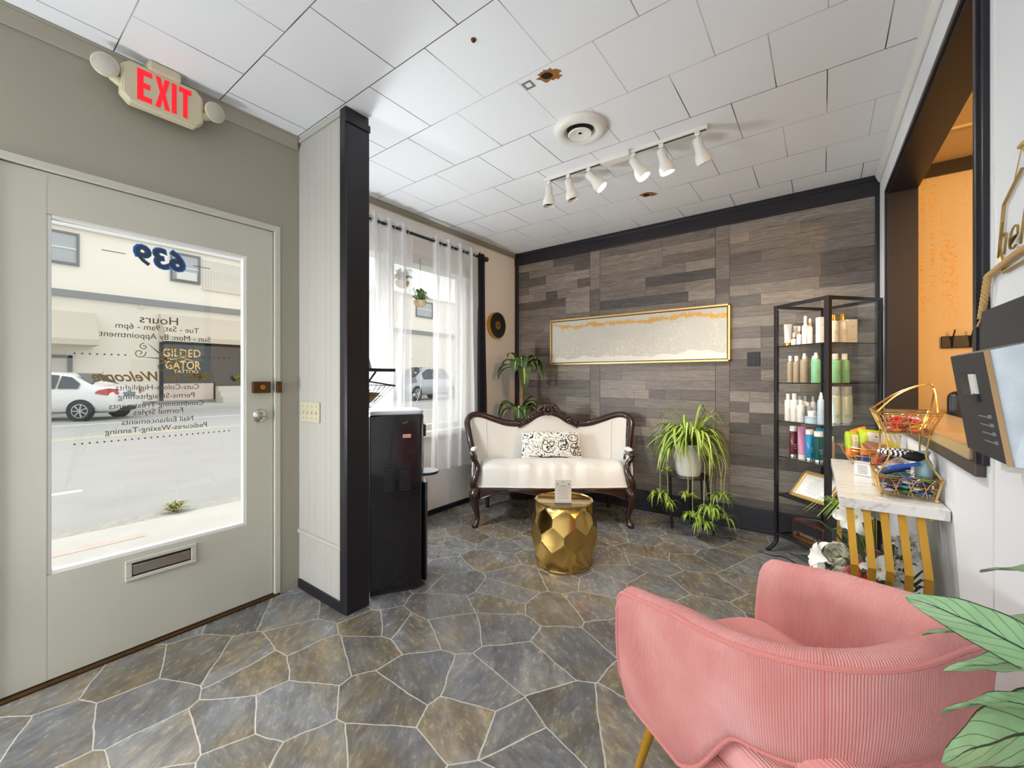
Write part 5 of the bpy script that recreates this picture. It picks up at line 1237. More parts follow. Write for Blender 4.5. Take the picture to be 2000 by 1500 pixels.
# legs
for x, y, ex_, ey_ in ((.200, .055, .035, -.075), (-.200, .055, -.035, -.075), (.19, .50, .05, .06), (-.19, .50, -.05, .06)):
    m = MB(); m.tube([(x, y, .285), (x + ex_, y + ey_, 0)], [.016, .009], 12); m.build('leg', GOLDP, t)
t = thing('white_throw', 'corner of a white cushion lying inside the pink armchair', 'cushion', (-.13, 1.19, .474), math.radians(-124.3))
m = MB(); m.ell((0, .06, .0), (.13, .14, .012), 20, 8); m.build('cloth', mat('white_cotton', S(236, 236, 236), .9), t)
# ---------------------------------------------------------------- glass display cabinet (standing cornerwise)
CBN = (0.024, 3.190); CANG = math.radians(48.28)
ce, se = math.cos(CANG), math.sin(CANG)
def CB(b, a, z=0): return (CBN[0] + ce * b - se * a, CBN[1] + se * b + ce * a, z)
CL, CR_, CT = .383, .397, 1.712   # along local y (left face), local x (right face), height
t = thing('display_cabinet', 'black metal display cabinet with glass shelves standing cornerwise by the plank wall', 'cabinet', (CBN[0], CBN[1], 0), CANG)
posts = [(0, 0), (CR_, 0), (0, CL), (CR_, CL)]
for i, (x, y) in enumerate(posts):
    w_ = .0145 if i == 0 else .011
    m = MB(); m.box(x - w_, x + w_, y - w_, y + w_, .085, CT); m.build('post', BLACKM, t, smooth=0, bevel=.002)
    sx = -1 if x == 0 else 1; sy = -1 if y == 0 else 1
    if (x, y) == (CR_, CL): sx = sy = 0
    if (x, y) == (CR_, 0): sx = 0
    dx_, dy_ = (sx * .02, sy * .02)
    if (x, y) == (0, CL): dx_, dy_ = (-.062, .022)
    if (x, y) == (0, 0): dx_, dy_ = (-.04, -.04)
    m = MB(); m.tube([(x, y, .11), (x, y, .075), (x + dx_ * .25, y + dy_ * .25, .045), (x + dx_ * .7, y + dy_ * .7, .014), (x + dx_, y + dy_, .008)], .011, 8, sq=(1.3, 1.3)); m.build('foot', BLACKM, t)
for zz0, zz1, w_, nm_ in ((CT - .02, CT, .009, 'top_rail'), (.115, .13, .007, 'bottom_rail')):
    for x in (0, CR_): Bx(nm_, BLACKM, x - w_, x + w_, 0, CL, zz0, zz1, t, smooth=0)
    for y in (0, CL): Bx(nm_, BLACKM, 0, CR_, y - w_, y + w_, zz0, zz1, t, smooth=0)

SH = {1: 1.43, 2: 1.178, 3: .915, 4: .668}
for z in SH.values():
    Bx('glass_shelf', [CGLASS], .012, CR_ - .012, .012, CL - .012, z - .006, z, t, smooth=0)
    m = MB(); m.box(.004, .008, .004, CL - .004, z - .0065, z - .0005).box(.004, CR_ - .004, .004, .008, z - .0065, z - .0005); m.build('shelf_edge', EDGEG, t, smooth=0)
Bx('metal_shelf', BLACKM, .0, CR_, .0, CL, .392, .405, t, smooth=0, bevel=.002)
m = MB()
for i in range(14): y = .014 + i * (CL - .028) / 13; m.tube([(0, y, .126), (CR_, y, .126)], .0022, 5)
for i in range(3): x = .1 + i * .1; m.tube([(x, 0, .122), (x, CL, .122)], .003, 5)
m.build('wire_shelf', BLACKM, t)
Bx('glass_side', CGLASS, .014, CR_ - .014, -.002, .001, .14, CT - .022, t, smooth=0)
Bx('glass_back', CGLASS, CR_ - .001, CR_ + .002, .014, CL - .014, .14, CT - .022, t, smooth=0)
Bx('glass_back', CGLASS, .014, CR_ - .014, CL - .001, CL + .002, .14, CT - .022, t, smooth=0)
m = MB(); m.ell((-.004, CL - .022, CT - .03), (.006, .006, .006), 10, 8); m.build('hinge', CHROME, t)

WPL = mat('white_bottle', S(232, 228, 220), .3); CRM = mat('cream_label', S(226, 220, 205), .5); SAGE = mat('mint_bottle', S(134, 194, 148), .3); BEI = mat('taupe_bottle', S(168, 150, 124), .35)
PBL = mat('pale_blue_bottle', S(186, 208, 222), .3); PGR = mat('pale_sage_can', S(190, 206, 200), .3, metal=.2); MAR = mat('maroon_bottle', S(96, 30, 44), .2, coat=.4); PNK = mat('pink_tube_plastic', S(222, 150, 190), .3)
BLU = mat('turquoise_bottle', S(30, 140, 186), .2, coat=.4); TEA = mat('dark_teal_bottle', S(24, 88, 84), .2, coat=.4); CYA = mat('cyan_tube_plastic', S(50, 176, 214), .3); PEA = mat('peach_bottle', S(214, 168, 120), .3); CAPW = mat('white_cap', S(230, 228, 222), .3); CLR = mat('clear_plastic', S(214, 222, 224), .1, trans=.5); GREYC = mat('grey_cap', S(176, 184, 188), .35)
PRT = mat('fine_print', S(140, 136, 130), .7)
# kind, a (along left face), b (along right face), shelf, radius, height
items = [
('tube_w', .340, .055, 1, .028, .150, 'white squeeze tube with gold cap, first on the left of the top shelf'),
('drop', .293, .055, 1, .0165, .087, 'tiny white bottle with a copper collar beside the gold-capped tube'),
('label', .337, .125, 1, .023, .140, 'cream printed sachet behind the gold-capped tube'),
('spray', .251, .055, 1, .0155, .127, 'short white spray bottle with copper collar on the top shelf'),
('tall', .206, .055, 1, .0195, .189, 'tall tapered white bottle in the middle of the top shelf'),
('slim', .168, .050, 1, .0140, .167, 'slim white bottle with a gold collar in front of the white box'),
('box', .125, .095, 1, .0260, .169, 'upright white carton on the top shelf behind the corner post'),
('bot_g', .055, .105, 1, .0245, .174, 'white bottle with gold cap just right of the corner post'),
('bot_g', .055, .172, 1, .0265, .181, 'white bottle with bright gold cap, rightmost on the top shelf'),
('box', .130, .325, 1, .0318, .161, 'blank cream carton at the right end of the top shelf'),
('beige', .323, .055, 2, .0194, .183, 'taupe bottle first from the left on the second shelf'),
('beige', .273, .055, 2, .0208, .180, 'taupe bottle second from the left on the second shelf'),
('beigeS', .218, .060, 2, .0255, .194, 'wide taupe spray bottle beside the mint green one'),
('beigeS', .225, .135, 2, .0165, .179, 'taupe spray bottle half hidden in the second row of the second shelf'),
('beige', .275, .130, 2, .0165, .175, 'taupe bottle with a white cap, back row of the second shelf'),
('greenS', .131, .055, 2, .0260, .194, 'mint green spray bottle left of the corner post'),
('green', .055, .118, 2, .0270, .183, 'mint green bottle right of the corner post'),
('green', .055, .190, 2, .0255, .184, 'mint green bottle farthest right on the second shelf'),
('green', .115, .150, 2, .0240, .183, 'mint green bottle standing behind the front pair'),
('white', .340, .055, 3, .0213, .185, 'white bottle at the left end of the third shelf'),
('white', .290, .055, 3, .0240, .188, 'tall white bottle second on the third shelf'),
('white', .240, .055, 3, .0225, .147, 'short white bottle third on the third shelf'),
('clear', .240, .108, 3, .0195, .130, 'small clear-topped bottle behind the short white one'),
('white', .340, .150, 3, .0165, .170, 'grey-capped bottle in the back row, leftmost'),
('white', .295, .150, 3, .0165, .170, 'grey-capped bottle in the back row, second from the left'),
('white', .250, .165, 3, .0170, .170, 'grey-capped bottle in the back row, third from the left'),
('white', .200, .165, 3, .0160, .170, 'grey-capped bottle in the back row, nearest the corner post'),
('jarB', .168, .068, 3, .0400, .044, 'wide pale blue jar at the bottom of the stack of two'),
('jarS', .168, .068, 3, .0240, .036, 'small white jar on top of the wide pale blue jar'),
('blue', .092, .052, 3, .0195, .202, 'pale blue spray bottle beside the corner post'),
('can', .055, .117, 3, .0273, .240, 'silver sage hairspray can right of the corner post'),
('can', .055, .187, 3, .0307, .240, 'silver blue hairspray can in the middle of the right side'),
('can', .120, .300, 3, .0200, .240, 'silver can behind at the right end of the third shelf'),
('maroon', .299, .055, 4, .0227, .213, 'maroon bottle with a frosted cap on the fourth shelf'),
('pinkt', .233, .060, 4, .0290, .218, 'pink squeeze tube on the fourth shelf'),
('blueb', .175, .055, 4, .0235, .205, 'turquoise bottle on the fourth shelf'),
('tealb', .112, .055, 4, .0265, .200, 'dark teal bottle on the fourth shelf by the corner post'),
('cyant', .160, .125, 4, .0290, .214, 'cyan squeeze tube behind the teal bottle'),
('peach', .100, .149, 4, .0131, .167, 'slim peach bottle just right of the corner post'),
]
def bottle(m, r, h, neck=.45, capr=None, caph=.2, sh=.08):
    capr = capr or r * .55; zc = h * (1 - caph)
    m.lathe([(0, 0), (r * .92, 0), (r, .004), (r, zc - h * sh), (r * .93, zc - h * sh * .5), (r * .7, zc - h * .02), (r * neck, zc - .002), (r * neck, zc + .001)], 24)
    return zc, capr
for kind, a_, b_, sh, r, h, lab in items:
    z0 = SH[sh] + (.044 if kind == 'jarS' else 0) + .0003
    nm = {'tube_w': 'squeeze_tube', 'pinkt': 'squeeze_tube', 'cyant': 'squeeze_tube', 'box': 'carton', 'label': 'sachet', 'jarB': 'jar', 'jarS': 'jar', 'can': 'hairspray_can'}.get(kind, 'bottle')
    t = thing(nm, lab, {'squeeze_tube': 'tube', 'carton': 'box', 'sachet': 'sachet', 'jar': 'jar', 'hairspray_can': 'can'}.get(nm, 'bottle'), CB(b_, a_, z0), math.radians(36.7), 'hair products on the %s shelf' % ('top', 'second', 'third', 'fourth')[sh - 1])
    m = MB()
    if kind in ('tube_w', 'pinkt', 'cyant'):
        bm_, cm_ = {'tube_w': (WPL, GOLD), 'pinkt': (PNK, CAPW), 'cyant': (CYA, CAPW)}[kind]
        hc = h * .14
        def tf(u, v): a = 2 * PI * u; k = v; rx = r * (.78 + .30 * k); ry = r * .78 * (1 - k) ** .7 + .0012; return (rx * math.cos(a), ry * math.sin(a), hc + (h - hc) * v)
        m.grid(tf, 24, 10, cu=True); m.build('body', bm_, t, smooth=60); MB().lathe([(0, 0), (r * .80, 0), (r * .82, .002), (r * .80, hc)], 24).build('cap', cm_, t)
        if kind == 'tube_w': MB().box(-.012, .012, -r * .60, -r * .58, h * .45, h * .46).build('print', PRT, t, smooth=0)
    elif kind == 'box':
        m.box(-r, r, -.02, .02, 0, h); m.build('body', CAPW if a_ < .126 else CRM, t, smooth=0, bevel=.0012); 
        MB().box(-.012, .012, -.0212, -.0198, h * .70, h * .715).box(-.012, .008, -.0212, -.0198, h * .2, h * .208).build('print', PRT, t, smooth=0)
    elif kind == 'label':
        m.box(-r, r, -.006, .006, 0, h); m.build('body', CRM, t, smooth=0, bevel=.002); MB().tube([(.012 * math.cos(a), -.0065, h * .8 + .012 * math.sin(a)) for a in [i * .4 for i in range(14)]], .0012, 4).build('print', GOLD, t)
    elif kind in ('jarB', 'jarS'):
        m.lathe([(0, 0), (r, 0), (r, h * .6), (r * .97, h * .62)], 28); m.build('body', PBL if kind == 'jarB' else CAPW, t); MB().lathe([(r * 1.02, h * .6), (r * 1.02, h - .002), (r * .98, h), (0, h)], 28).build('lid', GREYC if kind == 'jarB' else CAPW, t)
    elif kind == 'can':
        m.lathe([(0, 0), (r, 0), (r, h * .70), (r * .9, h * .75), (r * .7, h * .78)], 28); m.build('body', PGR, t); MB().lathe([(r * .98, .0), (r * 1.01, .004), (r, .012)], 28).build('base_rim', CHROME, t)
        MB().lathe([(r * .85, h * .765), (r * .85, h - .002), (r * .8, h), (0, h)], 24).build('clear_cap', CLR, t); MB().box(-r * .5, r * .5, -r - .0006, -r + .004, h * .25, h * .26).box(-r * .5, r * .3, -r - .0006, -r + .004, h * .21, h * .218).build('print', PRT, t, smooth=0)
    elif kind in ('spray', 'drop', 'slim', 'tall'):
        k = {'spray': .42, 'drop': .48, 'slim': .30, 'tall': .30}[kind]; zc, cr2 = bottle(m, r, h, .5, None, k, .10); m.build('body', WPL, t)
        if kind != 'tall': MB().lathe([(r * .62, zc), (r * .64, zc + .002), (r * .64, zc + h * .13), (r * .5, zc + h * .14)], 20).build('collar', GOLD, t)
        MB().lathe([(r * .5, zc + (h * .12 if kind != 'tall' else 0)), (r * .48, h * .96), (r * .3, h), (0, h)], 16).build('cap', CAPW, t)
    else:
        bm_ = {'bot_g': WPL, 'beige': BEI, 'beigeS': BEI, 'green': SAGE, 'greenS': SAGE, 'white': WPL, 'clear': CLR, 'blue': PBL, 'maroon': MAR, 'blueb': BLU, 'tealb': TEA, 'peach': PEA}[kind]
        zc, cr2 = bottle(m, r, h, .5, None, .20 if kind not in ('maroon', 'blueb', 'tealb') else .16, .10 if kind not in ('maroon', 'blueb', 'tealb') else .02); m.build('body', bm_, t)
        cm_ = GOLD if kind == 'bot_g' else (GREYC if kind == 'white' and b_ > .1 else CAPW)
        if kind in ('beigeS', 'greenS', 'blue'): MB().lathe([(r * .5, zc), (r * .5, h * .9), (r * .36, h * .92), (r * .32, h), (0, h)], 20).build('spray_cap', CAPW, t)
        else:
            cr3 = r * (.58 if kind not in ('maroon', 'blueb', 'tealb') else .92); MB().lathe([(cr3, zc), (cr3, h - .002), (cr3 * .95, h), (0, h)], 24).build('cap', cm_, t)
        if kind in ('maroon', 'blueb', 'tealb'): MB().lathe([(0, 0), (r * 1.02, 0), (r * 1.02, h * .10), (r, h * .105)], 24).build('foot_ring', CHROME, t)
        # small lines of lettering on the front
        pm = MB(); pr = CAPW if kind in ('maroon', 'blueb', 'tealb') else PRT
        for k2 in range(3): zz = h * (.42 - .06 * k2); hw2 = r * (.55 - .1 * k2); pm.grid(lambda u, v: ((r + .0004) * math.sin((u - .5) * hw2 / r * 2), -(r + .0004) * math.cos((u - .5) * hw2 / r * 2), zz + .0022 * v), 6, 1)
        pm.build('print', pr, t, smooth=0)
# certificate leaning on the black shelf
t = thing('framed_certificate', 'gold framed certificate leaning inside the cabinet on the solid black shelf', 'picture frame', CB(.035, .165, .4065), 0, None, (math.radians(-41), 0, CANG - PI / 2))
m = MB(); FW, FH = .135, .205
for q in ((-FW, FW, 0, .022), (-FW, FW, FH - .022, FH), (-FW, -FW + .022, 0, FH), (FW - .022, FW, 0, FH)): m.box(q[0], q[1], -.022, .0, q[2], q[3])
m.build('frame', MATS['pale_gold_frame'], t, smooth=0, bevel=.002)
m = MB(); m.box(-FW + .02, FW - .02, -.012, -.002, .02, FH - .02); m.build('paper', PAPER, t, smooth=0)
m = MB()
for i in range(9): w_ = (.05, .035, .06, .055, .05, .06, .045, .055, .03)[i]; m.box(-w_, w_, -.0128, -.0118, FH - .05 - i * .0135, FH - .0475 - i * .0135)
m.build('lettering', mat('pale_print', S(176, 174, 172), .7), t, smooth=0)
# radio
t = thing('radio', 'small retro wooden radio on the bottom wire shelf of the cabinet', 'radio', CB(.075, .165, .1295), CANG - PI / 2)
REDW = mat('reddish_wood', S(70, 32, 28), .25, coat=.4, vary=(10, .3, 5))
m = MB(); m.prism([(-.115, 0), (.115, 0), (.115, .125), (.105, .137), (-.105, .137), (-.115, .125)], -.05, .06, 'y'); m.build('cabinet', REDW, t, smooth=0, bevel=.004)
m = MB(); m.box(-.098, .098, -.054, -.049, .065, .120); m.build('speaker_grille', BLACKV, t, smooth=0); m = MB(); m.box(-.05, .05, -.056, -.05, .042, .060); m.build('dial', CHROME, t, smooth=0); m = MB(); m.box(-.10, .10, -.056, -.05, .018, .026).box(-.10, .10, -.056, -.05, .008, .012); m.build('gold_strips', GOLD, t, smooth=0)
for sx in (-1, 1): MB().tube([(sx * .075, -.068, .048), (sx * .075, -.05, .048)], .013, 16).build('knob', CHROME, t)
# electrical outlet seen through the cabinet
t = thing('wall_outlet', 'black wall outlet on the planks behind the cabinet', 'outlet', (-.44, YB - .006, 1.36)); 
m = MB(); m.box(-.045, .045, -.006, .0, -.055, .055); m.build('plate', BLACKV, t, smooth=0, bevel=.003); m = MB(); m.box(-.012, .012, -.009, -.005, .012, .034).box(-.012, .012, -.009, -.005, -.034, -.012); m.build('sockets', BLACKM, t, smooth=0)

# ---------------------------------------------------------------- console table and what stands on it
def RT(name, label, cat, x, y, z, rz=0, group=None): p = R(x, y, z); return thing(name, label, cat, p, TH + rz, group)
t = RT('console_table', 'narrow white marble console table on bent gold bars', 'table', 0, 0, 0)
m = MB(); m.box(-.292, -.004, 1.965, 2.86, .735, .772); m.build('table_top', MARBLE, t, smooth=0, bevel=.002)
for sgn_, ye in ((1, 1.99), (-1, 2.835)):
    for i in range(5):
        x = -.262 + i * .0475
        m = MB(); pts = [(x, ye + sgn_ * .01, .735), (x + .010, ye - sgn_ * .062, .545), (x, ye + sgn_ * .0, .0)]
        w_, h_ = .011, .0045; vs = []
        for p in pts: vs += [(p[0] - w_, p[1] - h_, p[2]), (p[0] + w_, p[1] - h_, p[2]), (p[0] + w_, p[1] + h_, p[2]), (p[0] - w_, p[1] + h_, p[2])]
        m.add(vs, [(k * 4 + j, k * 4 + (j + 1) % 4, (k + 1) * 4 + (j + 1) % 4, (k + 1) * 4 + j) for k in range(2) for j in range(4)] + [(3, 2, 1, 0), (8, 9, 10, 11)]); m.build('leg_bar', GOLDP, t, smooth=0)
    m = MB(); m.box(-.275, -.06, ye - .012, ye + .012, 0, .008); m.build('foot_bar', GOLDP, t, smooth=0)
m = MB()
for x in (-.262, -.24 + 4 * .0475): m.box(x, x + .012, 2.0, 2.83, .722, .735)
m.build('under_frame', GOLDP, t, smooth=0)

# two-tier gold wire basket, wider at the rims
BX, BY = -.095, 2.155
t = RT('wire_basket_stand', 'two-tier gold wire basket stand full of wrapped candies', 'basket', BX, BY, .772)
WB = .0021
def rimpts(hx, hy, z): return [(-hx, -hy, z), (hx, -hy, z), (hx, hy, z), (-hx, hy, z)]
def tier(z0, z1, bx, by, tx, ty, yo, nm):
    m = MB(); b = [(x, y + yo, z) for x, y, z in rimpts(bx, by, z0)]; tp = [(x, y + yo, z) for x, y, z in rimpts(tx, ty, z1)]
    m.tube(b, WB * 1.3, 6, closed=True); m.tube(tp, WB * 1.5, 6, closed=True)
    tp2 = [(x * .985, y + (.0 if y > yo else .0), z - .008) for x, y, z in tp]; m.tube(tp2, WB, 6, closed=True)
    for i in range(4):
        m.tube([b[i], tp[i]], WB * 1.8, 6)
        A, B = Vector(b[i]), Vector(b[(i + 1) % 4]); C_, D = Vector(tp[i]), Vector(tp[(i + 1) % 4]); n = 4
        for k in range(n):   # crossing arches
            p = lambda u, v: A.lerp(B, u).lerp(C_.lerp(D, u), v)
            u0 = k / n; m.tube([p(u0 + (1.35 / n) * s_ if u0 + (1.35 / n) * s_ < 1 else 1, math.sin(PI * s_) * .93) for s_ in [j / 12 for j in range(13)]], WB * .62, 5)
        m.tube([p(j / 8, .5 + .0 * j) for j in range(9)], WB * .5, 5)
    for k in range(7): x = -bx + 2 * bx * (k + 1) / 8; m.tube([(x, -by + yo, z0), (x, by + yo, z0)], WB * .6, 5)
    for k in range(5): y = -by + yo + 2 * by * (k + 1) / 6; m.tube([(-bx, y, z0), (bx, y, z0)], WB * .6, 5)
    return m.build(nm, GOLDW, t)
tier(.012, .082, .074, .095, .086, .112, 0, 'lower_basket'); tier(.235, .312, .058, .075, .086, .105, -.005, 'upper_basket')
for sx in (-1, 1):
    for sy in (-1, 1): m = MB(); m.ell((sx * .075, sy * .096, .006), (.007, .007, .006), 10, 8); m.build('ball_foot', GOLDW, t)
    m = MB(); m.tube(smooth_path([(sx * .086, -.108, .08), (sx * .05, -.09, .15), (sx * .055, -.08, .20), (sx * .060, -.078, .237)], 5), WB * 1.4, 6); m.build('upright', GOLDW, t)
    m = MB(); m.tube(smooth_path([(sx * .086, .108, .08), (sx * .06, .09, .15), (sx * .060, .072, .237)], 5), WB * 1.4, 6); m.build('upright', GOLDW, t)
m = MB(); hp = smooth_path([(-.086, -.10, .31), (-.02, -.03, .375), (.06, .0, .415), (.082, .0, .40), (.086, -.02, .35), (.086, -.05, .31)], 6); m.tube(hp, WB * 1.4, 6)
hp = smooth_path([(-.086, .095, .31), (-.02, .03, .375), (.06, .0, .415), (.082, .0, .40), (.086, .04, .35), (.086, .07, .31)], 6); m.tube(hp, WB * 1.4, 6); m.build('handle', GOLDW, t)
# candies
CCOL = {'red': S(206, 30, 34), 'blue': S(24, 84, 178), 'lime': S(110, 180, 40), 'orange': S(226, 104, 30), 'silver': S(196, 200, 206), 'teal': S(40, 130, 140), 'green': S(30, 120, 60), 'pale green': S(170, 200, 170), 'yellow': S(228, 200, 50), 'brown': S(84, 48, 34), 'navy': S(24, 40, 96)}
CM = {k: mat('wrapper_' + k.replace(' ', '_'), v, .25, coat=.5, metal=.25 if k == 'silver' else 0) for k, v in CCOL.items()}
cmesh = {}
def candy(k, x, y, z, rot, lab, grp, s=1.0, parent=None):
    if k not in cmesh:
        m = MB(); m.grid(lambda u, v: (.010 * math.cos(2 * PI * u) * (.25 + .75 * math.sin(PI * v) ** .6) + 0, .007 * math.sin(2 * PI * u) * (.12 + .88 * math.sin(PI * v) ** .6), -.016 + .032 * v), 12, 8, cu=True)
        for sg in (-1, 1): m.add([(-.009, 0, sg * .015), (.009, .001, sg * .015), (.013, 0, sg * .026), (.004, .003, sg * .024), (-.004, -.003, sg * .026), (-.013, 0, sg * .024)], [(0, 1, 2, 3, 4, 5)])
        o_ = m.build('wrapped_candy', CM[k], None, smooth=60); cmesh[k] = o_.data
    else: o_ = bpy.data.objects.new('wrapped_candy', cmesh[k]); COL.objects.link(o_)
    p = R(x, y, z); o_.location = p; o_.rotation_euler = rot; o_.scale = (s, s, s); return tag(o_, lab, 'candy', grp)
ORD = ['first', 'second', 'third', 'fourth', 'fifth', 'sixth', 'seventh']
q = random.Random(8)
for k_ in range(4):
    for ix in (-.025, .025):
        for iy in range(6):
            k = q.choice(['red', 'red', 'red', 'orange', 'red', 'silver', 'pale green', 'yellow'])
            candy(k, BX + ix + q.uniform(-.003, .003), BY - .005 + (iy - 2.5) * .0235 + q.uniform(-.002, .002), .772 + .2455 + .0150 * k_, (PI / 2 + q.uniform(-.2, .2), q.uniform(-.2, .2), PI / 2 + q.uniform(-.22, .22)), ('%s wrapped candy in the upper tier of the gold basket stand' % k) if k_ < 3 else '%s wrapped candy atop the upper tier, %s row from near end, %s side' % (k, ORD[iy], 'aisle' if ix < 0 else 'wall'), '%s candies in the upper tier' % k, .88)
for k_ in range(4):
    for ix in (-.047, 0, .047):
        for iy in range(7):
            if ix > 0 and iy > 1: continue
            k = q.choice(['blue', 'blue', 'lime', 'orange', 'silver', 'teal', 'green', 'navy', 'navy', 'brown'])
            candy(k, BX + ix + q.uniform(-.003, .003), BY + (iy - 3) * .0245 + q.uniform(-.002, .002), .772 + .0235 + .0165 * k_, (PI / 2 + q.uniform(-.2, .2), q.uniform(-.2, .2), PI / 2 + q.uniform(-.22, .22)), ('%s wrapped candy in the lower tier of the gold basket stand' % k) if k_ < 3 else '%s wrapped candy atop the lower tier, %s row from near end, %s' % (k, ORD[iy], {-1: 'aisle side', 0: 'middle', 1: 'wall side'}[(ix > 0) - (ix < 0)]), '%s candies in the lower tier' % k, .96)
# striped socks, net bag, mints on the lower tier
def chev():
    m_ = mat('zigzag_cloth', S(240, 240, 240), .8); n, l, b = nodes(m_); t_ = n.new('ShaderNodeTexCoord').outputs['Object']; s_ = n.new('ShaderNodeSeparateXYZ'); l.new(t_, s_.inputs[0])
    z = nmath(n, l, 'ADD', nmath(n, l, 'MULTIPLY', nmath(n, l, 'PINGPONG', s_.outputs['Y'], .012), .8), s_.outputs['X'])
    l.new(nmix(n, l, nmath(n, l, 'GREATER_THAN', nmath(n, l, 'FRACT', nmath(n, l, 'MULTIPLY', z, 70)), .5), S(240, 240, 240), S(16, 16, 20)), b.inputs['Base Color']); return m_
t = RT('eye_mask', 'black and white zigzag patterned fabric pouch on top of the lower basket', 'pouch', BX - .005, BY + .045, .772 + .135, math.radians(-20)); 
m = MB(); m.ell((0, 0, .012), (.068, .045, .018), 20, 10); m.T = Matrix.Identity(4); o_ = m.build('zigzag_front', chev(), t); m = MB(); m.ell((.045, -.012, .006), (.040, .040, .018), 16, 8); m.build('black_lining', mat('black_knit', S(28, 28, 32), .9), t)
t = RT('mesh_bag', 'pale teal see-through bag of sweets at the wall end of the lower basket', 'bag', BX + .060, BY + .02, .772 + .082, 0)
m = MB(); m.ell((0, 0, 0), (.026, .062, .065), 16, 12); m.build('bag', mat('pale_teal_film', S(150, 190, 190), .3, trans=.2, bump=(60, .6, .01)), t); m = MB(); m.tube([(0, 0, .06), (0, .008, .078)], [.012, .02], 8); m.build('knot', MATS['pale_teal_film'], t)
for i, (dx, dy, az, kc, lab) in enumerate(((-.025, -.035, 25, 'navy', 'navy blue candy bar lying along the front of the lower basket'), (-.035, .0, 35, 'silver', 'silver candy bar propped on the lower basket rim'), (-.005, -.06, 10, 'blue', 'bright blue candy bar in the lower basket'), (-.04, .03, 50, 'brown', 'brown candy stick in the lower basket'))):
    p = R(BX + dx, BY + dy, .772 + .092 + .011 * i); o_ = MB().box(-.045, .045, -.009, .009, -.005, .005).build('candy_bar', CM[kc], None, smooth=0, bevel=.003); o_.location = p; o_.rotation_euler = (.2, -.25, math.radians(az)); tag(o_, lab, 'candy bar')

# round wire basket with snack bags
SX, SY = -.150, 2.740
t = RT('wire_basket', 'small round gold wire basket holding snack bags on the console', 'basket', SX, SY, .772)
m = MB()
for r_, z in ((.060, .004), (.078, .03), (.092, .055), (.104, .080), (.108, .094)): m.tube([(r_ * math.cos(2 * PI * i / 40), r_ * math.sin(2 * PI * i / 40), z) for i in range(40)], .0014 if z < .09 else .0024, 5, closed=True)
for i in range(20): a = 2 * PI * i / 20; m.tube([(0.02 * math.cos(a), .02 * math.sin(a), .002), (.060 * math.cos(a), .060 * math.sin(a), .004), (.092 * math.cos(a), .092 * math.sin(a), .055), (.108 * math.cos(a), .108 * math.sin(a), .094)], .0010, 5)
for sg in (-1, 1): m.tube([(sg * (.108 + .012 * math.sin(PI * i / 8)), -.02 + .04 * i / 8, .094 + .004) for i in range(9)], .0022, 5)
m.build('wire_frame', GOLDW, t)
def snack(name, label, x, y, z, w_, h, d, rot, c_body, c_low, printed=True):
    t = thing(name, label, 'snack bag', R(x, y, z), 0, 'snack bags in the round gold basket', rot)
    def f(sg):
        def fn(u, v):
            a, b_ = u * 2 - 1, v * 2 - 1; th = d * max(0, 1 - abs(a) ** 4) ** .5 * max(0, 1 - abs(b_) ** 5) ** .5
            wr = .0035 * math.sin(a * 9 + b_ * 6) * (1 - abs(b_))
            return (a * w_ * (1 - .06 * (1 - b_ * b_)), sg * (th + wr * .5), h * v)
        return fn
    m = MB(); m.k = 0; m.grid(f(-1), 18, 18); m.grid(f(1), 18, 18)
    for i in range(len(m.f)): m.mi[i] = 1 if (i % 324) % 18 < 6 else 0
    m.build('bag', [c_body, c_low], t, smooth=180)
    if printed:
        m = MB(); fr = f(-1); m.grid(lambda u, v: Vector(fr(.18 + .64 * u, .36 + .52 * v)) + Vector((0, -.0015, 0)), 8, 8); lb_ = m.build('label_panel', PAPER, t, smooth=180)
        m = MB(); m.grid(lambda u, v: Vector(fr(.44 + .12 * u, .70 + .05 * v)) + Vector((0, -.0025, 0)), 4, 2)
        for k in range(3): m.grid(lambda u, v, k=k: Vector(fr(.34 + .32 * u, .60 - .05 * k + .012 * v)) + Vector((0, -.0025, 0)), 6, 1)
        m.build('print', PRT, lb_, smooth=180)
LIME = mat('lime_foil', S(172, 200, 44), .35, bump=(20, .3, .01)); ORNG = mat('orange_foil', S(226, 140, 56), .35, bump=(20, .3, .01)); REDF = mat('red_foil', S(206, 60, 30), .35, bump=(20, .3, .01)); CRF = mat('cream_foil', S(226, 216, 180), .35, bump=(20, .3, .01)); BRF = mat('brown_foil', S(150, 106, 84), .3, bump=(20, .4, .01)); BLF = mat('blue_foil', S(30, 80, 170), .3, bump=(20, .3, .01))
r36 = math.radians(36.7)
snack('snack_bag', 'narrow lime and orange snack bag at the left of the round basket', SX - .058, SY - .055, .772 + .045, .038, .125, .018, (math.radians(-8), math.radians(4), r36 + .25), LIME, ORNG)
snack('snack_bag', 'large lime snack bag with a white label in the middle of the round basket', SX + .020, SY - .030, .772 + .050, .066, .132, .022, (math.radians(-12), math.radians(6), r36), LIME, ORNG)
snack('snack_bag', 'orange topped snack bag behind the two lime bags', SX - .005, SY + .045, .772 + .055, .045, .130, .014, (math.radians(-6), math.radians(-14), r36 + .1), ORNG, CRF, False)
snack('snack_bag', 'brown crackers bag lying at the wall side of the round basket', SX + .055, SY - .07, .772 + .080, .050, .080, .016, (math.radians(-60), 0, r36 + .4), BRF, BRF, False)
snack('snack_bag', 'small blue snack packet low inside the round basket', SX - .012, SY - .055, .772 + .010, .022, .060, .012, (math.radians(-10), 0, r36), BLF, BLF, False)
snack('snack_bag', 'small red snack packet low inside the round basket', SX + .040, SY - .058, .772 + .010, .026, .060, .012, (math.radians(-10), 0, r36 + .1), REDF, REDF, False)
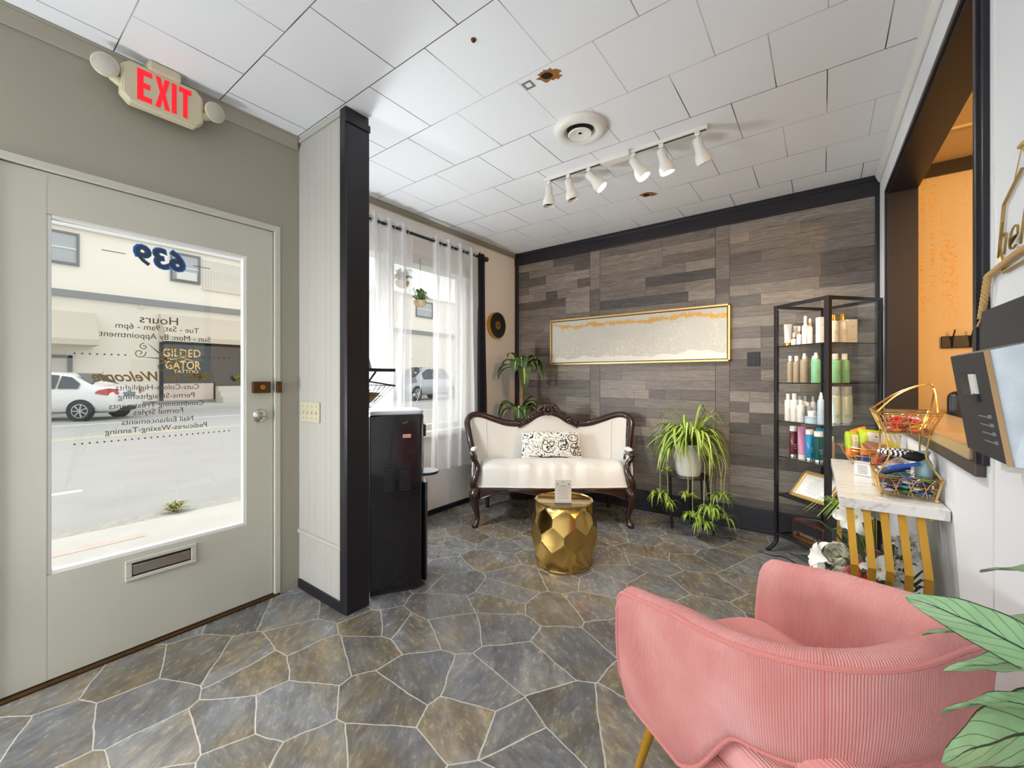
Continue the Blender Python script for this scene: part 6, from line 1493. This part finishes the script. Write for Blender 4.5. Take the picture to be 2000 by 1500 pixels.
snack('snack_bag', 'cream and yellow snack bag on the right of the round basket by the wall', SX + .085, SY + .0, .772 + .095, .042, .085, .014, (math.radians(-20), math.radians(20), r36 - .2), CRF, MATS['wrapper_yellow'], False)
# small card holder
t = RT('card_holder', 'small white card box standing in front of the round basket', 'card holder', -.188, 2.425, .7723, math.radians(-28))
m = MB(); m.box(-.032, .032, -.012, .012, 0, .062); m.build('box', PAPER, t, smooth=0, bevel=.001); m = MB(); m.box(-.030, .030, -.0128, -.0118, .059, .0605).box(-.030, .030, -.0128, -.0118, .003, .0045)
for i in range(5): m.box(-.018, .018, -.0128, -.0118, .014 + i * .008, .0155 + i * .008)
m.build('printed_border', INK, t, smooth=0)
t = RT('glass_jar', 'clear glass jar of wrapped sweets between the two baskets', 'jar', -.085, 2.44, .7723)
MB().lathe([(0, 0), (.042, 0), (.046, .006), (.046, .095), (.040, .108), (.040, .112)], 28).build('glass', CGLASS, t); MB().lathe([(.043, .108), (.045, .110), (.045, .124), (.0, .126)], 28).build('lid', mat('rose_gold_lid', S(214, 160, 130), .25, metal=.8), t)
m = MB(); qq = random.Random(2)
for i in range(26): m.ell((qq.uniform(-.026, .026), qq.uniform(-.026, .026), .012 + .0032 * i), (.014, .008, .009), 8, 6, Matrix.Rotation(qq.uniform(0, 3), 3, 'Z'))
tag(m.build('sweets', mat('pinkish_sweets', S(196, 150, 130), .4), t), kind='stuff')

# ---------------------------------------------------------------- artificial flowers on the floor
t = RT('flower_arrangement', 'basket of white and coral artificial flowers under the console', 'flowers', -.155, 2.16, 0)
MB().lathe([(0, 0), (.10, 0), (.125, .02), (.14, .22), (.135, .22), (.12, .03)], 28).build('vase', mat('grey_basket', S(120, 120, 124), .7), t)
WPET = mat('white_petal', S(238, 236, 228), .6, sheen=.2); YC = mat('pale_yellow_centre', S(220, 200, 90), .6); CORAL = mat('coral_petal', S(255, 150, 130), .6); PALEP = mat('cream_petal', S(250, 247, 232), .6); BLUSH = mat('blush_petal', S(240, 206, 196), .6); FOL = leaf_mat('artificial_leaf', S(36, 66, 36), S(92, 120, 80))
fm = Matrix.Identity(4)
def flower(kind, p, d, s, q):
    z = Vector(d).normalized(); M = z.to_track_quat('Z', 'Y').to_matrix().to_4x4(); M = Matrix.Translation(p) @ M @ Matrix.Scale(s, 4)
    m = MB(); m.T = M; c = WPET
    if kind == 'lily':
        for k in range(6):
            a = 2 * PI * k / 6 + .2; da = Vector((math.cos(a), math.sin(a), 0)); pa = Vector((-math.sin(a), math.cos(a), 0)); lk = 1.0 if k % 2 else .88
            def pet(u, v, da=da, pa=pa, lk=lk):
                w_ = u * 2 - 1; wd = .024 * math.sin(PI * min(1, v * .93 + .07)) ** .75
                return da * (.004 + .085 * lk * v) + pa * (w_ * wd) + Vector((0, 0, .042 * math.sin(PI * v * .72) - .012 * v + .35 * wd * w_ * w_ - .0015 * abs(w_)))
            m.grid(pet, 6, 10)
    elif kind == 'peony':
        fq = random.Random(int(s * 1000) + int(p[0] * 991))
        for ring_, (n, rad, tl, spread) in enumerate(((4, .020, 2.3, 1.0), (5, .028, 2.0, .85), (6, .037, 1.75, .75), (7, .046, 1.5, .65), (8, .054, 1.2, .6))):
            for k in range(n):
                a = 2 * PI * k / n + ring_ * .5; jt = fq.uniform(.9, 1.12)
                def cup(u, v, a=a, rad=rad * jt, tl=tl, sp_=spread):
                    w_ = (u * 2 - 1); ph = tl * v * (1 - .10 * w_ * w_); az = a + w_ * sp_ * min(1, .35 + v) ; rr_ = rad * (1 + .06 * math.sin(w_ * 6) * v)
                    return (rr_ * math.sin(ph) * math.cos(az), rr_ * math.sin(ph) * math.sin(az), rad * .8 - rr_ * math.cos(ph) - .0)
                m.grid(cup, 6, 7)
        c = q
    elif kind == 'daisy':
        for k in range(8): a = 2 * PI * k / 8; m.leaf([Vector((r_ * math.cos(a), r_ * math.sin(a), h)) for r_, h in ((.004, 0), (.02, .004), (.034, .003), (.040, 0))], [.003, .009, .009, .002], .15)
    elif kind == 'hydr':
        rq = random.Random(int(s * 99)); c = WPET
        for k in range(46):
            v = Vector((rq.gauss(0, 1), rq.gauss(0, 1), rq.gauss(0, 1) + .5)).normalized() * .05
            for j in range(4): a = PI / 2 * j; e1 = v.orthogonal().normalized(); e2 = v.cross(e1).normalized(); dd = e1 * math.cos(a) + e2 * math.sin(a); m.leaf([v, v + dd * .011 + v * .05, v + dd * .019], [.004, .011, .004], .1, up=v)
    o_ = m.build('flower', c if not isinstance(c, type(None)) else WPET, t, smooth=180)
    m = MB(); m.T = M; m.ell((0, 0, .006), (.007, .007, .008), 8, 6); m.build('flower_centre', YC, o_)
def fz(x, y, z): return Vector((x, y, z))
cam_d = (-.5, -.75, .45)
for kind, x, y, z, d, s, c in (('lily', -.20, -.13, .50, (-.9, -.3, .3), 1.0, None), ('lily', -.075, -.02, .66, (-.5, -.7, .2), 1.05, None), ('lily', .03, -.10, .41, (-.3, -.8, .5), 1.1, None), ('lily', .0, .06, .70, (-.3, -.6, -.1), .9, None), ('lily', -.19, .0, .42, (-.8, -.6, .1), .7, None),
    ('peony', -.135, -.05, .50, cam_d, 1.25, PALEP), ('peony', -.12, -.11, .43, (-.5, -.8, .3), 1.1, PALEP), ('peony', -.055, -.10, .455, cam_d, 1.15, CORAL), ('peony', -.085, -.13, .465, cam_d, .8, mat('pink_petal', S(250, 160, 160), .6)), ('peony', -.01, -.03, .50, cam_d, 1.2, BLUSH), ('hydr', .085, -.02, .55, cam_d, 1.15, None), ('hydr', .06, -.09, .50, cam_d, .8, None), ('daisy', .085, -.13, .445, cam_d, .9, None), ('daisy', .11, -.14, .40, cam_d, .95, None), ('daisy', .12, .02, .60, cam_d, .8, None), ('lily', .0, -.12, .50, (-.4, -.8, .3), .8, None)):
    x -= .03; x = x * .82 + .008; y *= .85; flower(kind, fz(x, y, z), d, s * (.78 if kind == 'peony' else .86), c)
    m = MB(); m.tube(smooth_path([(x * .3, y * .3, .15), (x * .7, y * .7, z * .6), (x, y, z - .01)], 4), .0025, 5); m.build('stem', FOL, t)
m = MB(); q = random.Random(31)
for i in range(60):
    az = q.uniform(0, 2 * PI); L = q.uniform(.10, .24); z0 = q.uniform(.2, .45); ri = q.uniform(.02, .22); 
    bx = .05 * math.cos(az); by = .05 * math.sin(az)
    if math.cos(az) > 0: L = min(L, .085)
    pts = [(bx + L * k * math.cos(az), by + L * k * math.sin(az), z0 + ri * math.sin(k * 1.8)) for k in (0, .25, .5, .75, 1)]; m.leaf(pts, [.003, .012, .016, .011, .001], .25)
m.build('leaves', FOL, t, smooth=180)
m = MB()
for i in range(26):
    az = math.radians(q.uniform(150, 260)); L = q.uniform(.15, .26); pts = [(L * k * math.cos(az), .08 + L * k * math.sin(az) * .6, .35 + .35 * math.sin(k * 2.2)) for k in (0, .25, .5, .75, 1)]; m.leaf(pts, [.003, .006, .006, .004, .001], .25)
m.build('grass_blades', GREENL, t, smooth=180)
# cable on the floor by the cabinet
tag(MB().tube(smooth_path([(-.36, 3.36, .004), (-.28, 3.33, .004), (-.2, 3.34, .004), (-.1, 3.20, .004), (-.02, 3.02, .004), (.03, 2.9, .004), (.2, 2.88, .004)], 6), .0035, 6).build('power_cable', BLACKV), 'thin dark power cable lying on the floor by the cabinet foot', 'cable')
# ---------------------------------------------------------------- water cooler behind the post
WA = math.atan2(.838, .546) - PI / 2      # local +y is the front direction
t = thing('water_cooler', 'tall glossy black water cooler standing behind the black post', 'water cooler', (-2.055, 1.585, 0), WA)
# local: x right side (towards camera) at +.155, y front at +.15
m = MB()
poly = [(-.155, -.15), (.155, -.15), (.155, .10), (.145, .135), (.11, .152), (-.11, .152), (-.145, .135), (-.155, .10)]
m.prism(poly, .02, 1.00); m.build('body', BLACKG, t, smooth=30, bevel=.008)
m = MB(); m.prism([(x * .97, y * .97) for x, y in poly], .0, .025); m.build('base', BLACKV, t, smooth=30)
m = MB(); m.prism([(x * .99, y * .99) for x, y in poly], 1.0, 1.022); m.build('top_cover', mat('pale_grey_plastic', S(214, 216, 222), .3), t, smooth=30, bevel=.008)
m = MB(); m.prism([(-.12, .145), (.12, .145), (.14, .165), (.10, .178), (-.10, .178), (-.14, .165)], .03, .60); m.build('lower_front', BLACKG, t, smooth=40, bevel=.006)
m = MB()
for i in range(11): m.box(.155, .158, -.075, -.012, .575 + i * .013, .582 + i * .013); m.box(.155, .158, .012, .075, .575 + i * .013, .582 + i * .013)
m.build('louvres', BLACKM, t, smooth=0, bevel=.001)
m = MB(); m.box(.155, .1565, .03, .075, .870, .890); m.build('warning_sticker', mat('orange_sticker', S(232, 170, 150), .5), t, smooth=0)
m = MB(); m.box(.1565, .157, .034, .071, .877, .879).box(.1565, .157, .034, .066, .883, .8845); st2 = m.build('sticker_print', mat('red_print', S(200, 70, 50), .6), t, smooth=0)
m = MB(); m.tube([(.156, .03, .955), (.1575, .042, .953), (.157, .06, .962)], .0015, 5); m.build('emblem', CHROME, t)
m = MB(); m.lathe([(0, -.006), (.075, -.006), (.082, .0), (.082, .008), (.078, .010)], 32); m.T = Matrix.Identity(4); o_ = m.build('drip_tray', BLACKG, t, loc=(.07, .17, .648)); m = MB(); m.lathe([(.076, .0105), (.0, .011)], 32); m.build('tray_grid', mat('steel_grid', S(200, 204, 208), .3, metal=.8, bump=(200, .6, .004)), o_)
m = MB(); m.box(-.06, .06, .15, .175, .86, .93); m.build('tap_panel', BLACKV, t, smooth=0, bevel=.004)
# white bin liner on castors behind it
t = thing('rolling_bin', 'white bag-lined waste bin on castors beyond the water cooler', 'bin', (-2.62, 2.135, 0))
m = MB(); m.grid(lambda u, v: ((.085 + .045 * v + .008 * math.sin(u * 40 + v * 9)) * math.cos(2 * PI * u), (.085 + .045 * v + .008 * math.sin(u * 31 + v * 7)) * math.sin(2 * PI * u), .07 + .37 * v), 60, 14, cu=True); m.lathe([(0, .07), (.088, .07)], 30); m.build('bag_liner', mat('white_film', S(226, 226, 222), .45, bump=(26, .8, .02)), t, smooth=180)
for a in (-.6, 1.5, 3.6):
    m = MB(); m.tube([(.075 * math.cos(a) - .01, .075 * math.sin(a), .022), (.075 * math.cos(a) + .01, .075 * math.sin(a), .022)], .022, 14); m.tube([(.075 * math.cos(a), .075 * math.sin(a), .03), (.075 * math.cos(a), .075 * math.sin(a), .075)], .009, 8); m.build('castor', BLACKV, t)
# shelf with wire basket on the far side of the stub wall
t = thing('wall_shelf', 'small black wall shelf on brackets beyond the post', 'shelf', (-2.13, SY1, 1.245))
m = MB(); m.box(-.16, .16, 0, .205, 0, .018); m.build('board', BLACKP, t, smooth=0, bevel=.002)
for x in (-.12, .12): MB().tube([(x, .003, -.12), (x, .10, -.001)], .006, 8).tube([(x, .004, -.12), (x, .004, 0)], .006, 8).build('bracket', BLACKM, t)
t = thing('hanging_wire_basket', 'black wire wall basket with amber packets below the small shelf', 'basket', (-2.13, SY1, 1.045))
m = MB(); top = [(-.14, .01, .15), (.14, .01, .15), (.14, .215, .12), (-.14, .215, .12)]; bot = [(-.09, .01, .0), (.09, .01, 0), (.09, .09, 0), (-.09, .09, 0)]
m.tube(top, .005, 8, closed=True); m.tube(bot, .003, 6, closed=True)
for i in range(4):
    for k in range(7): A, B = Vector(top[i]).lerp(Vector(top[(i + 1) % 4]), k / 7), Vector(bot[i]).lerp(Vector(bot[(i + 1) % 4]), k / 7); m.tube([A, B], .0016, 5)
m.tube([Vector(a_).lerp(Vector(b_), .5) for a_, b_ in zip(top, bot)], .0016, 5, closed=True); m.build('wire_frame', BLACKM, t)
m = MB(); m.hexa([(-.08, .02, .01), (.08, .02, .01), (.08, .08, .01), (-.08, .08, .01), (-.11, .03, .09), (.11, .03, .09), (.11, .145, .08), (-.11, .145, .08)]); o_ = m.build('packets', mat('amber_packets', S(150, 116, 40), .35, vary=(40, .5)), None, smooth=0, bevel=.006); o_.location = (-2.13, SY1, 1.045); tag(o_, 'amber packets filling the black wire wall basket', 'packets', kind='stuff')
t = thing('lamp_cone', 'beige tapered cone standing on the small black wall shelf', 'ornament', (-2.12, SY1 + .075, 1.2635)); MB().lathe([(0, 0), (.065, 0), (.062, .01), (.018, .19), (.0, .195)], 28).build('cone', mat('beige_clay', S(182, 170, 152), .6), t)

# ---------------------------------------------------------------- on the near pier of the right wall
t = thing('hello_sign', 'gold wire hexagon sign reading hello hanging on the near pier', 'sign', R(-.006, 1.385, 1.545), TH)
GWS = mat('antique_gold_wire', S(176, 146, 84), .35, metal=.7)
m = MB(); hx_ = [(0, -.115, -.088 + .0), (0, -.118, -.07), (0, -.0, -.125)] 
pts = [(0, .105, -.085), (0, .132, -.02), (0, .105, .075), (0, .0, .118), (0, -.105, .075), (0, -.132, -.02), (0, -.105, -.085)]
m.tube(pts, .0035, 6, closed=True); m.build('hexagon_frame', GWS, t)
text_mesh('hello_lettering', 'hello', .125, GWS, t, .002, .35, M=basis((0, -1, 0), (0, 0, 1), (-1, 0, 0), (-.004, .0, -.012)), width=.255, offset=-.004)
m = MB(); m.tube([(0, .04, .11), (0, .0, .165), (0, -.04, .11)], .0012, 5).tube([(0, .012, .170), (0, -.012, .170)], .005, 6); m.build('hanging_cord', ROPE, t)
t = thing('rope_rod', 'wooden rod with knotted jute rope below the hello sign', 'wall hanging', R(0, 0, 0), TH)
m = MB(); m.tube([(-.012, 1.575, 1.468), (-.012, 1.40, 1.482), (-.012, 1.20, 1.482)], .0075, 8); m.build('rod', mat('tan_rod', S(190, 156, 104), .6), t)
def twist(p0, p1, r, n):
    out = MB(); A, B = Vector(p0), Vector(p1)
    for s_ in range(3): out.tube([A.lerp(B, k / n) + Vector((r * .5 * math.cos(k * .55 + s_ * 2.09), r * .5 * math.sin(k * .55 + s_ * 2.09), 0)) for k in range(n + 1)], r * .62, 6)
    return out
twist((-.014, 1.565, 1.468), (-.014, 1.618, 1.365), .0075, 40).build('rope', ROPE, t); 
m = MB(); q = random.Random(6)
for i in range(22): m.tube([(-.014, 1.618, 1.367), (-.014 + q.uniform(-.008, .008), 1.620 + q.uniform(-.010, .012), 1.345)], .0011, 4)
m.build('rope_end', ROPE, t)
# wall pocket: black back board, slanted black front, galvanised side
t = thing('wall_organizer', 'wall-mounted black wood and galvanised metal letter box beside the pass-through', 'letter box', R(0, 0, 0), TH)
m = MB(); m.box(-.016, -.001, 1.02, 1.625, 1.16, 1.383); m.build('back_board', BLKWOOD, t, smooth=0, bevel=.002)
m = MB(); m.hexa([(-.072, 1.205, 1.043), (-.066, 1.205, 1.043), (-.066, 1.457, 1.043), (-.072, 1.457, 1.043), (-.100, 1.217, 1.262), (-.094, 1.217, 1.262), (-.094, 1.465, 1.262), (-.100, 1.465, 1.262)]); fp = m.build('front_board', BLKWOOD, t, smooth=0, bevel=.001)
def onb(y, z, o=.0): return (-.072 - (z - 1.043) / .219 * .028 - o, y, z)
def onbox(nm_, y0, y1, z0, z1, o, mt_): MB().hexa([onb(y0, z0, -.004), onb(y0, z0, o), onb(y1, z0, o), onb(y1, z0, -.004), onb(y0, z1, -.004), onb(y0, z1, o), onb(y1, z1, o), onb(y1, z1, -.004)]).build(nm_, mt_, fp, smooth=0)
onbox('latch_plate', 1.300, 1.405, 1.172, 1.222, .0015, BLACKM); onbox('latch', 1.296, 1.332, 1.174, 1.218, .004, TRIMW); onbox('latch_knob', 1.292, 1.318, 1.160, 1.176, .005, BLACKV)
for i in range(4): onbox('vent', 1.245 - i * .004, 1.325 - i * .004, 1.128 - i * .017, 1.1305 - i * .017, .001, GALV); onbox('vent_tip', 1.245 - i * .004, 1.255 - i * .004, 1.128 - i * .017, 1.135 - i * .017, .003, GALV)
m = MB(); m.hexa([(-.067, 1.206, 1.040), (-.016, 1.185, 1.036), (-.016, 1.44, 1.036), (-.067, 1.455, 1.040), (-.095, 1.218, 1.264), (-.016, 1.195, 1.285), (-.016, 1.46, 1.285), (-.095, 1.464, 1.264)]); m.build('metal_pocket', GALV, t, smooth=0, bevel=.001)
m = MB(); m.hexa([(-.073, 1.199, 1.041), (-.066, 1.199, 1.041), (-.066, 1.2055, 1.041), (-.073, 1.2055, 1.041), (-.101, 1.211, 1.264), (-.094, 1.211, 1.264), (-.094, 1.2175, 1.264), (-.101, 1.2175, 1.264)]); m.build('raw_edge', mat('raw_wood_edge', S(178, 146, 104), .7), t, smooth=0)
m = MB(); m.box(-.05, -.02, 1.30, 1.33, 1.015, 1.038); m.build('bracket', TRIMW, t, smooth=0)

# ---------------------------------------------------------------- things in the warm room
t = thing('coat_hook_rail', 'black coat hook rail on the warm lit wall behind the pass-through', 'hook rail', R(0, 0, 0), TH)
m = MB(); m.box(.296, .75, 3.775, 3.795, 1.400, 1.475); m.build('board', BLACKP, t, smooth=0, bevel=.003)
for x in (.345, .425, .505, .585, .665): MB().tube([(x, 3.772, 1.402), (x, 3.765, 1.45), (x, 3.750, 1.475), (x + .004, 3.735, 1.510)], .007, 6, sq=(1.6, .6)).build('hook', BLACKM, t)
t = thing('salon_chair', 'black salon chair whose back shows above the pass-through ledge', 'chair', R(.60, 3.32, 0), math.radians(30))
LEA = mat('black_leather', S(24, 22, 24), .35, bump=(60, .2, .004))
m = MB(); m.box(-.27, .27, .18, .26, .50, 1.135); m.build('backrest', LEA, t, smooth=40, bevel=.05, seg=5)
m = MB(); m.box(-.27, .27, -.28, .22, .42, .54); m.build('seat', LEA, t, smooth=40, bevel=.04, seg=4)
for sx in (-1, 1): m = MB(); m.box(sx * .30 - .03, sx * .30 + .03, -.25, .2, .66, .70); m.tube([(sx * .30, .1, .45), (sx * .30, .1, .68)], .015, 8); m.build('armrest', LEA, t, smooth=0, bevel=.01)
MB().lathe([(0, 0), (.26, 0), (.27, .02), (.06, .04), (.035, .06), (.035, .42)], 32).build('pedestal', CHROME, t)
# lamp of the warm room
p = R(1.0, 2.35, CZ)
t = thing('warm_pendant', 'shaded warm ceiling lamp of the room behind the pass-through', 'lamp', (1.7, 1.15, CZ)); MB().cyl((0, 0, -.20), (0, 0, 0), .004, 8).build('cord', BLACKM, t); MB().lathe([(.05, -.16), (.06, -.2), (.04, -.16)], 24).build('cap', BRASS, t)

# ---------------------------------------------------------------- foliage plant in the right foreground
t = thing('prayer_plant', 'potted plant with long pale green dark-veined leaves at the right edge', 'potted plant', (.175, .565, 0))
MB().lathe([(0, 0), (.095, 0), (.105, .02), (.130, .26), (.134, .28), (.124, .28), (.118, .25)], 36).build('pot', POTW, t)
MB().lathe([(.12, .25), (0, .255)], 24).build('soil', SOIL, t)
def pray_mat():
    m_ = mat('veined_leaf', S(120, 160, 110), .38); n, l, b = nodes(m_)
    u = n.new('ShaderNodeUVMap').outputs['UV']; s_ = n.new('ShaderNodeSeparateXYZ'); l.new(u, s_.inputs[0])
    t_ = n.new('ShaderNodeTexCoord').outputs['Object']; nz = nnoise(n, l, t_, 22, 4)
    ax = nmath(n, l, 'ABSOLUTE', s_.outputs['Y'])
    # feather veins sweeping forward
    ph = nmath(n, l, 'FRACT', nmath(n, l, 'SUBTRACT', nmath(n, l, 'MULTIPLY', s_.outputs['X'], 7.5), nmath(n, l, 'MULTIPLY', ax, 2.2)))
    ve = nmath(n, l, 'LESS_THAN', nmath(n, l, 'ABSOLUTE', nmath(n, l, 'SUBTRACT', ph, .5)), nmath(n, l, 'MULTIPLY_ADD', nz.outputs['Fac'], .05, .012))
    md = nmath(n, l, 'LESS_THAN', ax, .045); ed = nmath(n, l, 'GREATER_THAN', ax, .945)
    k = nmath(n, l, 'MAXIMUM', nmath(n, l, 'MAXIMUM', nmath(n, l, 'MULTIPLY', ve, .75), md), ed)
    base = nmix(n, l, nz.outputs['Fac'], S(108, 150, 100), S(156, 190, 146))
    front = nmix(n, l, k, base, S(34, 58, 38))
    geo = n.new('ShaderNodeNewGeometry'); l.new(front, b.inputs['Base Color'])
    l.new(nbump(n, l, nmath(n, l, 'SUBTRACT', nz.outputs['Fac'], nmath(n, l, 'MULTIPLY', k, .4)), .3, .003), b.inputs['Normal']); return m_
PRAY = pray_mat(); PURP = mat('purple_leaf_back', S(92, 40, 54), .5)
PL = Vector((.175, .565, 0))
def bleaf(base, tip, wd, sag, tw, nm='leaf', cup=.25):
    base = Vector(base); tip = Vector(tip); N = 18; d = tip - base; L = d.length
    side = d.cross(Vector((0, 0, 1))).normalized(); up = side.cross(d).normalized()
    view = (Vector((0, 0, 1.21)) - (PL + (base + tip) / 2)).normalized(); nrm = view.lerp(Vector((0, 0, 1)), tw).normalized()
    side = d.cross(nrm).normalized(); up = side.cross(d).normalized()
    vs = []; uv = []
    for i in range(N + 1):
        s_ = i / N; c = base + d * s_ + Vector((0, 0, sag * 4 * s_ * (1 - s_)))
        w_ = wd * (max(0, math.sin(PI * s_ ** .80)) ** .62) * (1 - .18 * s_) + .0008
        for j in range(7):
            f = (j - 3) / 3; vs.append(c + side * (w_ * f) + up * (w_ * cup * abs(f) ** 1.5 + .0015 * math.sin(s_ * 22 + j))); uv.append((s_, f))
    me = bpy.data.meshes.new(nm); fs = [(i * 7 + j, i * 7 + j + 1, (i + 1) * 7 + j + 1, (i + 1) * 7 + j) for i in range(N) for j in range(6)]
    me.from_pydata([tuple(v) for v in vs], [], fs); ul = me.uv_layers.new(name='UVMap')
    for p in me.polygons:
        for li in p.loop_indices: ul.data[li].uv = uv[me.loops[li].vertex_index]
    me.materials.append(PRAY); me.polygons.foreach_set('use_smooth', [True] * len(me.polygons))
    o_ = bpy.data.objects.new(nm, me); COL.objects.link(o_); o_.parent = t; return o_
STEM = mat('green_stem', S(96, 116, 60), .5)
def pleaf(bw, tw_, wd, sag, tw, cup=.25):
    b_ = Vector(bw) - PL; tp = Vector(tw_) - PL; o_ = bleaf(b_, tp, wd, sag, tw, cup=cup)
    mid = Vector((b_.x * .6, b_.y * .5, b_.z * .55 + .12)); m = MB(); m.tube(smooth_path([(0, 0, .25), mid, b_], 6), .004, 6); m.build('leaf_stalk', STEM, t)
pleaf((0.232, 0.759, 0.866), (0.104, 0.901, 0.864), 0.030, 0.010, 0.30)
pleaf((0.231, 0.821, 0.867), (0.129, 0.944, 0.791), 0.020, 0.015, 0.72)
pleaf((0.239, 0.727, 0.900), (0.140, 0.853, 0.788), 0.022, 0.010, 0.55)
pleaf((0.229, 0.707, 0.850), (0.132, 0.821, 0.744), 0.022, 0.020, 0.70)
pleaf((0.241, 0.703, 0.859), (0.138, 0.852, 0.655), 0.046, 0.015, 0.45)
pleaf((0.259, 0.767, 0.972), (0.187, 0.913, 0.922), 0.018, 0.012, 0.72)
pleaf((0.272, 0.826, 0.884), (0.198, 0.971, 0.832), 0.020, 0.010, 0.72)
pleaf((0.262, 0.757, 0.916), (0.217, 0.910, 0.839), 0.018, 0.010, 0.80)
pleaf((0.238, 0.660, 0.790), (0.170, 0.800, 0.690), 0.024, 0.010, 0.20)
